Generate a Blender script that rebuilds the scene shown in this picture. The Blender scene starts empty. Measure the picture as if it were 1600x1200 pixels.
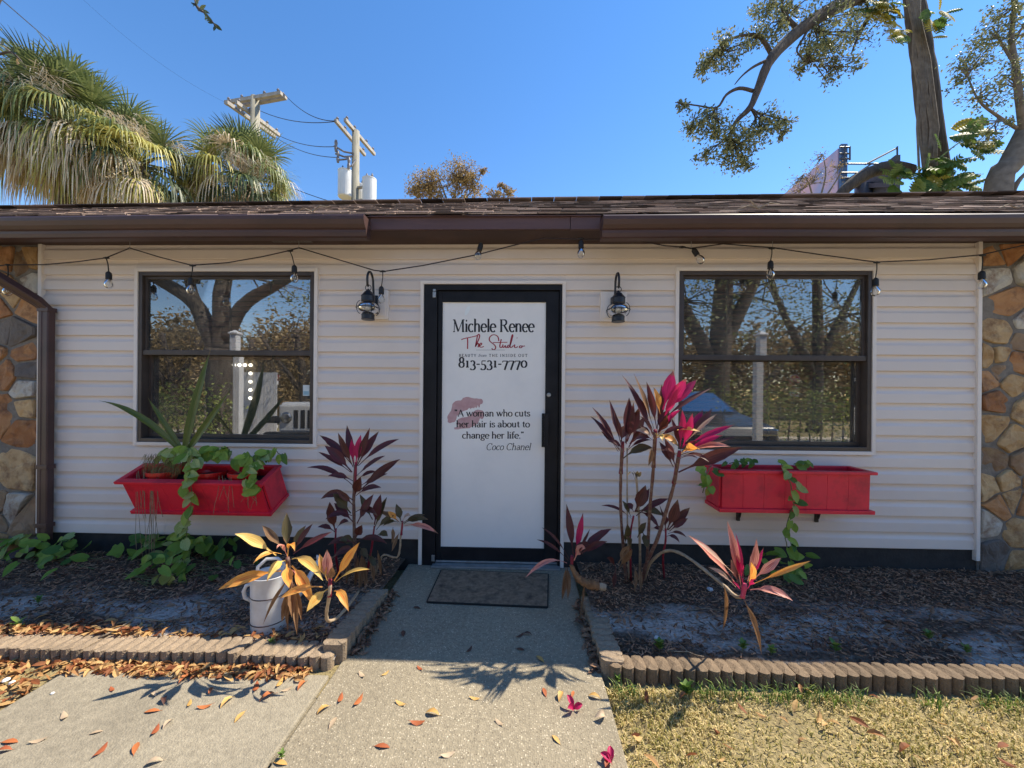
import bpy, bmesh, math, random
from mathutils import Vector, Matrix, noise
V = Vector
R = math.radians
rnd = random.Random(7)
U = rnd.uniform
sc = bpy.context.scene
COL = sc.collection

# ---------------------------------------------------------------- camera
CAM = V((0.0, -2.93, 1.29)); FPX = 600.0; HOR = 620.0
cd = bpy.data.cameras.new('camera'); cam = bpy.data.objects.new('camera', cd); COL.objects.link(cam)
cd.sensor_width = 36.0; cd.lens = FPX / 1600 * 36.0; cd.shift_y = (HOR - 600) / 1600.0
cd.clip_start = 0.05; cd.clip_end = 2000
CM = Matrix.Rotation(R(1.6), 3, 'Z') @ Matrix.Rotation(R(90), 3, 'X') @ Matrix.Rotation(R(0.5), 3, 'Z')
cam.matrix_world = Matrix.Translation(CAM) @ CM.to_4x4()
sc.camera = cam
# ---------------------------------------------------------------- sky, sun, exposure
SUN_EL, SUN_AZ = 52.0, 69.0          # azimuth from +Y (behind the building) towards +X
w = bpy.data.worlds.new('World'); sc.world = w; w.use_nodes = True
nt = w.node_tree; bg = nt.nodes['Background']
sky = nt.nodes.new('ShaderNodeTexSky'); sky.sky_type = 'NISHITA'; sky.sun_disc = False
sky.sun_elevation = R(SUN_EL); sky.sun_rotation = R(SUN_AZ); sky.air_density = 1.0; sky.dust_density = 0.0; sky.ozone_density = 3.0
hs = nt.nodes.new('ShaderNodeHueSaturation'); hs.inputs['Saturation'].default_value = 1.40
tint = nt.nodes.new('ShaderNodeMix'); tint.data_type = 'RGBA'; tint.blend_type = 'MULTIPLY'; tint.inputs[0].default_value = 1.0; tint.inputs[7].default_value = (1.17, .98, .88, 1)   # sky light alone tinted warmer, so the shade turns less blue
nt.links.new(sky.outputs[0], tint.inputs[6]); nt.links.new(tint.outputs[2], hs.inputs['Color']); nt.links.new(hs.outputs[0], bg.inputs[0]); bg.inputs[1].default_value = 0.13
sd = V((math.sin(R(SUN_AZ)) * math.cos(R(SUN_EL)), math.cos(R(SUN_AZ)) * math.cos(R(SUN_EL)), math.sin(R(SUN_EL))))
sl = bpy.data.lights.new('sun', 'SUN'); sun = bpy.data.objects.new('sun', sl); COL.objects.link(sun)
sl.energy = 3.9; sl.angle = R(0.55); sl.color = (1.0, 0.90, 0.74)
sun.rotation_euler = sd.to_track_quat('Z', 'Y').to_euler(); sun.location = sd * 30
sc.view_settings.view_transform = 'Standard'; sc.view_settings.look = 'None'
sc.view_settings.gamma = 1.0; sc.view_settings.use_curve_mapping = False
sc.view_settings.exposure = 1.14
sc.cycles.use_denoising = True
sc.cycles.max_bounces = 8; sc.cycles.transparent_max_bounces = 16

# ---------------------------------------------------------------- helpers
def ray(x, y):
    return CM @ V(((x - 800) / FPX, -(y - HOR) / FPX, -1.0))
def PY(x, y, Y=0.0):
    d = ray(x, y); return CAM + d * ((Y - CAM.y) / d.y)
def PZ(x, y, z=0.0):
    d = ray(x, y); return CAM + d * ((z - CAM.z) / d.z)
def RF(x, y, D):                      # point whose mirror image in the window glass shows at that pixel
    p = PY(x, y, D); return V((p.x, -D, p.z))
W = {}
def wmat(o): return W.get(o.name, Matrix.Identity(4))
def place(o, parent, world):
    if parent is not None:
        o.parent = parent; o.matrix_parent_inverse = wmat(parent).inverted()
    o.matrix_basis = world; W[o.name] = world
def tag(o, label=None, cat=None, group=None, kind=None):
    if label: o['label'] = label
    if cat: o['category'] = cat
    if group: o['group'] = group
    if kind: o['kind'] = kind
    return o
def thing(name, label, cat, loc=(0, 0, 0), group=None):
    o = bpy.data.objects.new(name, None); COL.objects.link(o); o.empty_display_size = 0.1
    place(o, None, Matrix.Translation(V(loc))); return tag(o, label, cat, group)
def inst(name, me, parent, world):
    o = bpy.data.objects.new(name, me); COL.objects.link(o); place(o, parent, world); return o

class MB:
    def __init__(s): s.v = []; s.f = []; s.uv = {}
    def add(s, vs, fs):
        k = len(s.v); s.v += [tuple(p) for p in vs]; s.f += [tuple(i + k for i in f) for f in fs]; return k
    def box(s, a, b, m=None):
        x0, y0, z0 = a; x1, y1, z1 = b
        vs = [V(p) for p in ((x0,y0,z0),(x1,y0,z0),(x1,y1,z0),(x0,y1,z0),(x0,y0,z1),(x1,y0,z1),(x1,y1,z1),(x0,y1,z1))]
        if m: vs = [m @ p for p in vs]
        s.add(vs, [(0,3,2,1),(4,5,6,7),(0,1,5,4),(1,2,6,5),(2,3,7,6),(3,0,4,7)]); return s
    def beam(s, p, q, w, h, up=(0, 0, 1)):
        p = V(p); q = V(q); t = (q - p).normalized(); u = V(up)
        if abs(t.dot(u)) > .98: u = V((0, 1, 0))
        a = t.cross(u).normalized() * w / 2; b = a.cross(t).normalized() * h / 2
        vs = [p-a-b, p+a-b, p+a+b, p-a+b, q-a-b, q+a-b, q+a+b, q-a+b]
        s.add(vs, [(0,1,2,3),(7,6,5,4),(0,4,5,1),(1,5,6,2),(2,6,7,3),(3,7,4,0)]); return s
    def tube(s, pts, r, n=8, caps=True):
        pts = [V(p) for p in pts]; m = len(pts)
        rs = r if isinstance(r, (list, tuple)) else [r] * m
        t0 = (pts[1] - pts[0]).normalized(); u = t0.orthogonal().normalized(); vs = []
        for i, p in enumerate(pts):
            t = (pts[min(i+1, m-1)] - pts[max(i-1, 0)]).normalized()
            u = (u - t * u.dot(t))
            u = u.normalized() if u.length > 1e-6 else t.orthogonal().normalized()
            b = t.cross(u)
            for k in range(n):
                a = 2 * math.pi * k / n; vs.append(p + (u * math.cos(a) + b * math.sin(a)) * rs[i])
        fs = [(i*n+k, i*n+(k+1) % n, (i+1)*n+(k+1) % n, (i+1)*n+k) for i in range(m-1) for k in range(n)]
        if caps: fs += [tuple(range(n))[::-1], tuple((m-1)*n+k for k in range(n))]
        s.add(vs, fs); return s
    def lathe(s, prof, n=24, m=None, caps=True):
        vs = []
        for r, z in prof:
            for k in range(n):
                a = 2*math.pi*k/n; p = V((r*math.cos(a), r*math.sin(a), z)); vs.append(m @ p if m else p)
        c = len(prof)
        fs = [(i*n+k, i*n+(k+1) % n, (i+1)*n+(k+1) % n, (i+1)*n+k) for i in range(c-1) for k in range(n)]
        if caps: fs += [tuple(range(n))[::-1], tuple((c-1)*n+k for k in range(n))]
        s.add(vs, fs); return s
    def prism(s, out, f0, f1):       # outline list of 2-D points, f0/f1 map (a,b)->3-D
        n = len(out); vs = [f0(*p) for p in out] + [f1(*p) for p in out]
        s.add(vs, [tuple(range(n))[::-1], tuple(range(n, 2*n))] + [(i, (i+1) % n, n+(i+1) % n, n+i) for i in range(n)]); return s
    def torus(s, c, R_, r, ax=(0, 0, 1), n=24, m=6):
        q = V((0, 0, 1)).rotation_difference(V(ax)); c = V(c); vs = []
        for i in range(n):
            a = 2*math.pi*i/n
            for k in range(m):
                b = 2*math.pi*k/m; rr = R_ + r*math.cos(b)
                vs.append(c + q @ V((rr*math.cos(a), rr*math.sin(a), r*math.sin(b))))
        s.add(vs, [(i*m+k, ((i+1) % n)*m+k, ((i+1) % n)*m+(k+1) % m, i*m+(k+1) % m) for i in range(n) for k in range(m)]); return s
    def mesh(s, name, mat, smooth=False, bevel=0):
        me = bpy.data.meshes.new(name); me.from_pydata(s.v, [], s.f)
        if bevel:
            bm = bmesh.new(); bm.from_mesh(me)
            es = [e for e in bm.edges if len(e.link_faces) == 2 and e.calc_face_angle() > .5]
            bmesh.ops.bevel(bm, geom=es, offset=bevel, segments=2, affect='EDGES', profile=.6)
            bm.to_mesh(me); bm.free()
        if mat: me.materials.append(mat)
        if smooth: me.polygons.foreach_set('use_smooth', [True] * len(me.polygons))
        me.update(); return me
    def build(s, name, mat, parent=None, smooth=False, bevel=0, world=None):
        return inst(name, s.mesh(name, mat, smooth, bevel), parent, world or Matrix.Identity(4))

def link(nt, a, b): nt.links.new(a, b)
MATS = {}
def mat(name, c1, c2=None, rough=.6, scale=6., bump=0., bscale=60., metal=0., rand=0., isl=0., transl=0., spec=.5,
        stretch=(1, 1, 1), dirt=None, dirtscale=2., dirtamt=.5, uvstripe=None, detail=6., coat=0.):
    if name in MATS: return MATS[name]
    m = bpy.data.materials.new(name); m.use_nodes = True; t = m.node_tree; N = t.nodes
    p = N['Principled BSDF']; out = N['Material Output']
    if c2 is None: c2 = tuple(min(1, c * 1.25) for c in c1); c1 = tuple(c * .8 for c in c1)
    tc = N.new('ShaderNodeTexCoord'); mp = N.new('ShaderNodeMapping'); mp.inputs['Scale'].default_value = stretch
    link(t, tc.outputs['Object'], mp.inputs[0])
    nz = N.new('ShaderNodeTexNoise'); nz.inputs['Scale'].default_value = scale; nz.inputs['Detail'].default_value = detail
    link(t, mp.outputs[0], nz.inputs['Vector'])
    cr = N.new('ShaderNodeValToRGB'); cr.color_ramp.elements[0].position = .3; cr.color_ramp.elements[1].position = .7
    cr.color_ramp.elements[0].color = (*c1, 1); cr.color_ramp.elements[1].color = (*c2, 1)
    fac = nz.outputs['Fac']
    if isl or rand:
        if isl: g = N.new('ShaderNodeNewGeometry'); ro = g.outputs['Random Per Island']; amt = isl
        else: g = N.new('ShaderNodeObjectInfo'); ro = g.outputs['Random']; amt = rand
        mx = N.new('ShaderNodeMix'); mx.inputs[0].default_value = min(1, amt)
        link(t, fac, mx.inputs[2]); link(t, ro, mx.inputs[3]); fac = mx.outputs[0]
    link(t, fac, cr.inputs[0]); col = cr.outputs[0]
    if uvstripe:                       # fine veins along a leaf (UV: u across, v along)
        uv = N.new('ShaderNodeUVMap'); m2 = N.new('ShaderNodeMapping'); m2.inputs['Scale'].default_value = (14, 1.6, 1)
        link(t, uv.outputs[0], m2.inputs[0])
        n2 = N.new('ShaderNodeTexNoise'); n2.inputs['Scale'].default_value = 1.6; n2.inputs['Detail'].default_value = 4
        link(t, m2.outputs[0], n2.inputs['Vector'])
        r2 = N.new('ShaderNodeMapRange'); r2.inputs[1].default_value = .42; r2.inputs[2].default_value = .62
        link(t, n2.outputs['Fac'], r2.inputs[0])
        mx = N.new('ShaderNodeMix'); mx.data_type = 'RGBA'; mx.inputs[7].default_value = (*uvstripe, 1)
        link(t, r2.outputs[0], mx.inputs[0]); link(t, col, mx.inputs[6]); col = mx.outputs[2]
        sx_ = N.new('ShaderNodeSeparateXYZ'); link(t, uv.outputs[0], sx_.inputs[0])          # scorched tips and margins
        nq = N.new('ShaderNodeTexNoise'); nq.inputs['Scale'].default_value = 5; nq.inputs['Detail'].default_value = 5; link(t, tc.outputs['Object'], nq.inputs['Vector'])
        nq.inputs['Scale'].default_value = 18
        ab = N.new('ShaderNodeMath'); ab.operation = 'MULTIPLY_ADD'; ab.inputs[1].default_value = .55; link(t, nq.outputs['Fac'], ab.inputs[0]); link(t, sx_.outputs[1], ab.inputs[2])
        rq = N.new('ShaderNodeMapRange'); rq.inputs[1].default_value = 1.16; rq.inputs[2].default_value = 1.26; rq.inputs[4].default_value = .8; link(t, ab.outputs[0], rq.inputs[0])
        mq = N.new('ShaderNodeMix'); mq.data_type = 'RGBA'; mq.inputs[7].default_value = (.22, .12, .06, 1)
        link(t, rq.outputs[0], mq.inputs[0]); link(t, col, mq.inputs[6]); col = mq.outputs[2]
    if dirt:
        n3 = N.new('ShaderNodeTexNoise'); n3.inputs['Scale'].default_value = dirtscale; n3.inputs['Detail'].default_value = 8
        n3.inputs['Roughness'].default_value = .65
        link(t, tc.outputs['Object'], n3.inputs['Vector'])
        r3 = N.new('ShaderNodeMapRange'); r3.inputs[1].default_value = .48; r3.inputs[2].default_value = .72; r3.inputs[4].default_value = dirtamt
        link(t, n3.outputs['Fac'], r3.inputs[0])
        mx = N.new('ShaderNodeMix'); mx.data_type = 'RGBA'; mx.inputs[7].default_value = (*dirt, 1)
        link(t, r3.outputs[0], mx.inputs[0]); link(t, col, mx.inputs[6]); col = mx.outputs[2]
    link(t, col, p.inputs['Base Color']); p.inputs['Roughness'].default_value = rough; p.inputs['Metallic'].default_value = metal
    p.inputs['Specular IOR Level'].default_value = spec; p.inputs['Coat Weight'].default_value = coat
    if bump:
        nb = N.new('ShaderNodeTexNoise'); nb.inputs['Scale'].default_value = bscale; nb.inputs['Detail'].default_value = 5
        link(t, mp.outputs[0], nb.inputs['Vector'])
        b = N.new('ShaderNodeBump'); b.inputs['Strength'].default_value = bump; b.inputs['Distance'].default_value = .01
        link(t, nb.outputs['Fac'], b.inputs['Height']); link(t, b.outputs[0], p.inputs['Normal'])
    if transl:
        tr = N.new('ShaderNodeBsdfTranslucent'); link(t, col, tr.inputs[0])
        ms = N.new('ShaderNodeMixShader'); ms.inputs[0].default_value = transl
        link(t, p.outputs[0], ms.inputs[1]); link(t, tr.outputs[0], ms.inputs[2]); link(t, ms.outputs[0], out.inputs[0])
    MATS[name] = m; return m

def glass_mat(name, refl=.06, tint=(1, 1, 1), rough=0.0, ior=1.5, dust=0.):
    m = bpy.data.materials.new(name); m.use_nodes = True; t = m.node_tree; N = t.nodes; out = N['Material Output']
    N.remove(N['Principled BSDF'])
    tr = N.new('ShaderNodeBsdfTransparent'); tr.inputs[0].default_value = (*tint, 1)
    gl = N.new('ShaderNodeBsdfGlossy'); gl.inputs['Roughness'].default_value = rough
    fr = N.new('ShaderNodeFresnel'); fr.inputs[0].default_value = ior
    ad = N.new('ShaderNodeMath'); ad.operation = 'ADD'; ad.use_clamp = True; ad.inputs[1].default_value = refl
    link(t, fr.outputs[0], ad.inputs[0])
    ms = N.new('ShaderNodeMixShader'); link(t, ad.outputs[0], ms.inputs[0])
    link(t, tr.outputs[0], ms.inputs[1]); link(t, gl.outputs[0], ms.inputs[2]); fin = ms.outputs[0]
    if dust:                             # thin film of dust on the pane
        df = N.new('ShaderNodeBsdfDiffuse'); df.inputs[0].default_value = (.7, .66, .58, 1); tc = N.new('ShaderNodeTexCoord'); nz = N.new('ShaderNodeTexNoise'); nz.inputs['Scale'].default_value = 3.; nz.inputs['Detail'].default_value = 6; link(t, tc.outputs['Object'], nz.inputs['Vector'])
        mr = N.new('ShaderNodeMapRange'); mr.inputs[1].default_value = .3; mr.inputs[2].default_value = .75; mr.inputs[3].default_value = dust*.5; mr.inputs[4].default_value = dust*2; link(t, nz.outputs['Fac'], mr.inputs[0])
        m2 = N.new('ShaderNodeMixShader'); link(t, mr.outputs[0], m2.inputs[0]); link(t, fin, m2.inputs[1]); link(t, df.outputs[0], m2.inputs[2]); fin = m2.outputs[0]
    link(t, fin, out.inputs[0])
    return m
def emit_mat(name, col, strength):
    m = bpy.data.materials.new(name); m.use_nodes = True; t = m.node_tree; N = t.nodes
    p = N['Principled BSDF']; p.inputs['Base Color'].default_value = (*col, 1)
    p.inputs['Emission Color'].default_value = (*col, 1); p.inputs['Emission Strength'].default_value = strength
    return m

def concrete_mat(name, base, dark, light, pebble=110., pdens=.5, stain=(.16, .15, .13)):
    m = bpy.data.materials.new(name); m.use_nodes = True; t = m.node_tree; N = t.nodes; p = N['Principled BSDF']
    tc = N.new('ShaderNodeTexCoord')
    vo = N.new('ShaderNodeTexVoronoi'); vo.inputs['Scale'].default_value = pebble; vo.inputs['Randomness'].default_value = 1
    link(t, tc.outputs['Object'], vo.inputs['Vector'])
    sep = N.new('ShaderNodeSeparateColor'); link(t, vo.outputs['Color'], sep.inputs[0])
    cr = N.new('ShaderNodeValToRGB'); e = cr.color_ramp.elements
    e[0].position = 0; e[0].color = (*dark, 1); e[1].position = 1; e[1].color = (*light, 1)
    k = e.new(.35); k.color = (*base, 1); k = e.new(1 - pdens * .5); k.color = (*base, 1)
    link(t, sep.outputs[0], cr.inputs[0])
    # cement matrix between pebbles
    r0 = N.new('ShaderNodeMapRange'); r0.inputs[1].default_value = .0035 * 110 / pebble * 100; r0.inputs[2].default_value = .0055 * 110 / pebble * 100
    link(t, vo.outputs['Distance'], r0.inputs[0])
    mx = N.new('ShaderNodeMix'); mx.data_type = 'RGBA'; mx.inputs[7].default_value = (*base, 1)
    link(t, r0.outputs[0], mx.inputs[0]); link(t, cr.outputs[0], mx.inputs[6])
    n3 = N.new('ShaderNodeTexNoise'); n3.inputs['Scale'].default_value = 1.7; n3.inputs['Detail'].default_value = 9; n3.inputs['Roughness'].default_value = .65
    link(t, tc.outputs['Object'], n3.inputs['Vector'])
    r3 = N.new('ShaderNodeMapRange'); r3.inputs[1].default_value = .45; r3.inputs[2].default_value = .75; r3.inputs[4].default_value = .85
    link(t, n3.outputs['Fac'], r3.inputs[0])
    m2 = N.new('ShaderNodeMix'); m2.data_type = 'RGBA'; m2.inputs[7].default_value = (*stain, 1)
    link(t, r3.outputs[0], m2.inputs[0]); link(t, mx.outputs[2], m2.inputs[6])
    n4 = N.new('ShaderNodeTexNoise'); n4.inputs['Scale'].default_value = 45; n4.inputs['Detail'].default_value = 6
    link(t, tc.outputs['Object'], n4.inputs['Vector'])
    r4 = N.new('ShaderNodeMapRange'); r4.inputs[3].default_value = .6; r4.inputs[4].default_value = 1.35
    link(t, n4.outputs['Fac'], r4.inputs[0])
    m3 = N.new('ShaderNodeMix'); m3.data_type = 'RGBA'; m3.blend_type = 'MULTIPLY'; m3.inputs[0].default_value = 1
    link(t, m2.outputs[2], m3.inputs[6]); link(t, r4.outputs[0], m3.inputs[7])
    link(t, m3.outputs[2], p.inputs['Base Color']); p.inputs['Roughness'].default_value = .88; p.inputs['Specular IOR Level'].default_value = .25
    b = N.new('ShaderNodeBump'); b.inputs['Strength'].default_value = .55; b.inputs['Distance'].default_value = .004; b.invert = True
    link(t, vo.outputs['Distance'], b.inputs['Height']); link(t, b.outputs[0], p.inputs['Normal'])  # the deepest green is mixed at random among the fronds
    MATS[name] = m; return m

# ---------------------------------------------------------------- materials
SIDING = mat('vinyl_siding', (.71, .615, .54), (.78, .685, .605), rough=.55, scale=1.2, bump=.03, bscale=25, stretch=(.3, 1, 1), dirt=(.60, .51, .43), dirtscale=.9, dirtamt=.45, rand=.35)
TRIM = mat('vinyl_trim', (.78, .69, .61), (.83, .745, .66), rough=.5, scale=3, dirt=(.60, .52, .45), dirtscale=3, dirtamt=.4)
BRONZE = mat('bronze_aluminium', (.045, .032, .026), (.075, .055, .044), rough=.42, scale=9, spec=.5)
BLACKAL = mat('black_aluminium', (.010, .010, .012), (.018, .018, .020), rough=.5, scale=9, spec=.2)
GUTTER = mat('brown_gutter_paint', (.055, .026, .022), (.085, .042, .036), rough=.45, scale=3, stretch=(.4, 1, 2), dirt=(.035, .02, .018), dirtscale=3)
SOFFIT = mat('brown_soffit_paint', (.05, .027, .023), (.075, .04, .034), rough=.7, scale=5)
FASCIA = mat('brown_fascia_wood', (.075, .038, .034), (.12, .062, .055), rough=.6, scale=5, stretch=(.3, 1, 3), bump=.15, bscale=30)
FOUND = mat('dark_foundation_paint', (.018, .016, .015), (.035, .032, .03), rough=.85, scale=12, bump=.3)
SHING = mat('brown_asphalt_shingle', (.085, .062, .05), (.42, .31, .25), rough=.95, scale=60, isl=.72, bump=.4, bscale=220, spec=.1)
MORTAR = mat('grey_mortar', (.16, .14, .115), (.24, .21, .175), rough=.95, scale=30, bump=.5, bscale=90)
STONES = [mat('fieldstone_tan', (.36, .20, .075), (.56, .39, .20), rough=.85, scale=14, bump=1., bscale=34, dirt=(.17, .08, .035), dirtscale=11, dirtamt=.95, rand=.3),
          mat('fieldstone_rust', (.32, .13, .045), (.50, .27, .12), rough=.85, scale=10, bump=1., bscale=32, dirt=(.11, .045, .025), dirtscale=9, dirtamt=.95, rand=.3),
          mat('fieldstone_grey', (.12, .10, .085), (.24, .20, .165), rough=.85, scale=12, bump=1., bscale=36, dirt=(.06, .05, .045), dirtscale=6, dirtamt=.8, rand=.3),
          mat('fieldstone_pale', (.38, .34, .28), (.55, .51, .43), rough=.85, scale=12, bump=1., bscale=32, dirt=(.17, .085, .05), dirtscale=10, dirtamt=1., rand=.3),
          mat('fieldstone_brown', (.17, .10, .055), (.32, .21, .125), rough=.85, scale=12, bump=1., bscale=36, dirt=(.33, .24, .13), dirtscale=8, dirtamt=.8, rand=.3)]
DOORFILM = mat('white_door_film', (.84, .80, .74), (.89, .85, .79), rough=.30, scale=1.6, spec=.4, dirt=(.74, .72, .68), dirtscale=2.5)
BLACKINK = mat('black_vinyl_lettering', (.008, .008, .010), rough=.5)
GREYINK = mat('grey_vinyl_lettering', (.16, .16, .18), rough=.5)
REDINK = mat('red_vinyl_lettering', (.35, .012, .025), rough=.5)
PINKINK = mat('pink_kiss_print', (.50, .27, .27), (.58, .36, .35), rough=.5, scale=30)
ALU = mat('worn_aluminium', (.30, .30, .29), (.45, .45, .44), rough=.4, scale=20, metal=.6)
REDPAINT = mat('red_painted_wood', (.70, .014, .040), (.78, .024, .056), rough=.45, scale=4, stretch=(1, 1, .3), bump=.12, bscale=40, dirt=(.33, .012, .03), dirtscale=5, dirtamt=.8)
REDPLASTIC = mat('bright_red_plastic', (.55, .012, .012), (.62, .02, .02), rough=.3)
BLACKIRON = mat('black_iron', (.010, .010, .013), (.02, .02, .024), rough=.4, scale=30)
RUBBER = mat('black_rubber', (.012, .011, .011), (.022, .02, .02), rough=.65)
CORDM = mat('dark_cord', (.018, .010, .010), (.035, .02, .02), rough=.6)
WINGLASS = glass_mat('window_glass', refl=.20, tint=(.84, .85, .84), dust=.035)
BULBGLASS = glass_mat('bulb_glass', refl=.03, tint=(.97, .96, .93))
GLOBEGLASS = glass_mat('seeded_lantern_glass', refl=.13, tint=(.82, .80, .76), rough=.08)
FILAM = mat('bulb_filament', (.55, .5, .42), rough=.4, metal=.3)
BLIND = mat('brown_wood_blind', (.36, .15, .09), (.46, .22, .14), rough=.5, scale=10, stretch=(.2, 1, 2))
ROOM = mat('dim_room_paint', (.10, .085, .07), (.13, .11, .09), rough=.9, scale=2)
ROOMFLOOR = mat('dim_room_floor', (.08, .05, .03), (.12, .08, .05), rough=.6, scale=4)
WALKC = concrete_mat('exposed_aggregate_concrete', (.285, .243, .17), (.14, .112, .08), (.62, .54, .40), 135, .7, stain=(.19, .163, .117))
SLABC = concrete_mat('worn_concrete', (.30, .262, .192), (.20, .175, .13), (.50, .44, .33), 160, .4, stain=(.21, .184, .137))
EDGEC = concrete_mat('tan_edging_concrete', (.31, .235, .16), (.13, .095, .065), (.48, .39, .28), 150, .5, stain=(.15, .115, .08))
ASPH = mat('pale_bounce_paving', (.50, .43, .33), (.58, .51, .40), rough=.9, scale=30, dirt=(.33, .28, .22), dirtscale=.6)  # lot colour lightened to bounce warm sunlight onto the wall
# ================================================================ ground
def ground_mat():
    m = bpy.data.materials.new('dry_ground'); m.use_nodes = True; t = m.node_tree; N = t.nodes; p = N['Principled BSDF']
    tc = N.new('ShaderNodeTexCoord')
    a = N.new('ShaderNodeTexNoise'); a.inputs['Scale'].default_value = 3.5; a.inputs['Detail'].default_value = 8
    b = N.new('ShaderNodeTexNoise'); b.inputs['Scale'].default_value = 70; b.inputs['Detail'].default_value = 6
    for n in (a, b): link(t, tc.outputs['Object'], n.inputs['Vector'])
    cr = N.new('ShaderNodeValToRGB'); e = cr.color_ramp.elements
    e[0].position = .32; e[0].color = (.17, .135, .08, 1); e[1].position = .7; e[1].color = (.42, .33, .19, 1)
    k = e.new(.5); k.color = (.27, .22, .11, 1)
    mx = N.new('ShaderNodeMix'); mx.inputs[0].default_value = .55
    link(t, a.outputs['Fac'], mx.inputs[2]); link(t, b.outputs['Fac'], mx.inputs[3]); link(t, mx.outputs[0], cr.inputs[0])
    link(t, cr.outputs[0], p.inputs['Base Color']); p.inputs['Roughness'].default_value = .95; p.inputs['Specular IOR Level'].default_value = .1
    bp = N.new('ShaderNodeBump'); bp.inputs['Strength'].default_value = .8; bp.inputs['Distance'].default_value = .02
    link(t, b.outputs['Fac'], bp.inputs['Height']); link(t, bp.outputs[0], p.inputs['Normal']); return m
def bed_mat():
    m = bpy.data.materials.new('mulch_and_sand'); m.use_nodes = True; t = m.node_tree; N = t.nodes; p = N['Principled BSDF']
    tc = N.new('ShaderNodeTexCoord'); mp = N.new('ShaderNodeMapping'); mp.inputs['Scale'].default_value = (1.1, 2.6, 1)
    link(t, tc.outputs['Object'], mp.inputs[0])
    a = N.new('ShaderNodeTexNoise'); a.inputs['Scale'].default_value = 1.25; a.inputs['Detail'].default_value = 9; a.inputs['Roughness'].default_value = .62
    link(t, mp.outputs[0], a.inputs['Vector'])
    b = N.new('ShaderNodeTexNoise'); b.inputs['Scale'].default_value = 55; b.inputs['Detail'].default_value = 7
    link(t, tc.outputs['Object'], b.inputs['Vector'])
    c1 = N.new('ShaderNodeValToRGB'); e = c1.color_ramp.elements
    e[0].position = .3; e[0].color = (.06, .043, .032, 1); e[1].position = .72; e[1].color = (.20, .14, .10, 1)
    link(t, b.outputs['Fac'], c1.inputs[0])
    c2 = N.new('ShaderNodeValToRGB'); e = c2.color_ramp.elements
    e[0].position = .3; e[0].color = (.28, .255, .22, 1); e[1].position = .7; e[1].color = (.62, .57, .51, 1)
    link(t, b.outputs['Fac'], c2.inputs[0])
    r = N.new('ShaderNodeMapRange'); r.inputs[1].default_value = .46; r.inputs[2].default_value = .58; link(t, a.outputs['Fac'], r.inputs[0])
    # sand lies in the outer half of the bed, away from the house
    sp = N.new('ShaderNodeSeparateXYZ'); link(t, tc.outputs['Object'], sp.inputs[0])
    r2 = N.new('ShaderNodeMapRange'); r2.inputs[1].default_value = -.45; r2.inputs[2].default_value = -.66; link(t, sp.outputs['Y'], r2.inputs[0])
    mu = N.new('ShaderNodeMath'); mu.operation = 'MULTIPLY'; link(t, r.outputs[0], mu.inputs[0]); link(t, r2.outputs[0], mu.inputs[1])
    mx = N.new('ShaderNodeMix'); mx.data_type = 'RGBA'; link(t, mu.outputs[0], mx.inputs[0]); link(t, c1.outputs[0], mx.inputs[6]); link(t, c2.outputs[0], mx.inputs[7])
    link(t, mx.outputs[2], p.inputs['Base Color']); p.inputs['Roughness'].default_value = .95; p.inputs['Specular IOR Level'].default_value = .1
    bp = N.new('ShaderNodeBump'); bp.inputs['Strength'].default_value = 1.; bp.inputs['Distance'].default_value = .03
    link(t, b.outputs['Fac'], bp.inputs['Height']); link(t, bp.outputs[0], p.inputs['Normal']); return m
GROUND = ground_mat(); BED = bed_mat()
g = MB(); S_ = 600.
g.add([(-S_, -S_, -.05), (S_, -S_, -.05), (S_, S_, -.05), (-S_, S_, -.05)], [(0, 1, 2, 3)])
tag(g.build('ground', GROUND), kind='structure')
def sheet(name, x0, x1, y0, y1, zf, m, nx, ny, skirt=.08):
    b = MB(); vs = []; fs = []
    for j in range(ny + 1):
        for i in range(nx + 1):
            x = x0 + (x1 - x0) * i / nx; y = y0 + (y1 - y0) * j / ny
            vs.append((x, y, zf(x, y)))
    for j in range(ny):
        for i in range(nx):
            a = j * (nx + 1) + i; fs.append((a, a + 1, a + nx + 2, a + nx + 1))
    b.add(vs, fs); o = b.build(name, m, smooth=True); return tag(o, kind='structure')
def bedz(x, y):
    e = min(1, max(0, (y + 1.16) / .12))
    return .012 + .030 * e + .022 * noise.noise(V((x * 2.1, y * 2.6, 3))) + .009 * noise.noise(V((x * 9, y * 9, 1)))
WX0, WX1 = -.865, .38                       # walkway edges
EL, ER = WX0 - .075, WX1 + .085             # inner faces of the planting beds
sheet('mulch_bed_left', -5.4, EL + .05, -1.12, .06, bedz, BED, 90, 24)
sheet('mulch_bed_right', ER - .05, 5.4, -1.14, .06, bedz, BED, 90, 24)
def lawnz(x, y): return -.022 + .012 * noise.noise(V((x * 1.7, y * 1.7, 0)))
sheet('lawn', WX1 + .004, 6.0, -3.6, -1.1, lawnz, GROUND, 60, 30)
sheet('leafy_verge', -6.0, -2.05, -3.6, -1.08, lawnz, GROUND, 50, 30)
sheet('path_verge', -2.2, WX0 - .004, -1.30, -1.08, lambda x, y: -.012 + .006 * noise.noise(V((x * 3, y * 3, 0))), GROUND, 30, 6)
b = MB(); b.box((WX0, -3.5, -.12), (WX1, .02, 0.0)); tag(b.build('walkway', WALKC, bevel=.006), kind='structure')
b = MB(); b.box((-2.10, -3.5, -.12), (WX0 - .012, -1.19, .006)); tag(b.build('concrete_pad', SLABC, bevel=.008), kind='structure')
b = MB(); b.add([(-60, -11, -.046), (60, -11, -.046), (60, -3.55, -.046), (-60, -3.55, -.046)], [(0, 1, 2, 3)]); tag(b.build('parking_lot', ASPH), kind='structure')

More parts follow.
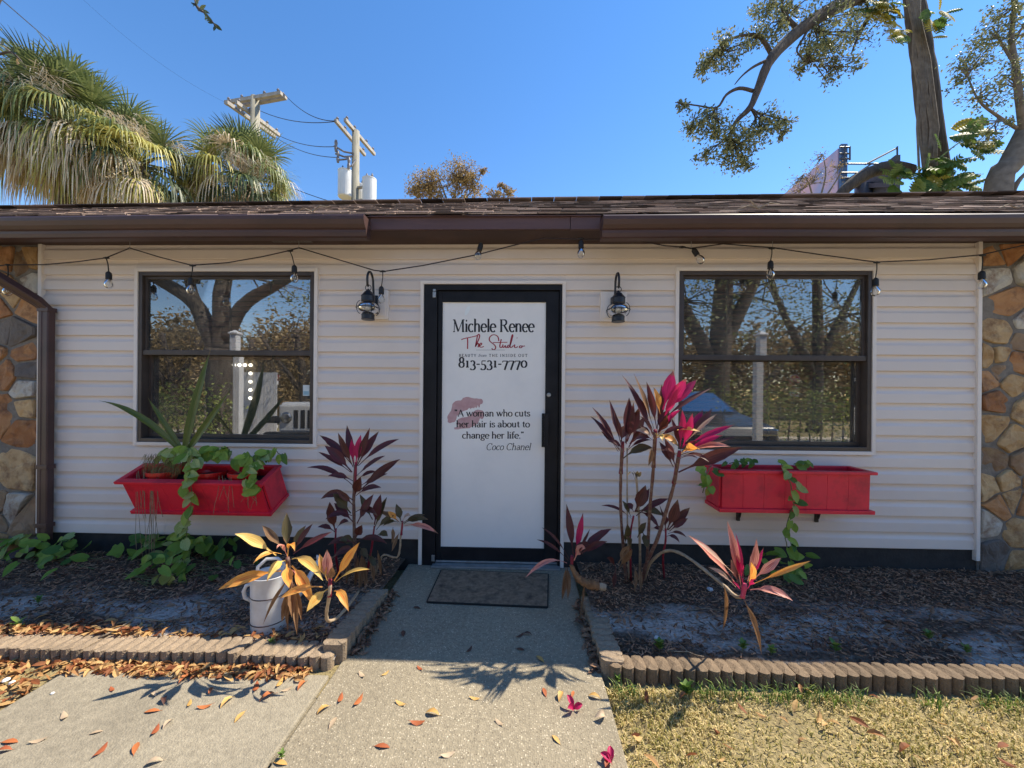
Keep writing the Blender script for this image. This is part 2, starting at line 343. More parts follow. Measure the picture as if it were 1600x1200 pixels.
# ================================================================ building
BLD = thing('building', 'low beige vinyl-sided salon building with brown gutters and stone-clad ends', 'building')
ZB, ZT, NR = .196, 2.457, 19
EX = (ZT - ZB) / NR
cxl0, cxl1 = PY(65.5, 620).x, PY(71, 620).x
cxr0, cxr1 = PY(1519.5, 620).x, PY(1525.5, 620).x
WL = dict(x0=PY(220.3, 560).x, x1=PY(493.5, 560).x, z0=PY(357, 691.5).z, z1=PY(357, 426).z, rail=PY(357, 551).z)
WR = dict(x0=PY(1057.8, 560).x, x1=PY(1357.5, 560).x, z0=PY(1207, 703).z, z1=PY(1207, 425).z, rail=PY(1207, 559).z)
DR = dict(x0=PY(662, 660).x, x1=PY(876.5, 660).x, z0=0.0, z1=PY(770, 445.5).z)
TW = .026
# sheathing with openings
b = MB(); ys = (.0, .14)
def wbox(x0, x1, z0, z1): b.box((x0, ys[0], z0), (x1, ys[1], z1))
xs = [-8.2, WL['x0'], WL['x1'], DR['x0'], DR['x1'], WR['x0'], WR['x1'], 8.2]
for i in (0, 2, 4, 6): wbox(xs[i], xs[i+1], -.05, 2.62)
for Wd in (WL, WR):
    wbox(Wd['x0'], Wd['x1'], -.05, Wd['z0']); wbox(Wd['x0'], Wd['x1'], Wd['z1'], 2.62)
wbox(DR['x0'], DR['x1'], DR['z1'], 2.62)
b.build('wall', MORTAR, BLD)
b = MB()
for a, c in ((cxl0, DR['x0'] - TW - .002), (DR['x1'] + TW + .002, cxr1)): b.box((a, -.006, -.05), (c, -.001, ZB + .02))
b.build('foundation', FOUND, BLD)
# siding boards (dutch lap)
SID = bpy.data.objects.new('siding', None); COL.objects.link(SID); place(SID, BLD, Matrix.Identity(4))
PROF = [(0, -.0190), (.03, -.0202), (.54, -.0180), (.60, -.0168), (.67, -.0115), (.74, -.0062), (.82, -.0042), (1.0, -.0036)]
def prof_y(u):
    for (a, ya), (c, yc) in zip(PROF, PROF[1:]):
        if u <= c: return ya + (yc - ya) * (u - a) / (c - a)
    return PROF[-1][1]
def board(x0, x1, row, u0=0., u1=1., off=0.):
    if x1 - x0 < .01 or u1 - u0 < .06: return
    if x1 - x0 > 1.1 and rnd.random() < .33 and u1 - u0 > .9 and not off:
        xm_ = x0 + (x1 - x0)*U(.25, .75); board(x0, xm_ + .02, row, u0, u1, .0022); board(xm_, x1, row, u0, u1, .0004); return
    us = [u0] + [u for u, _ in PROF if u0 < u < u1] + [u1]
    z0 = ZB + row * EX; b = MB(); nseg = max(1, int((x1 - x0) / .35)); vs = []; fs = []
    pr = [(-.0015, us[0])] + [(prof_y(u), u) for u in us] + [(-.0015, us[-1])]
    ph = U(0, 50)
    for i in range(nseg + 1):
        x = x0 + (x1 - x0) * i / nseg
        for y, u in pr:
            wob = .0016 * noise.noise(V((x * 1.3, ph, row))); wz = .0016 * noise.noise(V((x * .8, ph + 7, row * 3.)))
            vs.append((x, y - off + (wob if y < -.002 else 0), z0 + u * EX + wz))
    k = len(pr)
    for i in range(nseg):
        for j in range(k - 1): fs.append((i*k+j, (i+1)*k+j, (i+1)*k+j+1, i*k+j+1))
    fs += [tuple(range(k)), tuple(range(nseg*k, nseg*k+k))[::-1]]
    b.add(vs, fs); b.build('siding_board', SIDING, SID)
OPEN = [(WL['x0'] - TW, WL['x1'] + TW, WL['z0'] - TW, WL['z1'] + TW), (DR['x0'] - TW, DR['x1'] + TW, -1, DR['z1'] + TW), (WR['x0'] - TW, WR['x1'] + TW, WR['z0'] - TW, WR['z1'] + TW)]
for r in range(NR):
    za, zb = ZB + r * EX, ZB + (r + 1) * EX; cur = cxl1
    for (x0, x1, z0, z1) in OPEN:
        if z1 <= za + .003 or z0 >= zb - .003: continue
        board(cur, x0, r); cur = x1
        if z0 > za: board(x0, x1, r, 0, (z0 - za) / EX)
        if z1 < zb: board(x0, x1, r, (z1 - za) / EX, 1)
    board(cur, cxr0, r)
    board(-8.2, -5.3, r); board(5.2, 8.2, r)
# corner trims
for a, c, zb_ in ((cxl0, cxl1, .19), (cxr0, cxr1, .12)):
    b = MB(); b.box((a, -.034, zb_), (c, -.0, ZT)); b.build('corner_trim', TRIM, BLD, bevel=.003)

# ---- fieldstone cladding
def vor_stones(x0, x1, z0, z1, n, seed, name, keep=None):
    r_ = random.Random(seed); pts = [(r_.uniform(x0, x1), r_.uniform(z0, z1)) for _ in range(n)]
    def clip(poly, px, pz, qx, qz):
        mx, mz = (px+qx)/2, (pz+qz)/2; nx, nz = qx-px, qz-pz; o = []
        for i in range(len(poly)):
            a, c = poly[i], poly[(i+1) % len(poly)]
            da = (a[0]-mx)*nx + (a[1]-mz)*nz; dc = (c[0]-mx)*nx + (c[1]-mz)*nz
            if da <= 0: o.append(a)
            if da * dc < 0: t = da/(da-dc); o.append((a[0]+(c[0]-a[0])*t, a[1]+(c[1]-a[1])*t))
        return o
    def cells():
        res = []
        for i, (px, pz) in enumerate(pts):
            poly = [(x0, z0), (x1, z0), (x1, z1), (x0, z1)]
            for j, (qx, qz) in enumerate(pts):
                if i != j and (px-qx)**2 + (pz-qz)**2 < .6 and poly: poly = clip(poly, px, pz, qx, qz)
            res.append(poly)
        return res
    for _ in range(1):
        cs = cells(); pts = [(sum(p[0] for p in c)/len(c), sum(p[1] for p in c)/len(c)) if c else p0 for c, p0 in zip(cs, pts)]
    par = bpy.data.objects.new('stone_cladding', None); COL.objects.link(par); place(par, BLD, Matrix.Identity(4))
    for c in cells():
        if len(c) < 3: continue
        cx = sum(p[0] for p in c)/len(c); cz = sum(p[1] for p in c)/len(c)
        gap = r_.uniform(.003, .010)
        poly = []
        for p in c:
            d = math.hypot(p[0]-cx, p[1]-cz); k = max(.3, 1 - gap*1.25/max(d, .02)) * r_.uniform(.90, 1.02); poly.append((cx+(p[0]-cx)*k, cz+(p[1]-cz)*k))
        for it in range(2):
            q = []; f = .08 if it == 0 else .2
            for i in range(len(poly)):
                a, e = poly[i], poly[(i+1) % len(poly)]
                q.append((a[0]*(1-f)+e[0]*f, a[1]*(1-f)+e[1]*f)); q.append((a[0]*f+e[0]*(1-f), a[1]*f+e[1]*(1-f)))
            poly = q
        n_ = len(poly); pr = r_.uniform(.012, .034); tx, tz = r_.uniform(-.12, .12), r_.uniform(-.12, .12)
        sd_ = r_.uniform(0, 99); b = MB(); vs = []
        for k, dep in ((1., 0.), (.985, .7), (.93, .95), (.55, 1.0)):
            for (x, z) in poly:
                X = cx+(x-cx)*k; Z = cz+(z-cz)*k
                X += .006*noise.noise(V((X*19, Z*19, sd_))); Z += .006*noise.noise(V((X*19, Z*19, sd_+9)))
                y = -.004 - pr*dep - dep*((X-cx)*tx + (Z-cz)*tz) - dep*.020*noise.noise(V((X*15, Z*15, sd_+4)))
                vs.append((X, y, Z))
        vs.append((cx, -.004 - pr*1.02, cz))
        fs = [(j*n_+i, j*n_+(i+1) % n_, (j+1)*n_+(i+1) % n_, (j+1)*n_+i) for j in range(3) for i in range(n_)]
        fs += [(3*n_+i, 3*n_+(i+1) % n_, 4*n_) for i in range(n_)]
        b.add(vs, fs); b.build('stone', r_.choices(STONES, [5, 3.6, .7, 1.8, 3.])[0], par)
vor_stones(-5.3, cxl0 - .004, -.03, 2.45, 108, 5, 'l')
vor_stones(cxr1 + .004, 5.2, -.03, 2.45, 104, 11, 'r')
for a, c in ((-5.3, cxl0 - .003), (cxr1 + .003, 5.2)): b = MB(); b.box((a, -.012, -.05), (c, -.0, 2.457)); b.build('mortar_bed', MORTAR, BLD)

# ---- windows
def window(Wd, label, bars):
    w = bpy.data.objects.new('window', None); COL.objects.link(w); place(w, BLD, Matrix.Identity(4)); w['label'] = label
    x0, x1, z0, z1, rail = Wd['x0'], Wd['x1'], Wd['z0'], Wd['z1'], Wd['rail']
    def ring(name, m, a0, a1, c0, c1, t, y0, y1, bev=.002, tb=None):
        tb = tb or t
        b = MB(); b.box((a0, y0, c0), (a0 + t, y1, c1)); b.box((a1 - t, y0, c0), (a1, y1, c1))
        b.box((a0 + t, y0, c1 - t), (a1 - t, y1, c1)); b.box((a0 + t, y0, c0), (a1 - t, y1, c0 + tb)); return b.build(name, m, w, bevel=bev)
    ring('casing', TRIM, x0 - TW, x1 + TW, z0 - TW, z1 + TW, TW, -.034, .0)
    ring('frame', BRONZE, x0 + .0005, x1 - .0005, z0 + .0005, z1 - .0005, .03, -.026, .10, .003)
    ring('upper_sash', BRONZE, x0 + .031, x1 - .031, rail - .012, z1 - .031, .018, -.004, .03)
    ring('lower_sash', BRONZE, x0 + .031, x1 - .031, z0 + .031, rail + .014, .024, .034, .066, tb=.03)
    b = MB(); b.box((x0 + .031, -.018, rail - .022), (x1 - .031, -.0045, rail + .016)); b.build('meeting_rail', BRONZE, w, bevel=.003)
    b = MB(); b.box((x0 + .0495, .010, rail + .0065), (x1 - .0495, .014, z1 - .0495)); b.build('upper_pane', WINGLASS, w)
    b = MB(); b.box((x0 + .0555, .048, z0 + .0615), (x1 - .0555, .052, rail - .0105)); b.build('lower_pane', WINGLASS, w)
    for px in bars:
        X = PY(px, 500, .02).x
        b = MB(); b.box((X - .009, .017, rail + .007), (X + .009, .024, z1 - .05)); b.build('muntin', BRONZE, w)
        b = MB(); b.box((X - .009, .055, z0 + .062), (X + .009, .061, rail - .011)); b.build('muntin', BRONZE, w)
    return w
wl = window(WL, 'bronze framed double-hung window with forked tree trunk reflected', (298, 360, 423))
wr = window(WR, 'bronze framed double-hung window behind the tall magenta plant', (1136, 1207, 1279))

# ---- rooms behind the glass
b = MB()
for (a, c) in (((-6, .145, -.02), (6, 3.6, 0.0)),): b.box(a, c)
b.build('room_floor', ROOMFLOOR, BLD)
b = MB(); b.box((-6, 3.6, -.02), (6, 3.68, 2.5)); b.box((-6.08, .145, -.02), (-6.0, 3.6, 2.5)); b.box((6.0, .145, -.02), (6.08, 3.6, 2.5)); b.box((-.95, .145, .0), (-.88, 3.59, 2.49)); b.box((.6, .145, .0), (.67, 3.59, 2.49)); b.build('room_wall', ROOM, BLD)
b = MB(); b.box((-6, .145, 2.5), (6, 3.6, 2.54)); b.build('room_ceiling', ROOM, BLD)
def blinds(Wd, zlo, label, tilt):
    x0, x1 = Wd['x0'] + .05, Wd['x1'] - .05; ztop = Wd['z1'] - .05
    t = thing('window_blind', label, 'blind', ((x0+x1)/2, .16, zlo), 'wooden blinds hung inside the windows')
    b = MB(); b.box((x0, .145, ztop - .05), (x1, .185, ztop)); b.build('head_rail', BLIND, t)
    sl = MB(); hw = (x1 - x0) / 2; sl.box((-hw, -.024, -.0015), (hw, .024, .0015)); me = sl.mesh('slat', BLIND)
    z = ztop - .07
    while z > zlo + .02:
        inst('slat', me, t, Matrix.Translation(V(((x0+x1)/2, .165, z))) @ Matrix.Rotation(tilt, 4, 'X')); z -= .042
    b = MB(); b.box((x0, .15, zlo - .012), (x1, .18, zlo + .008)); b.build('bottom_rail', BLIND, t)
    for k in (.2, .5, .8):
        X = x0 + (x1 - x0) * k; b = MB(); b.tube([(X, .139, ztop - .05), (X, .139, zlo)], .0015, 4); b.build('ladder_cord', BLIND, t)
blinds(WL, WL['rail'] - .03, 'brown wooden blind half lowered behind the window with forked tree reflection', R(52))
blinds(WR, WR['z0'] + .07, 'brown wooden blind fully lowered behind the window above pink-leaved plant', R(28))

# ---- door
D = bpy.data.objects.new('door', None); COL.objects.link(D); place(D, BLD, Matrix.Identity(4))
D['label'] = 'black aluminium shop door with white lettered panel'
x0, x1, z1 = DR['x0'], DR['x1'], DR['z1']
b = MB(); b.box((x0 - TW, -.034, .005), (x0, 0, z1)); b.box((x1, -.034, .005), (x1 + TW, 0, z1)); b.box((x0 - TW, -.034, z1), (x1 + TW, 0, z1 + TW)); b.build('casing', TRIM, D, bevel=.003)
fl, fr = PY(683, 660).x, PY(872, 660).x
pl, pr_ = PY(690, 660).x, PY(851.5, 660).x
pz1, pz0 = PY(770, 472).z, PY(770, 856).z
fz1 = PY(770, 455).z
b = MB(); b.box((x0, -.022, .0), (fl - .003, .10, z1)); b.box((fr + .003, -.022, .0), (x1, .10, z1)); b.box((fl - .003, -.022, fz1 + .003), (fr + .003, .10, z1)); b.build('door_frame', BLACKAL, D, bevel=.002)
b = MB(); b.box((fl, -.004, .035), (pl, .04, fz1)); b.box((pr_, -.004, .035), (fr, .04, fz1)); b.box((pl, -.004, pz1), (pr_, .04, fz1)); b.box((pl, -.004, .035), (pr_, .04, pz0)); b.build('door_leaf', BLACKAL, D, bevel=.003)
b = MB(); b.box((pl - .004, .008, pz0 - .004), (pr_ + .004, .03, pz1 + .004)); panel = b.build('door_panel', DOORFILM, D)
PYD = .008                                 # front face of the panel
b = MB(); b.box((fl - .02, -.075, .002), (fr + .02, .10, .016)); b.build('threshold', ALU, D, bevel=.003)
b = MB(); b.box((fl, -.008, .022), (fr, .0, .034)); b.build('sweep', ALU, D)
# pivot, lock, pull handle
p = PY(679, 458, -.022); b = MB(); b.box((p.x - .012, -.034, p.z - .035), (p.x + .012, -.0225, p.z + .008)); b.box((p.x - .010, -.036, p.z + .012), (p.x + .010, -.0225, p.z + .028)); b.build('hinge', ALU, D, bevel=.002)
p = PY(677, 872, -.022); b = MB(); b.box((p.x - .012, -.034, p.z - .02), (p.x + .012, -.022, p.z + .025)); b.build('hinge', ALU, D, bevel=.002)
p = PY(857.5, 617, -.004); b = MB(); b.lathe([(.016, 0), (.0165, .006), (.013, .010), (.005, .0105)], 20, Matrix.Translation(p) @ Matrix.Rotation(R(90), 4, 'X')); b.build('lock', ALU, D, smooth=False)
ha, hb = PY(853, 646, -.06), PY(853, 699, -.06)
b = MB(); b.box((ha.x - .030, -.052, hb.z), (ha.x - .012, -.044, ha.z)); b.box((ha.x - .012, -.062, hb.z), (ha.x + .020, -.050, ha.z)); b.box((ha.x + .006, -.050, hb.z + .02), (ha.x + .018, -.004, hb.z + .045)); b.box((ha.x + .006, -.050, ha.z - .045), (ha.x + .018, -.004, ha.z - .02))
b.build('handle', BLACKAL, D, bevel=.002)
# ---- lettering (own serif pen strokes)
def arc(cx, cy, rx, ry, a0, a1, n=14):
    return [(cx + rx*math.cos(R(a0+(a1-a0)*i/n)), cy + ry*math.sin(R(a0+(a1-a0)*i/n))) for i in range(n+1)]
def sf(x, y, w=.07): return ('t', [(x-w, y), (x+w, y)])
XH, AS = .45, .72
GL = {
 'a': (.44, [arc(.19, .13, .13, .13, 0, 360), arc(.2, .3, .14, .15, 150, 0) + [(.34, .06), (.42, .02)]]),
 'b': (.49, [[(.1, AS), (.1, .02)], arc(.26, .22, .17, .22, 0, 360), sf(.06, AS-.01, .05)]),
 'c': (.41, [arc(.23, .22, .18, .22, 45, 315)]),
 'd': (.49, [arc(.21, .22, .16, .22, 0, 360), [(.37, AS), (.37, 0)], sf(.34, AS-.01, .05), sf(.4, .015, .05)]),
 'e': (.43, [[(.06, .245), (.39, .245)] + arc(.22, .22, .18, .225, 5, 318)]),
 'f': (.30, [[(.13, .02), (.13, .55)] + arc(.23, .56, .10, .14, 180, 40, 8), ('t', [(.02, .44), (.27, .44)]), sf(.13, .015, .09)]),
 'g': (.43, [arc(.2, .29, .14, .15, 0, 360), arc(.2, -.10, .17, .11, 0, 360), [(.12, .17), (.09, .08), (.16, .03), (.3, .0)], [(.3, .40), (.41, .43)]]),
 'h': (.50, [[(.09, AS), (.09, .01)], [(.09, .3)] + arc(.24, .30, .14, .145, 170, 0, 9) + [(.38, .01)], sf(.09, .015), sf(.38, .015), sf(.06, AS-.01, .05)]),
 'i': (.22, [[(.11, XH), (.11, .01)], ('d', (.11, .62)), sf(.11, .015, .08), sf(.08, XH-.01, .05)]),
 'l': (.22, [[(.11, AS), (.11, .01)], sf(.11, .015, .08), sf(.08, AS-.01, .05)]),
 'm': (.76, [[(.09, XH), (.09, .01)], [(.09, .3)] + arc(.23, .30, .13, .145, 170, 0, 9) + [(.36, .01)], [(.36, .3)] + arc(.5, .30, .13, .145, 170, 0, 9) + [(.63, .01)], sf(.09, .015), sf(.36, .015), sf(.63, .015), sf(.06, XH-.01, .05)]),
 'n': (.50, [[(.09, XH), (.09, .01)], [(.09, .3)] + arc(.24, .30, .14, .145, 170, 0, 9) + [(.38, .01)], sf(.09, .015), sf(.38, .015), sf(.06, XH-.01, .05)]),
 'o': (.46, [arc(.23, .22, .185, .225, 0, 360, 20)]),
 'r': (.35, [[(.1, XH), (.1, .01)], [(.1, .3)] + arc(.24, .3, .13, .14, 170, 50, 6), sf(.1, .015), sf(.07, XH-.01, .05)]),
 's': (.36, [[(.3, .36), (.26, .43), (.18, .45), (.10, .42), (.07, .35), (.11, .28), (.19, .24), (.28, .19), (.31, .11), (.27, .03), (.18, 0), (.09, .02), (.05, .11)]]),
 't': (.30, [[(.14, .58), (.14, .10), (.17, .03), (.23, .015), (.28, .05)], ('t', [(.03, .44), (.27, .44)])]),
 'u': (.50, [[(.1, XH), (.1, .15)] + arc(.22, .14, .12, .13, 180, 330, 8), [(.37, XH), (.37, .01)], sf(.07, XH-.01, .05), sf(.34, XH-.01, .05), sf(.4, .015, .04)]),
 'w': (.68, [[(.05, XH), (.20, .01)], ('t', [(.20, .01), (.34, XH)]), [(.32, XH), (.47, .01)], ('t', [(.47, .01), (.62, XH)]), sf(.05, XH-.01, .06), sf(.34, XH-.01, .06), sf(.62, XH-.01, .05)]),
 'A': (.66, [('t', [(.08, .0), (.32, .7)]), [(.31, .7), (.58, .0)], ('t', [(.16, .25), (.48, .25)]), sf(.08, .01), sf(.58, .01)]),
 'M': (.88, [('t', [(.12, 0), (.14, .68)]), [(.13, .68), (.42, .02)], ('t', [(.42, .02), (.72, .68)]), [(.73, .68), (.75, .0)], sf(.11, .01), sf(.76, .01, .09), sf(.09, .67, .06), sf(.78, .67, .06)]),
 'R': (.68, [[(.13, .68), (.13, .0)], [(.13, .67), (.32, .67)] + arc(.33, .52, .16, .15, 90, -90, 8) + [(.13, .37)], [(.32, .37), (.58, .02)], sf(.13, .01, .09), sf(.62, .01, .05), sf(.09, .67, .06)]),
 'C': (.64, [arc(.35, .34, .28, .35, 45, 315, 18), ('t', [(.56, .68), (.56, .5)])]),
 'T': (.60, [[(.3, .68), (.3, 0)], ('t', [(.04, .67), (.56, .67)]), ('t', [(.04, .67), (.04, .54)]), ('t', [(.56, .67), (.56, .54)]), sf(.3, .01, .1)]),
 'B': (.58, [[(.13, .68), (.13, 0)], [(.13, .67)] + arc(.3, .53, .15, .14, 90, -90, 8) + [(.13, .39)], [(.3, .38)] + arc(.3, .19, .19, .18, 90, -90, 8) + [(.13, .01)]]),
 'E': (.54, [[(.13, .68), (.13, 0)], ('t', [(.05, .67), (.47, .67)]), ('t', [(.13, .36), (.38, .36)]), ('t', [(.05, .01), (.49, .01)]), ('t', [(.47, .67), (.47, .55)]), ('t', [(.49, .01), (.49, .15)])]),
 'U': (.66, [[(.12, .68), (.12, .22)] + arc(.32, .2, .2, .2, 180, 360, 10) + [(.52, .68)], sf(.12, .67), sf(.52, .67)]),
 'Y': (.60, [[(.05, .68), (.3, .33), (.3, 0)], ('t', [(.3, .33), (.53, .68)]), sf(.3, .01), sf(.06, .67), sf(.53, .67)]),
 'H': (.70, [[(.13, .68), (.13, 0)], [(.56, .68), (.56, 0)], ('t', [(.13, .36), (.56, .36)]), sf(.13, .01), sf(.56, .01), sf(.13, .67), sf(.56, .67)]),
 'I': (.32, [[(.16, .68), (.16, 0)], sf(.16, .01, .09), sf(.16, .67, .09)]),
 'N': (.70, [('t', [(.12, 0), (.12, .68)]), [(.11, .68), (.57, .0)], ('t', [(.57, 0), (.57, .68)]), sf(.12, .01), sf(.57, .67), sf(.08, .67, .05)]),
 'S': (.50, [[(.4, .52), (.38, .63), (.26, .68), (.14, .64), (.09, .53), (.14, .43), (.26, .36), (.38, .28), (.42, .16), (.36, .05), (.24, 0), (.11, .04), (.07, .17)]]),
 'D': (.68, [[(.13, .68), (.13, 0)], [(.06, .67), (.28, .67)] + arc(.28, .34, .31, .33, 90, -90, 14) + [(.06, .01)]]),
 'O': (.70, [arc(.35, .34, .29, .35, 0, 360, 24)]),
 '8': (.50, [arc(.25, .51, .14, .17, 0, 360), arc(.25, .18, .18, .18, 0, 360)]),
 '1': (.36, [[(.18, .46), (.18, .01)], sf(.18, .015, .11), sf(.13, .43, .06)]),
 '3': (.46, [arc(.2, .30, .15, .15, 150, -80, 10), arc(.2, .0, .19, .17, 85, -150, 12)]),
 '5': (.46, [('t', [(.12, .44), (.40, .44)]), ('t', [(.12, .44), (.11, .18)]), arc(.2, .02, .19, .19, 120, -150, 14)]),
 '7': (.46, [('t', [(.05, .43), (.42, .43)]), ('t', [(.06, .43), (.05, .33)]), [(.42, .43), (.2, -.18)]]),
 '0': (.50, [arc(.25, .22, .19, .225, 0, 360, 20)]),
 '-': (.32, [('t', [(.04, .22), (.28, .22)]), ('t', [(.04, .2), (.28, .2)])]),
 '.': (.18, [('d', (.09, .03))]),
 '“': (.32, [('d', (.09, .58)), [(.09, .6), (.07, .66), (.11, .72)], ('d', (.23, .58)), [(.23, .6), (.21, .66), (.25, .72)]]),
 '”': (.32, [('d', (.09, .68)), [(.11, .68), (.11, .62), (.06, .56)], ('d', (.23, .68)), [(.25, .68), (.25, .62), (.20, .56)]]),
 ' ': (.24, []),
}
_lay = [0]
def ribbon(b, pts, thick, thin, f, mono=False):
    """pen stroke: width depends on stroke direction (upright strokes are thick)"""
    _lay[0] = (_lay[0] + 1) % 12; y = -.0006 - .00004 * _lay[0]
    P = [V((p[0], p[1])) for p in pts]; n = len(P); L = []; Rr = []
    for i in range(n):
        t = P[min(i+1, n-1)] - P[max(i-1, 0)]
        if t.length < 1e-6: t = V((1, 0))
        t.normalize(); nn = V((-t.y, t.x)); wd = (thick if mono else thin + (thick-thin) * abs(t.y)) / 2
        L.append(P[i] + nn*wd); Rr.append(P[i] - nn*wd)
    vs = [f(q.x, q.y, y) for q in L] + [f(q.x, q.y, y) for q in Rr]
    b.add(vs, [(i, n+i, n+i+1, i+1) for i in range(n-1)])
def text(s, px0, px1, pyb, cap, m, name, parent, thick=.092, thin=.03, slant=0., spacing=0., ref=.68, slope=0.0):
    """px0..px1 and baseline pyb are where the line stands on the door panel; cap = capital height in the photo's pixels"""
    tot = sum(GL[c][0] + spacing for c in s) - spacing
    a = PY(px0, pyb, PYD); e = PY(px1, pyb, PYD); top = PY(px0, pyb - cap, PYD)
    sx = (e.x - a.x) / tot; sz = (top.z - a.z) / ref; b = MB(); x = 0
    for c in s:
        adv, strokes = GL[c]
        f = lambda u, v, y, x=x: V((a.x + (x + u + slant*v)*sx, PYD + y, a.z + (e.z - a.z)*(x+u)/tot + v*sz))
        for st in strokes:
            if st and st[0] == 't': ribbon(b, st[1], thin*1.25, thin*1.25, f, True)
            elif st and st[0] == 'd': ribbon(b, arc(st[1][0], st[1][1], .028, .028, 0, 360, 8), .056, .056, f, True)
            else: ribbon(b, st, thick, thin, f)
        x += adv + spacing
    return b.build(name, m, parent)
text('Michele Renee', 707, 835, 518.5, 19, BLACKINK, 'lettering', D, thick=.135, thin=.042)
text('813-531-7770', 716, 824, 574, 15.5, BLACKINK, 'lettering', D, thick=.14, thin=.05)
text('BEAUTY', 717, 744, 557.5, 4.2, BLACKINK, 'lettering', D, thick=.13, thin=.07, spacing=.18)
text('from', 747, 760, 557.5, 4.2, GREYINK, 'lettering', D, thick=.11, thin=.06, slant=.3)
text('THE INSIDE OUT', 764, 824, 557.5, 4.2, BLACKINK, 'lettering', D, thick=.13, thin=.07, spacing=.22)
text('“A woman who cuts', 710, 828.5, 650.5, 10, BLACKINK, 'lettering', D, thick=.12, thin=.055)
text('her hair is about to', 713, 828, 667.5, 10, BLACKINK, 'lettering', D, thick=.12, thin=.055)
text('change her life.”', 722, 818.5, 685, 10, BLACKINK, 'lettering', D, thick=.12, thin=.055)
text('Coco Chanel', 759, 829, 703, 10, BLACKINK, 'lettering', D, thick=.085, thin=.05, slant=.22)
# handwritten line, traced as pen strokes
SCR = [[(405, 605), (440, 592), (500, 580), (555, 568), (578, 560)], [(470, 588), (472, 630), (470, 702)],
       [(550, 680), (570, 640), (592, 590), (598, 558), (585, 545), (572, 565), (566, 610), (550, 682), (568, 650), (582, 640), (586, 655), (580, 685)],
       [(592, 668), (612, 660), (620, 645), (608, 638), (594, 655), (596, 680), (616, 685), (640, 676)],
       [(796, 620), (790, 575), (760, 553), (722, 556), (696, 585), (698, 620), (735, 645), (765, 675), (760, 705), (735, 712), (722, 695)],
       [(822, 600), (808, 655), (806, 685), (820, 690), (840, 670)], [(735, 636), (800, 634), (885, 632)],
       [(840, 655), (836, 682), (848, 690), (866, 660), (864, 686), (876, 690), (888, 675)],
       [(905, 660), (890, 665), (884, 684), (896, 690), (915, 665), (936, 590), (944, 556), (936, 550), (926, 590), (912, 660), (914, 686), (928, 688), (950, 665)],
       [(962, 655), (958, 684), (972, 690), (995, 676)], [(984, 585), (988, 590)],
       [(1030, 668), (1014, 670), (1008, 686), (1026, 692), (1040, 680), (1032, 668), (1048, 674), (1068, 670)]]
def smooth(pts, k=2):
    for _ in range(k):
        q = [pts[0]]
        for a, c in zip(pts, pts[1:]): q += [(a[0]*.75+c[0]*.25, a[1]*.75+c[1]*.25), (a[0]*.25+c[0]*.75, a[1]*.25+c[1]*.75)]
        pts = q + [pts[-1]]
    return pts
b = MB()
def fscr(u, v, y):
    p = PY(660 + u/6.667, 440 - v/6.667, PYD); return V((p.x, PYD + y, p.z))
for s in SCR: ribbon(b, smooth([(x, -y) for x, y in s]), 12.5, 7.5, fscr)
b.build('script_lettering', REDINK, D)
b = MB(); ribbon(b, [(560, -713), (860, -713)], 3, 3, fscr, True); b.build('rule_line', GREYINK, D)
# lip print: two lips with a ragged gap between, under the quote
def fk(u, v, y):
    p = PY(680 + u/8., 600 + v/8., PYD); return V((p.x, PYD + y, p.z))
upper = [(150, 420), (165, 380), (200, 330), (215, 250), (250, 215), (320, 205), (345, 175), (385, 162), (450, 172), (520, 180), (575, 185), (598, 215), (585, 250), (560, 262), (548, 300), (532, 262), (515, 300), (500, 285), (480, 305), (462, 300), (440, 318), (425, 298), (400, 325), (350, 340), (300, 372), (270, 400), (262, 440), (235, 478), (190, 488), (155, 475)]
lower = [(285, 440), (340, 418), (400, 412), (440, 395), (480, 345), (530, 320), (590, 332), (615, 365), (610, 410), (585, 440), (560, 425), (545, 470), (500, 520), (430, 552), (330, 558), (240, 568), (235, 545), (300, 520), (260, 500)]
def rag(poly, seed):
    r_ = random.Random(seed); q = []
    for a, c in zip(poly, poly[1:] + poly[:1]):
        q.append(a); q.append(((a[0]+c[0])/2 + r_.uniform(-6, 6), (a[1]+c[1])/2 + r_.uniform(-6, 6)))
    return q
for nm, pg in (('lip_print', upper), ('lip_print', lower)):
    b = MB(); b.add([fk(x, y, -.0002) for x, y in rag(pg, 3)], [tuple(range(2*len(pg)))[::-1]]); b.build(nm, PINKINK, D)
b = MB(); pc = PY(730.3, 485.3, PYD)
b.add([V((pc.x + .031*(math.cos(a)*.62 + math.sin(a)*.30), PYD - .0012, pc.z + .037*(math.sin(a)*.95 + math.cos(a)*.25))) for a in [2*math.pi*i/24 for i in range(24)]], [tuple(range(24))])
b.build('oval_disc', mat('white_disc', (.82, .84, .80), (.88, .9, .86), rough=.3), D)  # plain white oval set just proud of the door panel

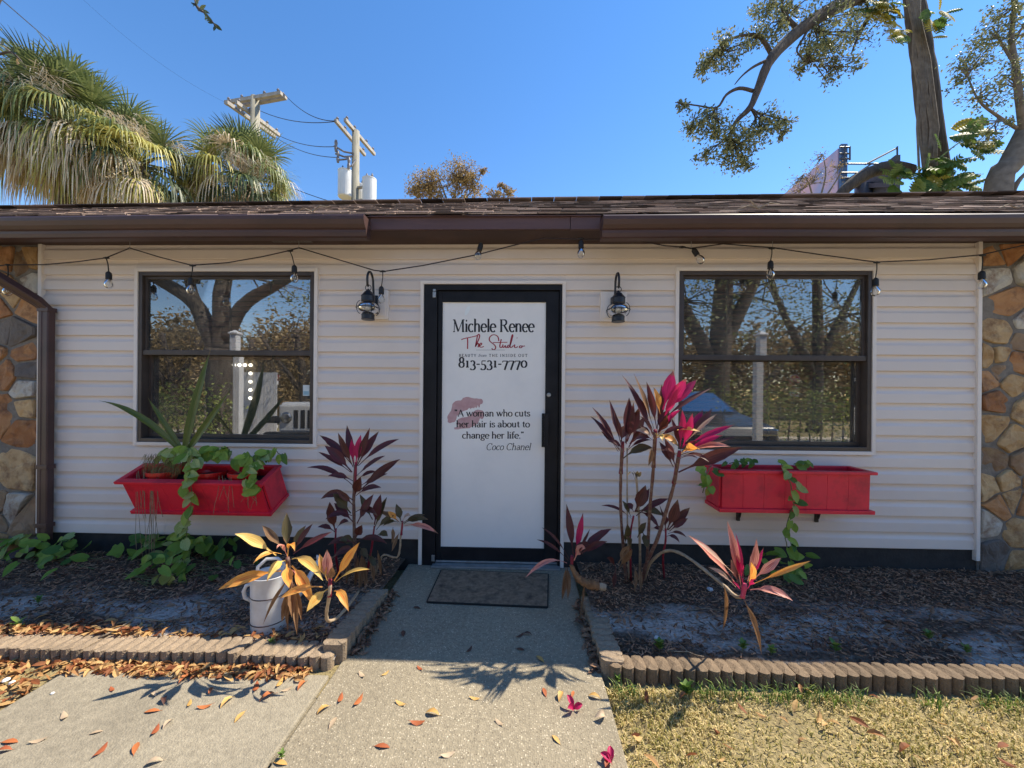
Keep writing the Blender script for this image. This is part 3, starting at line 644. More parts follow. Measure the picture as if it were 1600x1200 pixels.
# ---- roof, fascia, gutters
EY, EZ = -.285, 2.548; RY = 2.3
RLz = PY(60, 327, RY); RMz = PY(800, 316, RY); RRz = PY(1560, 306, RY)
def ridge_z(x):
    if x < RMz.x: k = (x - RLz.x) / (RMz.x - RLz.x); return RLz.z + (RMz.z - RLz.z) * max(-.6, k)
    k = (x - RMz.x) / (RRz.x - RMz.x); return RMz.z + (RRz.z - RMz.z) * min(1.6, k)
def roofp(x, s, lift=0.):
    z = EZ + (ridge_z(x) - EZ) * s; return V((x, EY + (RY - EY) * s - lift * .45, z + lift * .9))
RF_ = bpy.data.objects.new('roof', None); COL.objects.link(RF_); place(RF_, BLD, Matrix.Identity(4))
XR = 8.6; b = MB(); N_ = 24
for i in range(N_):
    xa, xb = -XR + 2*XR*i/N_, -XR + 2*XR*(i+1)/N_
    a, c = roofp(xa, 0, -.012), roofp(xb, 0, -.012); d, e = roofp(xb, 1, -.012), roofp(xa, 1, -.012)
    k = b.add([a, c, d, e, (xb, 2*RY - EY, EZ), (xa, 2*RY - EY, EZ)], [(0, 1, 2, 3), (3, 2, 4, 5)])
b.build('roof_deck', SHING, RF_)
b = MB(); r_ = random.Random(4); NC = 20
for k in range(NC):
    s0, s1 = k / NC - .004, (k + 1.25) / NC; x = -XR + r_.uniform(0, .2)
    while x < XR:
        wd = r_.uniform(.13, .34); a0, a1 = x, min(XR, x + wd - .008); lf = r_.uniform(.006, .011) + (.004 if r_.random() < .2 else 0)
        ds = r_.uniform(-.007, .007)
        vs = [roofp(a0, s0+ds, lf), roofp(a1, s0+ds, lf), roofp(a1, min(1, s1), .001), roofp(a0, min(1, s1), .001), roofp(a0, s0+ds, lf-.006), roofp(a1, s0+ds, lf-.006)]
        b.add(vs, [(0, 1, 2, 3), (4, 5, 1, 0), (4, 0, 3), (5, 2, 1)]); x += wd
o = b.build('shingles', SHING, RF_); o['kind'] = 'stuff'
b = MB(); x = -XR
while x < XR:
    wd = .30; b.box((x, RY - .11, -.005), (x + wd - .006, RY + .11, .006), Matrix.Translation(V((0, 0, ridge_z(x + .15) + .004)))); x += wd
o = b.build('ridge_caps', SHING, RF_); o['kind'] = 'stuff'
GX0, GX1 = PY(573, 350, -.32).x, PY(941, 350, -.32).x
# soffit + back boards
b = MB(); b.box((-8.5, -.246, 2.452), (8.5, .0, 2.462)); b.build('soffit', SOFFIT, BLD)
b = MB(); b.box((-8.5, -.262, 2.448), (GX0, -.247, 2.545)); b.box((GX1, -.262, 2.448), (8.5, -.247, 2.545)); b.build('sub_fascia', SOFFIT, BLD)
jx = PY(891, 350, -.26).x
for a, c, t in ((GX0 + .004, jx - .002, 0.), (jx + .002, GX1 - .004, -.004)):
    b = MB(); n = 6
    for i in range(n):
        xa, xb = a + (c-a)*i/n, a + (c-a)*(i+1)/n
        b.box((xa, -.266 + t, 2.4545 + t), (xb, -.2475, 2.537))
    b.build('fascia_board', FASCIA, BLD)
b = MB(); b.box((GX0, -.282, 2.5375), (GX1, -.2475, 2.5435)); b.build('drip_edge', FASCIA, BLD)
GP = [(-.262, 2.500), (-.262, 2.366), (-.318, 2.366), (-.330, 2.372), (-.338, 2.395), (-.340, 2.412), (-.352, 2.420), (-.368, 2.440), (-.380, 2.468), (-.382, 2.490), (-.374, 2.500), (-.370, 2.494), (-.374, 2.486), (-.372, 2.468), (-.360, 2.445), (-.346, 2.426), (-.334, 2.418), (-.331, 2.400), (-.326, 2.380), (-.314, 2.373), (-.266, 2.373), (-.266, 2.500)]
def gutter(x0, x1, capx, sag):
    n = 10; b = MB(); vs = []; fs = []; k = len(GP)
    for i in range(n + 1):
        x = x0 + (x1-x0)*i/n; dz = sag * i / n + .003*math.sin(i*1.7)
        vs += [(x, y, z + dz) for y, z in GP]
    for i in range(n): fs += [(i*k+j, (i+1)*k+j, (i+1)*k+(j+1) % k, i*k+(j+1) % k) for j in range(k)]
    fs += [tuple(range(k)), tuple(range(n*k, n*k+k))[::-1]]
    b.add(vs, fs); g_ = b.build('gutter', GUTTER, BLD)
    out = GP[:11]; s = 1 if capx > x0 + .1 else -1; dz = sag if s > 0 else 0
    c = MB(); c.prism(out, lambda y, z: V((capx, y - .002, z + dz)), lambda y, z: V((capx + s*.004, y - .002, z + dz))); c.build('end_cap', GUTTER, g_)
    return g_
gutter(-8.5, GX0, GX0, .012); gutter(GX1, 8.5, GX1, .0)
# soffit vent
p = PY(455, 376, -.12); b = MB(); b.box((p.x - .17, -.19, 2.4475), (p.x + .13, -.06, 2.4515)); vt = b.build('soffit_vent', mat('grey_vent_mesh', (.13, .115, .105), rough=.6), BLD)
for i in range(12): b = MB(); b.box((p.x - .16 + i*.024, -.185, 2.4445), (p.x - .15 + i*.024, -.065, 2.4474)); b.build('vent_slat', MATS['grey_vent_mesh'], vt)
# downspout
dx0, dx1 = PY(57.5, 650, -.09).x, PY(74, 650, -.09).x; xm = (dx0+dx1)/2; dw = (dx1-dx0)/2; xa = PY(-52, 415, -.31).x
b = MB(); pts = [V((xa, -.31, 2.38)), V((xa, -.31, 2.26)), V((xa + .04, -.28, 2.20)), V((xm - .03, -.10, 1.985)), V((xm, -.066, 1.93)), V((xm, -.066, .30)), V((xm, -.066, .17)), V((xm - .06, -.13, .085)), V((xm - .10, -.19, .06))]
def rect_tube(b, pts, hw, hd):
    vs = []; n = len(pts)
    for i, p in enumerate(pts):
        t = (pts[min(i+1, n-1)] - pts[max(i-1, 0)]).normalized()
        s = V((1, 0, 0)); s = (s - t*s.dot(t)).normalized(); d = s.cross(t).normalized()
        for a, c in ((-1, -.8), (-.8, -1), (-.3, -1), (-.22, -.86), (.22, -.86), (.3, -1), (.8, -1), (1, -.8), (1, .8), (.8, 1), (-.8, 1), (-1, .8)): vs.append(p + s*hw*a + d*hd*c)
    k = 12; b.add(vs, [(i*k+j, i*k+(j+1) % k, (i+1)*k+(j+1) % k, (i+1)*k+j) for i in range(n-1) for j in range(k)] + [tuple(range(k))[::-1], tuple((n-1)*k+j for j in range(k))])
rect_tube(b, pts, dw, .026); ds = b.build('downspout', GUTTER, BLD)
for z in (1.93, .72, .27): b = MB(); b.box((dx0 - .004, -.096, z - .016), (dx1 + .004, -.036, z + .016)); b.build('strap', GUTTER, ds, bevel=.003)

# ---- things inside, seen through the glass
LIT = emit_mat('lit_bulb', (1., .92, .75), 4.)
vx, vz = PY(388, 595, 1.6).x, PY(388, 595, 1.6).z
t = thing('vanity_mirror', 'mirror ringed with lit globe bulbs inside the left salon room', 'mirror', (vx - .3, 1.7, .0))
z_hi, z_lo = PY(375, 570, 1.6).z, PY(375, 622, 1.6).z
xl_ = PY(362, 570, 1.6).x
b = MB(); b.box((xl_ - .1, 1.66, 0), (vx + .06, 1.70, z_hi + .08)); b.build('mirror_frame', ROOM, t)
for i in range(4): b = MB(); b.lathe([(.001, -.02), (.014, -.014), (.02, 0), (.014, .014), (.001, .02)], 10, Matrix.Translation(V((xl_ + (vx - xl_)*i/3, 1.635, z_hi)))); b.build('bulb', LIT, t, smooth=True)
for i in range(1, 5): b = MB(); b.lathe([(.001, -.02), (.014, -.014), (.02, 0), (.014, .014), (.001, .02)], 10, Matrix.Translation(V((vx, 1.635, z_hi + (z_lo - z_hi)*i/4)))); b.build('bulb', LIT, t, smooth=True)
p = PY(256, 564, 1.9); t = thing('ceiling_spot', 'pair of lit round bulbs deep inside the left salon room', 'lamp', p)
for k in (-.03, .03): b = MB(); b.lathe([(.001, -.02), (.014, -.014), (.02, 0), (.014, .014), (.001, .02)], 10, Matrix.Translation(p + V((k, 0, 0)))); b.build('bulb', LIT, t, smooth=True)
b = MB(); b.tube([p + V((0, .02, .01)), V((p.x, p.y + .02, 2.5))], .006, 6); b.box((p.x - .05, p.y + .012, p.z - .012), (p.x + .05, p.y + .03, p.z + .012)); b.build('stem', BLACKIRON, t)
# storage tub on the inner sill
p0, p1 = PY(1284, 690, .10), PY(1322, 663, .10)
zs = WR['z0'] + .06; t = thing('storage_tub', 'small clear tub with blue lid and printed label inside the right window', 'tub', ((p0.x+p1.x)/2, .125, zs))
b = MB(); b.box((p0.x + .004, .075, zs), (p1.x - .004, .135, p1.z - .012)); b.build('tub_body', mat('peach_tub', (.62, .42, .28), (.75, .55, .38), rough=.3, scale=30), t, bevel=.008)
b = MB(); b.box((p0.x - .004, .070, p1.z - .012), (p1.x + .004, .139, p1.z + .008)); b.build('lid', mat('blue_lid', (.05, .14, .5), rough=.35), t, bevel=.004)
lc = V(((p0.x+p1.x)/2 + .035, .0742, (zs + p1.z)/2 - .012)); b = MB()
b.add([lc + V((.055*math.cos(a)*(.9 if math.sin(a) < 0 else 1), 0, .038*math.sin(a))) for a in [2*math.pi*i/20 for i in range(20)]], [tuple(range(20))]); lb = b.build('label', mat('white_label', (.8, .8, .8), rough=.4), t)
b = MB(); b.add([lc + V((.05*math.cos(a), -.0006, -.012 + .020*math.sin(a))) for a in [2*math.pi*i/20 for i in range(10, 21)]], [tuple(range(11))]); b.build('label_band', MATS['blue_lid'], lb)
st = MB(); p = PY(478.5, 610, .047); st.box((p.x - .026, .0462, p.z - .042), (p.x + .026, .0474, p.z + .042)); s1 = st.build('sticker', mat('pale_sticker', (.6, .66, .66), rough=.4), wl)
st = MB(); st.box((p.x - .022, .0452, p.z - .036), (p.x + .022, .0461, p.z - .005)); st.build('sticker_print', mat('blue_print', (.25, .42, .5), rough=.4), s1)
b = MB(); b.box((WR['x0'] + .03, .067, WR['z0'] + .03), (WR['x1'] - .03, .16, zs - .001)); b.build('sill', BRONZE, wr)
# ================================================================ wall lanterns
def lantern(pxc, plate_px, label, side):
    pc = PY(plate_px[0], plate_px[1], -.02); ph_w, ph_h = .098, .11
    t = thing('wall_lantern', label, 'lantern', (pc.x, -.02, pc.z - ph_h))
    b = MB(); b.box((pc.x - ph_w, -.042, pc.z - ph_h), (pc.x + ph_w, -.010, pc.z + ph_h)); b.build('mounting_block', TRIM, t, bevel=.003)
    b = MB(); b.box((pc.x - ph_w + .022, -.050, pc.z - ph_h + .022), (pc.x + ph_w - .022, -.042, pc.z + ph_h - .022)); b.build('block_panel', TRIM, t, bevel=.002)
    hx = pc.x; hy = -.175
    zb = PY(960, 503, hy).z if side > 0 else PY(573, 499.5, hy).z
    b = MB(); b.box((hx - .028, -.066, pc.z - .075), (hx + .028, -.0505, pc.z + .065)); b.build('wall_plate', BLACKIRON, t, bevel=.008)
    # scroll arm: rises along the wall, loops over the hood
    pts = [(hx, -.055, pc.z + .0)]; top = zb + .362
    pts += [(hx, -.075, pc.z + .06), (hx, -.085, pc.z + .14)]
    for i in range(9):
        a = math.pi * i / 8; pts.append((hx, -.085 - .055*(1 - math.cos(a)), top - .075 + .07*math.sin(a)))
    pts += [(hx, -.190, top - .115), (hx, -.178, top - .118)]
    b = MB(); b.tube(pts, .0085, 8); b.build('arm', BLACKIRON, t, smooth=True)
    T = Matrix.Translation(V((hx, hy, zb)))
    b = MB(); b.torus((hx, hy, zb + .232), .021, .0028, ax=(0, 1, 0)); b.build('hanging_ring', BLACKIRON, t, smooth=True)
    b = MB(); b.lathe([(.030, .128), (.048, .130), (.049, .135), (.0475, .140), (.0475, .168), (.050, .170), (.0475, .174), (.036, .188), (.024, .204), (.012, .212), (.009, .218), (.004, .224), (.001, .225)], 28, T); b.build('hood', BLACKIRON, t)
    b = MB(); prof = [(.040, .126)] + [(.072*math.cos(a)**.8 + .002 if abs(math.cos(a)) > 1e-3 else .03, .084 + .046*math.sin(a)) for a in [R(60 - 15*i) for i in range(9)]] + [(.038, .04)]
    b.lathe(prof, 32, T, caps=False); b.build('globe', GLOBEGLASS, t, smooth=True)
    b = MB(); b.lathe([(.001, .05), (.014, .055), (.02, .075), (.016, .10), (.011, .112), (.011, .128)], 14, T, caps=False); b.build('bulb', mat('frosted_bulb', (.62, .6, .55), rough=.3), t, smooth=True)
    b = MB(); b.torus((hx, hy, zb + .084), .082, .0026, n=36); b.build('cage_wire', BLACKIRON, t, smooth=True)
    for k in range(4):
        a = math.pi/4 + math.pi/2*k + (.25 if side > 0 else -.1); b = MB(); pts = []
        for i in range(11):
            q = R(70 - 14*i); rr = .034 + .048*math.cos(q)**.7; pts.append(V((hx + rr*math.cos(a), hy + rr*math.sin(a), zb + .084 + .05*math.sin(q))))
        b.tube(pts, .0024, 6); b.build('cage_wire', BLACKIRON, t, smooth=True)
    b = MB(); b.lathe([(.046, .0), (.047, .003), (.045, .006), (.045, .032), (.047, .034), (.045, .038), (.03, .040)], 28, T); b.build('base', BLACKIRON, t)
lantern(573, (588, 477), 'black onion lantern on the wall between the forked-tree window and the door', -1)
lantern(961, (958, 480), 'black onion lantern on the wall between the door handle side and the pink plant', 1)

# ================================================================ string lights
SL = thing('string_light', 'dark cord of clear bulbs strung under the brown eave', 'string light', PY(203, 386, -.15))
YC = -.16
cord = [(-40, 420), (10, 414), (70, 413.5), (120, 409), (165, 403), (203, 387.5), (250, 402), (300, 414.5), (355, 410.5), (410, 401), (450, 392), (467, 387), (530, 406), (585, 422.5), (600, 424), (660, 415), (745, 398), (800, 384), (850, 372), (908, 374), (980, 373), (1040, 384), (1066, 386), (1080, 388), (1130, 381), (1180, 385), (1207, 387), (1290, 399), (1369, 409.5), (1450, 406), (1534, 398), (1640, 374)]
cp = []
for x, y in cord:
    yy = YC - (.055 if 840 < x < 1062 else 0); cp.append(PY(x, y, yy))
fine = [cp[0]]
for i in range(len(cp) - 1):
    p0, p1, p2, p3 = cp[max(0, i-1)], cp[i], cp[i+1], cp[min(len(cp)-1, i+2)]
    for k in range(1, 5):
        s = k/4; fine.append(p1.lerp(p2, s) if (abs(p1.z - 2.4) < 0) else (p1*2 + (p2-p0)*s*.6 + (p1*0)) * 0 + p1.lerp(p2, s))
b = MB(); b.tube(fine, .0042, 6); b.build('cord', CORDM, SL, smooth=True)
def tube2(p, q, r): b = MB(); b.tube([p, q], r, 6); return b
bulbs = [(12, 414, 12, 436, 0), (166, 403, 170, 425, 0), (301, 415, 298, 434, 0), (453, 392, 460, 415, 0), (598, 424, 596, 448, 0), (747, 397, 752, 380, -14), (908, 373, 908, 376, 0), (1066, 386, 1083, 389, 34), (1206, 388, 1204, 408, 0), (1370, 410, 1368, 435, 0), (1535, 399, 1534, 424, 0)]
for (jx_, jy, sx, sy, tilt) in bulbs:
    yy = YC - (.055 if 840 < jx_ < 1062 else 0)
    j = PY(jx_, jy, yy); s = PY(sx, sy, yy - .004)
    Mx = Matrix.Translation(s) @ Matrix.Rotation(R(-tilt), 4, 'Y')
    b = MB(); b.tube([j + V((-.022, 0, .0)), j, j + V((.022, 0, 0))], [.005, .009, .005], 8)
    if (j - s).length > .03: b.tube([j, j.lerp(s, .4) + V((.004, 0, 0)), s], .0036, 6)
    b.lathe([(.006, .004), (.016, -.006), (.0185, -.018), (.0185, -.048), (.020, -.05), (.0185, -.054)], 14, Mx); sk = b.build('bulb_socket', RUBBER, SL, smooth=True)
    b = MB(); b.lathe([(.012, -.052), (.016, -.062), (.0245, -.078), (.0275, -.092), (.0255, -.106), (.017, -.119), (.006, -.124), (.001, -.1245)], 18, Mx, caps=False); b.build('bulb', BULBGLASS, sk, smooth=True)
    b = MB(); b.tube([Mx @ V((-.005, 0, -.056)), Mx @ V((-.008, 0, -.092)), Mx @ V((0, 0, -.099)), Mx @ V((.008, 0, -.092)), Mx @ V((.005, 0, -.056))], .0016, 5); b.lathe([(.006, -.05), (.006, -.066), (.003, -.074)], 8, Mx); b.build('filament', FILAM, sk)
for x, y in ((203, 387), (467, 387), (1080, 388), (1207, 387)):
    p = PY(x, y, YC); b = MB(); b.tube([V((p.x, p.y, 2.4525)), p + V((0, 0, .008)), p + V((0, -.007, -.002)), p + V((0, 0, -.008)), p + V((0, .007, -.002))], .0018, 5); b.build('hook', ALU, SL)

# ================================================================ window boxes
def window_box(label, x0, x1, zt, h, d, tilt, brx, brz):
    t = thing('window_box', label, 'window box', ((x0+x1)/2, -.03, zt - h))
    M_ = Matrix.Translation(V((0, -.034, zt - h))) @ Matrix.Rotation(tilt, 4, 'X')
    wm = lambda b, n, m=REDPAINT, bev=.003, par=None: b.build(n, m, par or t, bevel=bev)
    n = 7
    fp = bpy.data.objects.new('front_panel', None)
    for i in range(n):
        a = x0 + .02 + (x1-x0-.04)*i/n; c = x0 + .02 + (x1-x0-.04)*(i+1)/n - .0015
        b = MB(); b.box((a, -d + .0, .0), (c, -d + .016, h - .001), M_); wm(b, 'front_board', bev=.0015)
    for xa in (x0 + .004, x1 - .02): b = MB(); b.box((xa, -d + .0165, .0), (xa + .016, -.002, h - .001), M_); wm(b, 'side_panel')
    b = MB(); b.box((x0 + .0205, -.018, .0), (x1 - .0205, -.002, h - .001), M_); wm(b, 'back_panel')
    b = MB(); b.box((x0 - .012, -d - .022, h), (x1 + .012, -d + .022, h + .02), M_); b.box((x0 - .012, -d + .0225, h), (x0 + .026, -.0005, h + .02), M_); b.box((x1 - .026, -d + .0225, h), (x1 + .012, -.0005, h + .02), M_); b.box((x0 + .0265, -.024, h), (x1 - .0265, -.0005, h + .02), M_); wm(b, 'rim')
    b = MB(); b.box((x0 - .004, -d - .02, -.026), (x1 + .004, -.001, -.0005), M_); wm(b, 'base_board')
    b = MB(); b.box((x0 + .02, -d + .017, .01), (x1 - .02, -.019, h*.72), M_); wm(b, 'potting_soil', mat('potting_soil', (.02, .015, .012), (.05, .038, .03), rough=.95, scale=50, bump=.8), 0)
    for X in brx:
        b = MB(); zt_ = zt - h - .027
        b.box((X - .011, -.036, zt_ - .13), (X + .011, -.021, zt_)); 
        P = [V((X, -.036, zt_ - .10)), V((X, -.05, zt_ - .055)), V((X, -.08, zt_ - .025)), V((X, -.14, zt_ - .008))]
        for p, q in zip(P, P[1:]): b.beam(p, q, .02, .016)
        b.beam(V((X, -.037, zt_ - .006)), V((X, -d*.9, zt_ - .006 - math.sin(tilt)*d*.9 )), .022, .010)
        wm(b, 'bracket', BLACKIRON, .0015)
    return t, M_
lx0, lx1 = PY(238, 705).x + .085, PY(446, 722).x + .045
LBOX, LM = window_box('red wooden window box sagging forward with trailing vines and pots', lx0, lx1, .775, .235, .215, R(24), (lx1 - .17,), 0)
rx0, rx1 = PY(1097, 717).x, PY(1323, 717).x
RBOX, RM = window_box('level red wooden window box with few leaves under the blue-tub window', rx0 + .01, rx1 - .02, .785, .245, .20, R(1.5), (PY(1150, 800).x, PY(1271, 815).x), 0)
pots = []
for px_, py_, lab in ((262, 735, 'red plastic pot holding the long strap-leaved plant'), (336, 733, 'bright red plastic pot of pothos in the middle of the tilted box'), (386, 737, 'red plastic pot at the end of the tilted box, half hidden by vines')):
    X = PY(px_, py_, -.16).x; c = LM @ V((X, -.12, .235 - .10)); t = thing('plant_pot', lab, 'pot', c)
    TT = Matrix.Translation(c)
    b = MB(); b.lathe([(.07, 0), (.088, .085), (.094, .086), (.097, .112), (.091, .113), (.086, .096), (.082, .094)], 26, TT); b.build('pot_wall', REDPLASTIC, t, smooth=False)
    b = MB(); b.lathe([(.001, .0965), (.083, .095)], 20, TT, caps=False); b.build('soil', MATS['potting_soil'], t); pots.append(c)

# ================================================================ doormat and watering can
MATM = mat('brown_doormat', (.18, .125, .08), (.32, .23, .15), rough=.95, scale=40, bump=.9, bscale=320, dirt=(.045, .034, .026), dirtscale=16, dirtamt=.9)
cs = [PZ(668, 939, .012), PZ(855, 947, .012), PZ(856, 896.5, .012), PZ(690, 890, .012)]
b = MB(); b.add([V((p.x, p.y, .001)) for p in cs] + [V((p.x, p.y, .012)) for p in cs], [(3, 2, 1, 0), (4, 5, 6, 7), (0, 1, 5, 4), (1, 2, 6, 5), (2, 3, 7, 6), (3, 0, 4, 7)])
tt = thing('doormat', 'flat brown speckled doormat in front of the door', 'doormat', ((cs[0]+cs[2])/2 * 1.0) ) ; tt.location.z = 0; W[tt.name] = Matrix.Translation(V((tt.location.x, tt.location.y, 0))); tt.matrix_basis = W[tt.name]
b.build('mat_field', MATM, tt, bevel=.003)
b = MB(); e = [V((p.x, p.y, .006)) for p in cs]
for i in range(4): b.beam(e[i], e[(i+1) % 4], .014, .0105)
b.build('mat_edge', mat('dark_mat_edge', (.012, .011, .010), rough=.8), tt)
c = PZ(421, 973, .055); c.z = bedz(c.x, c.y) - .004; WC = thing('watering_can', 'white enamel watering can behind the golden-leaved plants', 'watering can', c)
ENAM = mat('white_enamel', (.60, .60, .60), (.68, .67, .66), rough=.3, scale=6, dirt=(.42, .39, .34), dirtscale=9, dirtamt=.5)
TT = Matrix.Translation(c); h_ = .285
b = MB(); b.lathe([(.084, 0), (.087, .004), (.0885, .12), (.0895, .22), (.090, h_), (.092, h_ + .004), (.089, h_ + .006), (.086, h_ - .002), (.083, .20), (.081, .012), (.001, .01)], 36, TT); b.build('can_body', ENAM, WC, smooth=True)
for z in (.048, .185): b = MB(); b.torus(c + V((0, 0, z)), .0892, .0028, n=40); b.build('dark_band', mat('dark_enamel', (.06, .035, .03), rough=.4), WC, smooth=True)
b = MB(); pts = [c + V((-.088*math.cos(a), 0, 0)) for a in (0,)]
b.tube([c + V((-.085, -.02, .24)), c + V((-.112, -.024, .23)), c + V((-.125, -.026, .20)), c + V((-.118, -.024, .165)), c + V((-.086, -.018, .145))], .010, 8); b.build('side_handle', ENAM, WC, smooth=True)
b = MB(); b.tube([c + V((-.050, -.035, h_ - .01)), c + V((-.045, -.03, h_ + .05)), c + V((-.01, -.012, h_ + .085)), c + V((.035, .01, h_ + .08)), c + V((.065, .035, h_ + .03)), c + V((.068, .04, h_ - .01))], .009, 8); b.build('top_handle', ENAM, WC, smooth=True)
b = MB(); b.tube([c + V((.06, .05, .05)), c + V((.13, .11, .17)), c + V((.18, .16, .29))], [.022, .016, .012], 12); b.lathe([(.012, 0), (.03, .02), (.032, .026), (.001, .028)], 16, Matrix.Translation(c + V((.18, .16, .285))) @ Matrix.Rotation(R(40), 4, V((-.7, .7, 0)))); b.build('spout', ENAM, WC, smooth=True)

# ================================================================ scalloped edging
def edging(p, q, n, z0, z1, dep, label, group, wob=0., m=None):
    p = V(p); q = V(q); L = (q-p).length; t = (q-p)/L; nn = V((t.y, -t.x, 0)); pit = L / n
    tl = U(-.010, .010); tw = U(-.016, .016); o = MB()
    f = lambda s, d, z: p + t*s + nn*d + V((0, 0, z))
    zt = lambda s: z1 + tl + tw*(s/L - .5)
    K = 6; ring = []           # outline, each entry (s, d, ztop)
    for i in range(n):
        h = U(-.003, .003)
        ring.append((i*pit, 0., zt(i*pit) - .007))
        for k in range(1, K): a = math.pi*k/K; ring.append((i*pit + pit/2 - math.cos(a)*pit*.5, .48*pit*math.sin(a)*(1 + U(-.05, .05)), zt(i*pit) + h - .002))
    ring.append((L, 0., zt(L) - .007)); nf = len(ring)
    for i in range(n-1, -1, -1):
        ring.append(((i+1)*pit, -dep, zt(i*pit) - .007))
        for k in range(1, 4): a = math.pi*k/4; ring.append((i*pit + pit/2 + math.cos(a)*pit*.5, -dep - .34*pit*math.sin(a), zt(i*pit) - .003))
    ring.append((0., -dep, zt(0) - .007)); N = len(ring)
    vs = [f(s, d, z0) for s, d, z in ring] + [f(s, d, z) for s, d, z in ring]; fs = [(i, (i+1) % N, N+(i+1) % N, N+i) for i in range(N)] + [tuple(range(N))[::-1]]
    for i in range(n):         # one domed top per scallop, shared valleys between
        fi = [N + i*K + k for k in range(K+1)]; b0 = nf + (n-1-i)*4; bi = [N + b0 + k for k in range(5)]
        c = len(vs); vs.append(f(i*pit + pit/2, -dep*.4, zt(i*pit) + U(.0, .003))); lp = fi + bi
        fs += [(lp[k], lp[(k+1) % len(lp)], c) for k in range(len(lp))]
    o.add(vs, fs); ob = o.build('edging_block', m or EDGEC)
    bm = bmesh.new(); bm.from_mesh(ob.data); bmesh.ops.recalc_face_normals(bm, faces=bm.faces); bm.to_mesh(ob.data); bm.free()
    tag(ob, label, 'edging block', group); return ob
EDGED = concrete_mat('brown_edging_concrete', (.20, .145, .095), (.07, .05, .035), (.34, .26, .18), 150, .4, stain=(.09, .068, .046))
gl = 'scalloped concrete edging block bordering the bed with the watering can'
yl0, yl1 = -1.125, -1.125
def LX(px): return PZ(px, 1038, 0.0).x
xs_ = [-4.6, -3.95, -3.3, LX(0) - .12, LX(118), LX(374), LX(522)]
ORD = ['corner block', 'second block', 'third block', 'fourth block', 'fifth block', 'sixth block', 'seventh block']
for ii, (a, c_, n) in enumerate(zip(xs_, xs_[1:], (11, 11, 8, 10, 14, 8))):
    ya = -1.10 - .012 * U(0, 1); edging((a + .003, ya - .02, 0), (c_ - .003, ya - .02 + U(-.008, .008), 0), max(3, round((c_-a)/.0545)), -.03, .052, .085, ORD[5 - ii] + ' from the walkway in the scalloped edging before the watering can', 'edging blocks along the watering can bed front')
gl2 = 'scalloped concrete edging block bordering the bed with the tall magenta plant'
def RX(px): return PZ(px, 1066, -.01).x
xs_ = [WX1 + .03, RX(1240), RX(1388), RX(1640), RX(1640) + .7, RX(1640) + 1.4]
for ii, (a, c_) in enumerate(zip(xs_, xs_[1:])):
    ya = -1.145; edging((a + .003, ya + U(-.006, .006), 0), (c_ - .003, ya + U(-.006, .006), 0), max(3, round((c_-a)/.0565)), -.04, .055, .055, ORD[ii] + ' from the walkway in the scalloped edging beside the lawn', 'edging blocks along the magenta plant bed front', m=EDGED)
ys_ = [-1.10, -.90, -.70, -.48]
for i, (a, c_) in enumerate(zip(ys_, ys_[1:])):
    k = -.02 * i
    edging((WX0 - .012 + U(-.01, .01), a + .004, 0), (WX0 - .012 + U(-.01, .01), c_ - .004, 0), 4, -.03, (.088 if i == 0 else .062), .075, ('raised corner edging block', 'middle rough edging block', 'inmost rough edging block')[i] + ' lining the walkway beside the watering can bed', 'walkway edging on the watering can side')
ys_ = [-.52, -.74, -.95, -1.135]
for i, (a, c_) in enumerate(zip(ys_, ys_[1:])):
    edging((WX1 + .02 + U(-.008, .008), a - .004, 0), (WX1 + .02 + U(-.008, .008), c_ + .004, 0), 4, -.03, .060, .075, ('inmost shaded edging block', 'middle shaded edging block', 'outer edging block')[i] + ' lining the walkway beside the magenta plant bed', 'walkway edging on the magenta plant side')
# ================================================================ broad-leaved plants
def tim(n, c1, c2, st, tr=.4, ro=.52): return mat(n, c1, c2, rough=ro, scale=14, transl=tr, uvstripe=st, rand=.25, spec=.45)
TI = {'d': tim('ti_leaf_burgundy', (.095, .015, .028), (.16, .030, .042), (.09, .036, .03), .36),
      'o': tim('ti_leaf_olive', (.075, .060, .022), (.11, .055, .03), (.10, .085, .03), .3),
      'r': tim('ti_leaf_redbrown', (.105, .024, .020), (.16, .045, .03), (.075, .022, .018), .3),
      'm': tim('ti_leaf_magenta', (.52, .012, .11), (.68, .03, .16), (.40, .012, .08), .38),
      'p': tim('ti_leaf_salmon', (.78, .28, .22), (.88, .46, .35), (.45, .11, .09), .34),
      'g': tim('ti_leaf_golden', (.92, .60, .13), (.96, .74, .26), (.85, .42, .08), .36),
      'y': tim('ti_leaf_orange', (.90, .42, .07), (.95, .60, .16), (.74, .22, .04), .36),
      't': tim('ti_leaf_dry', (.24, .125, .06), (.40, .25, .13), (.17, .075, .03), .3, .8),
      'c': tim('ti_leaf_bleached', (.55, .42, .30), (.68, .55, .40), (.5, .25, .18), .3)}
CANE = mat('ti_cane', (.10, .035, .03), (.17, .085, .06), rough=.6, scale=30, stretch=(1, 1, 3), dirt=(.32, .26, .18), dirtscale=40, dirtamt=.7)
CANEP = mat('pale_cane', (.30, .21, .13), (.45, .35, .23), rough=.7, scale=40)
PET = mat('ti_petiole', (.24, .012, .035), (.34, .03, .05), rough=.5, scale=20, transl=.2)
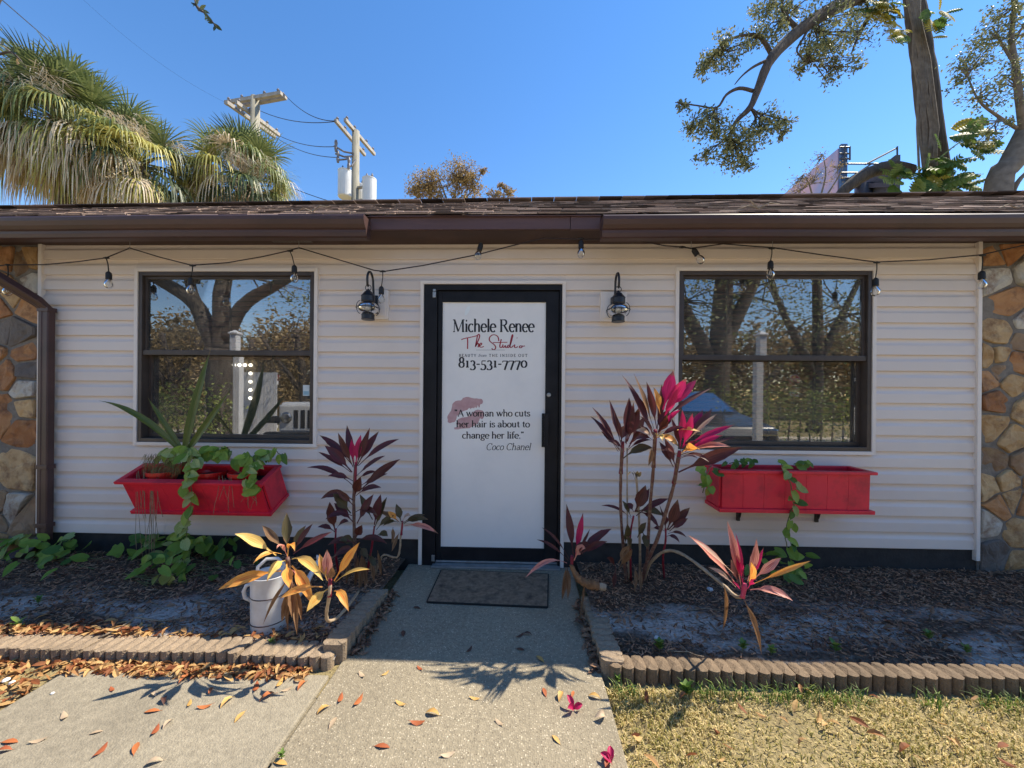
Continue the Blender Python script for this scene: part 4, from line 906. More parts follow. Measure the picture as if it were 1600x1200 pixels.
def blade(p0, p1, arch, wd, m, parent, name='leaf', pet=.2, fold=.3, hint=None, twist=0., wav=.12, n=12, prof=None):
    p0 = V(p0); p1 = V(p1); L = (p1-p0).length
    ctl = (p0+p1)/2 + V((0, 0, arch*L)) + V((0, -.04*L, 0))
    h = hint or V((.22 + U(-.4, .4), -.85, .85 + U(-.3, .3))); h = V(h).normalized(); vs = []; uvs = []
    for i in range(n+1):
        t = i/n; c = p0*(1-t)**2 + ctl*2*t*(1-t) + p1*t*t
        tg = ((ctl-p0)*(1-t) + (p1-ctl)*t).normalized()
        s = tg.cross(h); s = s.normalized() if s.length > .05 else tg.orthogonal().normalized(); nn = s.cross(tg)
        if twist: q = Matrix.Rotation(twist*t, 3, tg); s = q @ s; nn = q @ nn
        if prof: k = prof(t)
        elif t < pet: k = .13 - .05*t/pet*0 + .0
        else: u = (t-pet)/(1-pet); k = max(.13*(1-u), math.sin(math.pi*u**.78)**1.0)
        wv = wav * math.sin(t*9 + U(-.5, .5)) * k
        for e, f in ((-1, fold + wv), (-.5, fold*.3), (0, 0), (.5, fold*.3), (1, fold - wv)):
            vs.append(c + s*(wd/2*k*e*(1 - .25*abs(e)*fold)*(1 + (rnd.gauss(0, .05) if abs(e) == 1 and 0 < i < n else 0))) + nn*(wd/2*k*abs(f))*(1 if f > 0 else -1)); uvs.append((e*.5+.5, t))
    fs = [(i*5+j, i*5+j+1, (i+1)*5+j+1, (i+1)*5+j) for i in range(n) for j in range(4)]
    me = bpy.data.meshes.new(name); me.from_pydata([tuple(v) for v in vs], [], fs); ul = me.uv_layers.new(name='UVMap')
    for l in me.loops: ul.data[l.index].uv = uvs[l.vertex_index]
    me.materials.append(m); me.polygons.foreach_set('use_smooth', [True]*len(me.polygons)); me.update()
    return inst(name, me, parent, Matrix.Identity(4))
PXM = lambda Y: (Y + 2.93) / 600.0            # metres per photo pixel at that distance
def ti(label, Y, canes, leaves, group=None, base=None):
    """canes: list of [(px,py,Y)...], radius; leaves: (bx,by, tx,ty, dY, width px, colour, arch)"""
    c0 = PY(*canes[0][0][0]); t = thing('ti_plant', label, 'plant', (c0.x, c0.y, max(-.01, c0.z)), group)
    for pts, r0, r1, m in canes:
        P = [PY(*p) for p in pts]; n = len(P); b = MB()
        rs = [r0 + (r1-r0)*i/(n-1) for i in range(n)]
        F = []; FR = []
        for i in range(n-1):
            for k in range(4):
                s = k/4; a, c_, d, e = P[max(0, i-1)], P[i], P[i+1], P[min(n-1, i+2)]
                F.append(.5*((2*c_) + (d-a)*s + (2*a-5*c_+4*d-e)*s*s + (3*c_-a-3*d+e)*s**3)); FR.append((rs[i]+(rs[i+1]-rs[i])*s) * (1 + .12*math.sin(len(F)*2.2)))
        F.append(P[-1]); FR.append(rs[-1]); b.tube(F, FR, 8); b.build('stem', m, t, smooth=True)
    for lf in leaves:
        bx, by, tx, ty, dY, wpx, m, ar = lf[:8]
        p0 = PY(bx, by, Y + U(-.02, .02)); p1 = PY(tx, ty, Y + dY)
        hang = m == 't' and ty > by + 20
        blade(p0, p1, ar, wpx*PXM(Y + dY*.5)*1.02, TI[m], t, pet=(.08 if hang else .22), fold=(.7 if hang else .32), twist=(U(-.8, .8) if hang else U(-.25, .25)))
    return t
gz = lambda px, py: bedz(PZ(px, py, .04).x, PZ(px, py, .04).y)
def gp(px, py):           # a pixel on the planting bed -> (px, py, Y) triple
    return (px, py, PZ(px, py, .035).y)
# golden plant by the watering can
Y1 = -1.10
ti('golden orange ti plant drooping in front of the white watering can', Y1,
   [([gp(458, 962), (457, 930, -.99), (452, 900, -1.03), (449, 872, Y1)], .013, .010, CANE)],
   [(432, 868, 366, 834, -.10, 17, 'g', .16), (440, 866, 395, 881, -.12, 10, 'y', .35), (446, 876, 417, 909, -.14, 14, 'g', .35), (440, 892, 340, 922, -.10, 18, 'y', .14),
    (456, 874, 505, 908, -.10, 16, 'g', .35), (448, 880, 452, 919, -.13, 17, 'y', .05), (456, 884, 491, 947, -.10, 19, 'y', .25), (455, 890, 487, 936, -.06, 13, 'p', .3), (449, 872, 461, 862, -.13, 10, 'y', .5), (449, 870, 432, 858, -.1, 8, 'p', .6),
    (455, 915, 450, 988, -.02, 12, 't', .02), (460, 912, 464, 992, -.03, 10, 't', .02), (458, 910, 456, 965, -.05, 14, 't', 0), (450, 905, 411, 976, -.04, 7, 't', .1), (462, 915, 471, 970, .0, 10, 't', 0), (453, 918, 440, 972, -.01, 11, 't', 0),
    (444, 860, 410, 821, .05, 13, 't', .08), (449, 858, 448, 801, .02, 15, 'o', 0), (455, 858, 478, 821, .05, 13, 'o', .05), (458, 862, 489, 818, .03, 12, 'r', .05), (458, 866, 519, 831, .08, 10, 'd', .1), (450, 862, 446, 806, .06, 12, 't', 0)])
Y2 = -1.17
ti('small orange ti plant on a curled cane beside the rough walkway edging', Y2,
   [([gp(562, 922), (545, 945, -.86), (527, 965, -1.0), (513, 970, -1.08), (510, 958, -1.12), (514, 934, Y2), (516, 912, Y2)], .008, .008, CANEP), ([(515, 932, Y2), (516, 905, Y2)], .010, .008, PET)],
   [(514, 910, 511, 858, .0, 16, 'p', 0), (512, 908, 499, 865, .03, 12, 'y', 0), (522, 908, 562, 847, .02, 15, 'y', .03), (524, 910, 579, 890, -.05, 8, 'g', .22), (504, 917, 436, 936, -.06, 12, 'y', .22), (513, 920, 479, 956, -.08, 15, 'g', .22), (522, 924, 545, 956, -.06, 14, 'y', .5), (517, 908, 519, 885, -.03, 12, 't', 0)])
Y3 = -.42
ti('tall burgundy ti plant with one magenta shoot beside the red sagging box', Y3,
   [([gp(560, 905), (555, 870, -.36), (553, 800, -.39), (553, 770, -.41), (555, 728, Y3)], .013, .009, CANE), ([(555, 760, Y3), (556, 722, Y3)], .010, .008, PET),
    ([gp(572, 902), (580, 860, -.36), (585, 822, -.4)], .008, .006, PET), ([gp(530, 902), (524, 862, -.38), (525, 826, -.42)], .008, .006, PET)],
   [(553, 728, 542, 664, .04, 12, 'd', 0), (556, 726, 564, 679, -.04, 13, 'm', 0), (553, 724, 549, 686, -.05, 10, 'm', 0), (558, 728, 592, 674, .05, 13, 'd', .06), (556, 730, 578, 668, -.04, 11, 'd', 0), (552, 730, 528, 676, -.04, 11, 'r', .02), (556, 745, 602, 712, -.06, 12, 'd', .1), (552, 752, 512, 744, -.06, 11, 'd', .25), (556, 775, 596, 762, -.06, 11, 'd', .25), (552, 790, 526, 768, -.07, 11, 'r', .15), (556, 800, 590, 806, -.08, 12, 'r', .3), (550, 806, 508, 812, -.08, 11, 'd', .35), (560, 728, 624, 686, .04, 12, 'd', .16), (550, 726, 499, 680, .05, 12, 'd', .14), (548, 738, 497, 706, .0, 8, 'd', .1), (550, 738, 507, 696, -.05, 17, 'd', .1),
    (553, 760, 479, 731, -.03, 10, 'd', .28), (561, 768, 626, 717, -.02, 17, 'r', .06), (562, 760, 606, 740, .03, 10, 'd', .1), (560, 748, 588, 737, .0, 8, 'd', .2), (552, 782, 501, 780, -.05, 13, 'r', .42), (548, 802, 520, 771, -.06, 18, 'o', .08), (552, 816, 522, 786, .0, 13, 'd', .08), (554, 775, 564, 745, -.06, 16, 'r', 0),
    (524, 830, 515, 784, -.03, 17, 'r', 0), (524, 832, 496, 824, .0, 9, 'd', .35), (526, 826, 545, 815, -.04, 10, 'd', .3), (558, 818, 584, 772, -.04, 16, 'd', .02), (585, 826, 605, 776, .0, 13, 'o', 0), (582, 812, 562, 772, .04, 12, 'o', 0), (585, 820, 595, 772, -.04, 15, 'd', 0), (588, 828, 616, 805, .0, 9, 'o', .2), (590, 836, 606, 838, -.03, 12, 'o', .3),
    (556, 846, 605, 850, -.05, 12, 'r', .3), (556, 850, 530, 845, -.05, 14, 'o', .35), (556, 852, 545, 880, -.08, 12, 'o', .2), (562, 855, 575, 872, -.08, 12, 'o', .1), (556, 850, 512, 852, -.06, 12, 'r', .35), (560, 860, 520, 872, -.08, 12, 'r', .4), (556, 840, 566, 820, -.06, 14, 'r', 0),
    (575, 866, 588, 890, -.1, 10, 'o', .2), (560, 868, 553, 920, -.03, 9, 't', 0), (568, 866, 573, 925, -.04, 9, 't', 0), (580, 864, 584, 912, -.02, 8, 't', 0), (548, 866, 541, 914, .0, 8, 't', 0), (590, 860, 596, 900, .0, 7, 't', 0), (566, 860, 562, 935, -.05, 9, 't', 0)])
Y4 = -.40
ti('sparse olive ti shoot on a bent pale cane next to the door casing', Y4,
   [([gp(585, 900), (592, 880, -.33), (600, 867, -.36), (620, 871, -.39), (625, 855, Y4), (626, 838, Y4), (629, 815, Y4)], .007, .006, CANEP), ([(627, 836, Y4), (629, 814, Y4)], .008, .006, PET)],
   [(627, 816, 619, 787, .0, 12, 'o', 0), (631, 818, 669, 812, -.03, 12, 'o', .22), (632, 822, 685, 834, -.05, 9, 'p', .24), (628, 818, 664, 804, .0, 8, 'o', .15), (624, 816, 590, 800, -.02, 9, 't', .2), (622, 814, 606, 799, -.03, 9, 'y', .1), (622, 816, 598, 822, 0, 8, 'o', .3), (624, 832, 612, 862, -.03, 7, 't', 0), (614, 824, 612, 850, -.02, 8, 't', 0), (629, 814, 641, 806, -.05, 9, 'c', .3)])
Y5 = -.62
ti('small ti plant with a magenta spear growing from a knobbly root at the doorway', Y5,
   [([(946, 918, -.66), (942, 917, -.66), (936, 916, -.66)], .020, .022, CANEP), ([(938, 917, -.66), (930, 915, -.66), (922, 912, -.655)], .018, .036, mat('knobbly_root', (.16, .075, .03), (.30, .15, .06), rough=.8, scale=30, bump=1., bscale=60)), ([(926, 914, -.66), (916, 911, -.655), (905, 905, -.645), (898, 895, -.635), (892, 882, Y5)], .032, .011, mat('knobbly_root', (.16, .075, .03), (.30, .15, .06), rough=.8, scale=30, bump=1., bscale=60)), ([(893, 886, Y5), (894, 868, Y5)], .010, .009, PET)],
   [(896, 868, 885, 787, .02, 13, 'd', 0), (899, 868, 911, 801, -.02, 11, 'm', 0), (903, 866, 956, 826, .0, 15, 'd', .12), (904, 868, 949, 846, -.06, 11, 'd', .14), (896, 874, 921, 851, -.10, 19, 'r', .30), (897, 876, 915, 858, -.12, 14, 'p', .4), (890, 874, 846, 824, .0, 5, 'r', .22), (888, 876, 838, 843, -.03, 6, 'r', .2), (886, 880, 820, 904, -.10, 8, 'p', .40), (884, 886, 878, 938, -.05, 10, 't', .04), (886, 886, 887, 936, -.06, 11, 't', .04), (903, 862, 922, 826, .05, 5, 'd', 0), (914, 905, 905, 975, -.08, 5, 't', .1)])
Y6 = -.80
ti('tall clump of magenta and burgundy ti plants with the red level box behind', Y6,
   [([gp(978, 912), (975, 870, -.40), (970, 800, -.52), (970, 745, -.60), (972, 700, -.64)], .010, .009, CANE), ([(970, 740, -.60), (973, 690, -.64)], .012, .010, PET),
    ([gp(1008, 908), (1012, 860, -.44), (1015, 800, -.57), (1021, 730, -.70), (1023, 675, Y6)], .011, .009, CANE), ([(1021, 730, -.68), (1024, 672, Y6)], .012, .010, PET),
    ([gp(1003, 912), (1010, 880, -.44), (1026, 845, -.54), (1042, 795, -.64), (1053, 757, -.71), (1060, 715, Y6)], .012, .009, CANE), ([(1053, 755, -.71), (1062, 705, Y6)], .012, .010, PET),
    ([gp(983, 908), (981, 850, -.36), (980, 780, -.40), (980, 700, -.44)], .006, .005, CANEP), ([gp(1000, 906), (1000, 860, -.40), (998, 800, -.44), (994, 742, -.48)], .009, .007, CANEP)],
   [(968, 702, 925, 636, .05, 9, 'd', .08), (966, 706, 922, 650, .08, 11, 'd', .12), (968, 704, 939, 674, .05, 11, 'd', .15), (971, 698, 952, 624, .08, 9, 'd', 0), (977, 692, 983, 621, .05, 19, 'd', 0), (980, 690, 999, 636, .02, 15, 'r', 0), (978, 694, 990, 628, -.05, 13, 'd', 0), (974, 700, 958, 640, -.02, 10, 'r', .03), (976, 706, 950, 690, -.05, 9, 'd', .3), (982, 700, 1002, 668, -.05, 10, 'd', .1), (984, 694, 1008, 650, .06, 12, 'd', .05), (982, 698, 1012, 670, .06, 8, 'd', .15), (980, 704, 1018, 688, .06, 7, 'd', .25), (974, 716, 1020, 700, .04, 15, 'o', .25), (970, 690, 976, 664, .03, 14, 'r', 0),
    (1022, 676, 971, 585, .06, 10, 'd', .08), (1022, 672, 990, 583, .02, 12, 't', .02), (1020, 680, 981, 602, .0, 19, 'd', .05), (1036, 640, 1052, 579, .0, 21, 'm', 0), (1040, 640, 1073, 591, -.06, 19, 'm', .02), (1042, 642, 1089, 593, .03, 16, 'm', .03), (1034, 660, 1060, 598, -.08, 14, 'm', 0), (1026, 670, 1010, 596, -.03, 13, 'd', 0), (1030, 672, 1064, 640, -.08, 13, 'm', .08), (1024, 684, 1000, 650, -.08, 11, 'r', .1), (1028, 684, 1070, 668, -.1, 10, 'd', .2), (1022, 690, 990, 688, -.1, 9, 'd', .3), (1030, 660, 1113, 606, .06, 8, 'd', .1), (1032, 650, 1021, 605, -.05, 18, 'y', 0), (1028, 676, 1044, 640, .0, 20, 'd', 0), (1028, 680, 1042, 648, -.05, 16, 'r', 0), (1022, 686, 993, 673, -.08, 12, 'c', .2), (1026, 684, 1060, 698, -.08, 15, 'y', .4), (1024, 686, 1036, 690, -.1, 12, 'g', .6), (1030, 676, 1096, 675, -.04, 9, 'g', .2), (1018, 700, 1013, 728, -.04, 10, 't', .03), (1020, 684, 998, 664, .04, 9, 'd', .1), (1026, 674, 1034, 600, .05, 14, 'r', 0),
    (1062, 700, 1066, 640, -.06, 17, 'm', 0), (1072, 690, 1121, 646, -.03, 7, 'c', .06), (1070, 694, 1113, 638, .05, 13, 'd', .02), (1068, 698, 1098, 640, .1, 15, 'm', .02), (1066, 700, 1082, 645, -.05, 14, 'm', 0), (1064, 704, 1048, 652, -.02, 12, 'd', 0), (1070, 706, 1130, 680, -.1, 11, 'm', .1), (1060, 716, 1034, 704, -.1, 10, 'r', .2), (1064, 714, 1108, 722, -.12, 10, 'r', .35), (1070, 696, 1147, 664, -.06, 10, 'm', .05), (1068, 704, 1142, 698, -.10, 12, 'p', .16), (1064, 708, 1094, 703, -.14, 15, 'y', .3), (1060, 738, 1160, 699, -.06, 20, 'r', .06), (1056, 730, 1038, 684, .0, 12, 'd', .02), (1052, 730, 1030, 690, .05, 13, 'r', .05), (1066, 705, 1090, 690, -.05, 14, 'd', .1), (1062, 712, 1152, 682, .04, 9, 'r', .05), (1058, 720, 1090, 716, -.1, 9, 'd', .3),
    (994, 746, 989, 735, -.25, 5, 'o', 0), (994, 746, 1002, 737, -.25, 6, 'o', 0), (994, 745, 996, 736, -.27, 6, 'o', 0), (992, 750, 980, 744, -.27, 4, 'o', .2)])
Y7 = -.46
ti('low burgundy ti shoots at the foot of the magenta clump', Y7,
   [([gp(986, 908), (985, 870, -.42), (985, 835, -.44), (990, 806, Y7)], .007, .006, PET), ([gp(1038, 905), (1036, 870, -.42), (1040, 845, -.45), (1040, 826, Y7)], .007, .006, PET)],
   [(988, 812, 939, 790, -.02, 6, 'd', .25), (986, 808, 972, 782, .0, 10, 'o', .1), (992, 800, 1009, 758, -.02, 18, 'r', 0), (994, 800, 1015, 763, .03, 13, 'd', 0), (994, 806, 1046, 779, -.02, 11, 'd', .15), (994, 800, 1036, 806, .0, 14, 'o', .3), (1000, 800, 1030, 826, -.02, 13, 'd', .3), (990, 800, 980, 786, 0, 10, 'd', .2),
    (1042, 828, 1059, 780, -.02, 19, 'r', 0), (1044, 828, 1078, 793, .0, 14, 'r', .05), (1046, 830, 1075, 810, -.02, 10, 'd', .12), (1044, 834, 1073, 840, -.03, 6, 'r', .4), (1042, 838, 1062, 848, -.05, 7, 'd', .5), (1038, 830, 1021, 825, -.02, 8, 'd', .2), (1040, 826, 1036, 800, .02, 12, 'd', 0), (1042, 830, 1030, 788, .02, 6, 'r', 0),
    (976, 852, 980, 818, -.05, 16, 'o', 0), (988, 862, 978, 838, -.06, 16, 'o', .05), (1004, 832, 1012, 858, -.05, 12, 'o', .25), (996, 840, 1010, 816, -.06, 11, 'o', .1), (966, 880, 985, 852, -.06, 14, 't', .05), (966, 890, 988, 858, -.08, 13, 't', .1), (962, 888, 948, 872, -.05, 8, 'r', .3),
    (992, 886, 991, 926, -.06, 9, 't', .02), (998, 884, 1001, 924, -.05, 8, 't', .02), (962, 886, 958, 920, -.02, 7, 'r', 0)])
Y9 = -1.12
ti('bright pink and orange ti plant on a long arched cane over the sandy bed', Y9,
   [([gp(1006, 908), (1016, 880, -.42), (1040, 861, -.52), (1070, 868, -.66), (1125, 910, -.95), (1150, 932, -1.07), (1162, 930, Y9)], .010, .008, CANEP), ([(1160, 934, Y9), (1164, 912, Y9)], .011, .010, mat('pink_stem', (.45, .03, .09), (.55, .06, .13), rough=.5, scale=20))],
   [(1158, 918, 1136, 814, .0, 16, 'p', 0), (1163, 914, 1149, 832, -.05, 11, 'm', 0), (1168, 908, 1182, 841, .0, 17, 'p', 0), (1170, 900, 1180, 850, .03, 13, 'r', 0), (1172, 908, 1193, 855, .02, 7, 'm', .03), (1176, 906, 1221, 871, -.02, 12, 'p', .08), (1178, 912, 1268, 876, -.05, 8, 'y', .05), (1172, 922, 1239, 939, -.08, 15, 'p', .30), (1154, 918, 1075, 836, .02, 17, 'p', .10), (1146, 896, 1083, 842, -.03, 11, 'c', .04), (1150, 918, 1106, 886, -.04, 10, 'c', .14), (1170, 912, 1176, 880, -.12, 20, 'y', .1), (1154, 912, 1142, 874, .04, 16, 'r', 0), (1160, 910, 1150, 862, .0, 12, 'm', 0),
    (1164, 940, 1190, 1023, -.06, 13, 't', .05), (1132, 914, 1129, 987, .12, 11, 't', .03), (1160, 926, 1143, 908, -.05, 6, 'm', .1), (1168, 920, 1182, 905, -.08, 8, 'm', .2)])

# strap-leaved plant in the sagging box
STRAP = mat('strap_leaf', (.05, .11, .02), (.11, .17, .03), rough=.4, scale=10, transl=.35, uvstripe=(.16, .19, .05))
STRAPY = mat('strap_leaf_yellow', (.17, .19, .03), (.26, .23, .05), rough=.4, scale=10, transl=.35, uvstripe=(.09, .14, .03))
Ys = -.22; t = thing('strap_leaf_plant', 'green strap-leaved plant rising from the red pot before the window', 'plant', PY(289, 722, Ys))
sp = lambda u: max(.25*(1-u)+.02, math.sin(math.pi*min(1, u*.9+.12))**.7 * (1 - u**6))
for (bx, by, tx, ty, dY, wd, m, ar) in ((288, 712, 331, 540, -.02, 17, STRAP, -.05), (286, 708, 154, 626, -.05, 12, STRAPY, .22), (290, 710, 361, 607, -.06, 13, STRAP, -.06), (286, 704, 230, 620, .05, 9, STRAPY, .04)):
    blade(PY(bx, by, Ys), PY(tx, ty, Ys + dY), ar, wd*PXM(Ys)*.95, m, t, prof=sp, wav=.04, fold=.35)
b = MB(); b.tube([PY(289, 728, Ys), PY(288, 704, Ys)], [.018, .012], 8); b.build('stem', mat('strap_stem', (.14, .11, .05), rough=.7), t, smooth=True)

# ---------------------------------------------------------------- pothos
def heart(k, fold, curl):
    b = MB(); n = 8; vs = []
    for i in range(n+1):
        t = i/n; wv = .42*math.sin(math.pi*min(1, t*.93+.07))**.75*(1-.35*t) * k
        y = t; back = -.10 if i == 0 else 0
        z0 = -curl*t*t
        vs += [(-wv, y + (-.12 if i < 2 else 0), z0 + fold*wv), (-wv*.5, y + (-.05 if i < 2 else 0), z0 + fold*wv*.3), (0, y, z0), (wv*.5, y + (-.05 if i < 2 else 0), z0 + fold*wv*.3), (wv, y + (-.12 if i < 2 else 0), z0 + fold*wv)]
    b.add(vs, [(i*5+j, i*5+j+1, (i+1)*5+j+1, (i+1)*5+j) for i in range(n) for j in range(4)]); return b
PO = [mat('pothos_leaf', (.16, .27, .035), (.30, .42, .07), rough=.5, spec=.25, scale=7, transl=.35, rand=.6),
      mat('pothos_leaf_variegated', (.20, .31, .05), (.52, .57, .25), rough=.5, spec=.25, scale=26, transl=.35, rand=.1),
      mat('pothos_leaf_yellow', (.28, .27, .04), (.42, .38, .07), rough=.4, scale=9, transl=.4, rand=.4),
      mat('pothos_leaf_dark', (.075, .16, .028), (.14, .24, .05), rough=.5, spec=.25, scale=7, transl=.3, rand=.6)]
POM = [[heart(k, f, c_).mesh('pothos_leaf', m, smooth=True) for (k, f, c_) in ((1., .25, .18), (.82, .35, .3), (1.12, .15, .1))] for m in PO]
VINE = mat('vine_stem', (.10, .12, .03), (.20, .17, .07), rough=.6)
ROOTS = mat('dry_rootlets', (.19, .13, .07), (.32, .24, .14), rough=.8, scale=30)
def leaf_at(p, d, nrm, size, parent, wts=(6, 2, .6, 1)):
    me = rnd.choice(POM[rnd.choices(range(4), wts)[0]]); d = V(d).normalized(); nrm = V(nrm)
    x = d.cross(nrm); x = x.normalized() if x.length > .01 else d.orthogonal().normalized(); z = x.cross(d)
    Mx = Matrix(((x.x, d.x, z.x, p.x), (x.y, d.y, z.y, p.y), (x.z, d.z, z.z, p.z), (0, 0, 0, 1))) @ Matrix.Scale(size, 4)
    return inst('leaf', me, parent, Mx)
def vine(label, pts, nleaf, size, wts=(6, 2, .6, 1), group=None, spread=.03):
    P = [PY(*p) for p in pts]; t = thing('pothos_vine', label, 'vine', P[0], group)
    F = []
    for i in range(len(P)-1):
        for k in range(4): F.append(P[i].lerp(P[i+1], k/4) + V((U(-.006, .006), U(-.006, .006), 0)))
    F.append(P[-1]); b = MB(); b.tube(F, .0032, 6); b.build('stem', VINE, t, smooth=True)
    for i in range(nleaf):
        s = (i + U(.1, .9)) / nleaf * (len(F)-1); k = min(int(s), len(F)-2); p = F[k].lerp(F[k+1], s-k)
        q = p + V((U(-1, 1)*spread, -abs(U(.1, 1))*spread, U(-.3, .6)*spread))
        leaf_at(q, V((U(-.9, .9), -.35, U(-1.2, .1))), V((U(-.4, .4), -1, .5 + U(-.3, .3))), size*U(.65, 1.15), t, wts)
    return t
zg = lambda px, py: PZ(px, py, .05).y
vine('leafy pothos vine hanging from the sagging red box down to the mulch', [(303, 722, -.30), (301, 748, -.33), (297, 790, -.30), (292, 830, -.28), (290, 862, -.26), (286, 895, zg(286, 895))], 34, .085, (6, 2.5, 1, 1), spread=.035)
vine('bushy pothos spilling over the corner of the sagging red box', [(372, 722, -.24), (385, 712, -.26), (402, 722, -.30), (398, 745, -.33), (396, 770, -.33)], 30, .085, (8, 1.5, 1, .2), spread=.05)
vine('pothos sprig reaching past the end of the sagging box', [(398, 722, -.22), (415, 708, -.2), (432, 705, -.18), (446, 716, -.17)], 16, .085, (8, 1, .3, .2), spread=.04)
vine('pothos clump around the middle pot of the sagging box', [(322, 722, -.2), (332, 706, -.22), (348, 702, -.23), (362, 710, -.24)], 26, .08, (8, 2, .3, .6), spread=.045)
vine('variegated pothos at the stem of the strap-leaved plant', [(262, 716, -.2), (270, 706, -.22), (284, 702, -.25), (302, 706, -.27), (306, 728, -.3)], 24, .09, (4, 5, .2, 1), spread=.04)
vine('single pothos vine with yellow leaves hanging in front of the level red box', [(1218, 722, -.20), (1226, 738, -.27), (1237, 760, -.28), (1240, 790, -.27), (1228, 820, -.24), (1229, 848, -.22), (1238, 884, -.24), (1242, 898, zg(1242, 898))], 26, .078, (5, 1, 1.2, 1.5), spread=.028)
vine('small pothos sprig hanging at the near corner of the level red box', [(1112, 728, -.21), (1102, 745, -.245), (1098, 770, -.245)], 9, .075, (8, 0, .2, 1), spread=.04)
vine('dark pothos leaves inside the level red box', [(1140, 724, -.12), (1158, 720, -.12), (1180, 720, -.12)], 12, .06, (2, 0, 0, 6), spread=.03)
vine('few pothos leaves standing at the back of the level red box', [(1240, 726, -.12), (1252, 722, -.12), (1268, 725, -.12)], 7, .06, (5, 0, 0, 4), spread=.03)
def patch(label, cx, cy, rx, ry, n, size, wts):
    c = PZ(cx, cy, .04); t = thing('pothos_patch', label, 'ground vine', c)
    a = c.copy(); st = MB()
    for k in range(7):
        p = [PZ(cx + U(-rx, rx)*.9, cy + U(-ry, ry)*.9, .05) for _ in range(3)]; st.tube([V((q.x, q.y, bedz(q.x, q.y) + .012)) for q in p], .0035, 5)
    st.build('runner', VINE, t, smooth=True)
    for i in range(n):
        q = PZ(cx + rnd.gauss(0, .5)*rx, cy + rnd.gauss(0, .5)*ry, .05)
        if q.y > -.04: q.y = -.04 - U(0, .05)
        p = V((q.x, q.y, max(.0, bedz(q.x, q.y)) + U(.03, .16)))
        leaf_at(p, V((U(-1, 1), -U(.1, 1), U(-.8, .5))), V((U(-.5, .5), -.7, .8)), size*U(.7, 1.2), t, wts)
patch('glossy pothos growing on the ground at the downspout foot', 80, 866, 105, 26, 55, .088, (7, 1, .5, 2))
patch('pothos on the ground under the sagging red box', 285, 872, 72, 34, 58, .085, (6, 1, .7, 5))
patch('dark pothos on the ground behind the watering can', 360, 862, 55, 26, 24, .08, (2, 0, .1, 7))
patch('yellowing pothos leaves at the outer edge of the left mulch bed', 245, 908, 60, 12, 14, .085, (4, 1, 2, 2))
patch('few pothos leaves on the mulch under the level red box', 1215, 905, 50, 22, 14, .075, (5, 0, .5, 5))
# dry rootlets and moss
def rootlets(label, pxs, y0, y1, Y, n, spread, parent_name='dry_roots'):
    t = thing(parent_name, label, 'roots', PY(pxs[0], y0, Y))
    for i in range(n):
        x = U(*pxs); yy = U(y0, y0 + 8); ye = U(y0 + (y1-y0)*.45, y1); b = MB(); dr = U(-spread, spread)
        P = [PY(x + dr*(k/4)**1.5 + U(-1, 1), yy + (ye-yy)*k/4, Y + (0 if k else .02) - .01*math.sin(k)) for k in range(5)]
        b.tube(P, .0014, 4); b.build('rootlet', ROOTS, t)
rootlets('dry brown rootlets trailing from the strap-leaved plant', (212, 250), 735, 880, -.29, 16, 12)
rootlets('thin dry rootlets below the corner pothos', (380, 400), 766, 805, -.32, 6, 10)
rootlets('thin dry rootlets in front of the middle red pot', (340, 362), 742, 805, -.33, 5, 14)
MOSS = mat('dry_moss', (.10, .09, .025), (.19, .15, .05), rough=.9, isl=.7)
t = thing('dry_moss', 'brown-green dried moss tuft over the box edge beside the first pot', 'moss', PY(245, 728, -.25)); b = MB()
for i in range(420):
    p = PY(U(225, 285), U(708, 735), U(-.30, -.2)); q = p + V((U(-.04, .02), -U(0, .04), -U(.02, .09))); s = V((.0018, 0, .0006)); b.add([p - s, p + s, q], [(0, 1, 2)])
o = b.build('moss_strands', MOSS, t); o['kind'] = 'stuff'
# ================================================================ litter, grass
LEAFM = mat('dry_oak_leaf', (.24, .075, .022), (.58, .36, .14), rough=.7, scale=20, isl=.85, transl=.25)
CHIP = mat('mulch_chip', (.085, .042, .022), (.46, .26, .15), rough=.9, scale=30, isl=.8)
def dry_leaf(b, p, L, yaw, tilt, curl, roll=0., wr=.36):
    q = Matrix.Translation(p) @ Matrix.Rotation(yaw, 4, 'Z') @ Matrix.Rotation(tilt, 4, 'Y') @ Matrix.Rotation(roll, 4, 'X'); vs = []
    for t, k in ((0, .12), (.22, .72), (.5, 1.), (.78, .66), (1, .04)):
        z = curl*L*((t-.5)**2*4 - 1)*-.18; wv = L*wr/2*k
        vs += [q @ V(((t-.5)*L, -wv, z + wv*.55*curl)), q @ V(((t-.5)*L, 0, z)), q @ V(((t-.5)*L, wv, z + wv*.55*curl))]
    b.add(vs, [(i*3+j, i*3+j+1, (i+1)*3+j+1, (i+1)*3+j) for i in range(4) for j in range(2)])
def litter(name, label, n, region, zf, L=(.035, .065), m=LEAFM, cat='leaf litter', lift=.022):
    b = MB(); k = 0
    while k < n:
        x, y, ok = region()
        if not ok: continue
        dry_leaf(b, V((x, y, zf(x, y) + .003 + U(0, lift))), U(*L), U(0, 6.28), rnd.gauss(0, .3), U(-1, 1.4), rnd.gauss(0, .35)); k += 1
    return tag(b.build(name, m), label, cat, kind='stuff')
inpad = lambda x, y: (-2.10 < x and y < -1.19)
def reg_l():
    x = U(-4.6, -.98); y = -1.10 - abs(rnd.gauss(0, .22)) if rnd.random() < .5 else U(-2.8, -1.14)
    if x > -2.12: y = U(-1.235, -1.14)
    return x, y, not (x > -2.09 and y < -1.245) and y > -3.4
litter('leaf_litter', 'orange-brown fallen leaves heaped between the edging and the concrete pad', 3400, reg_l, lambda x, y: -.012, cat='leaves')
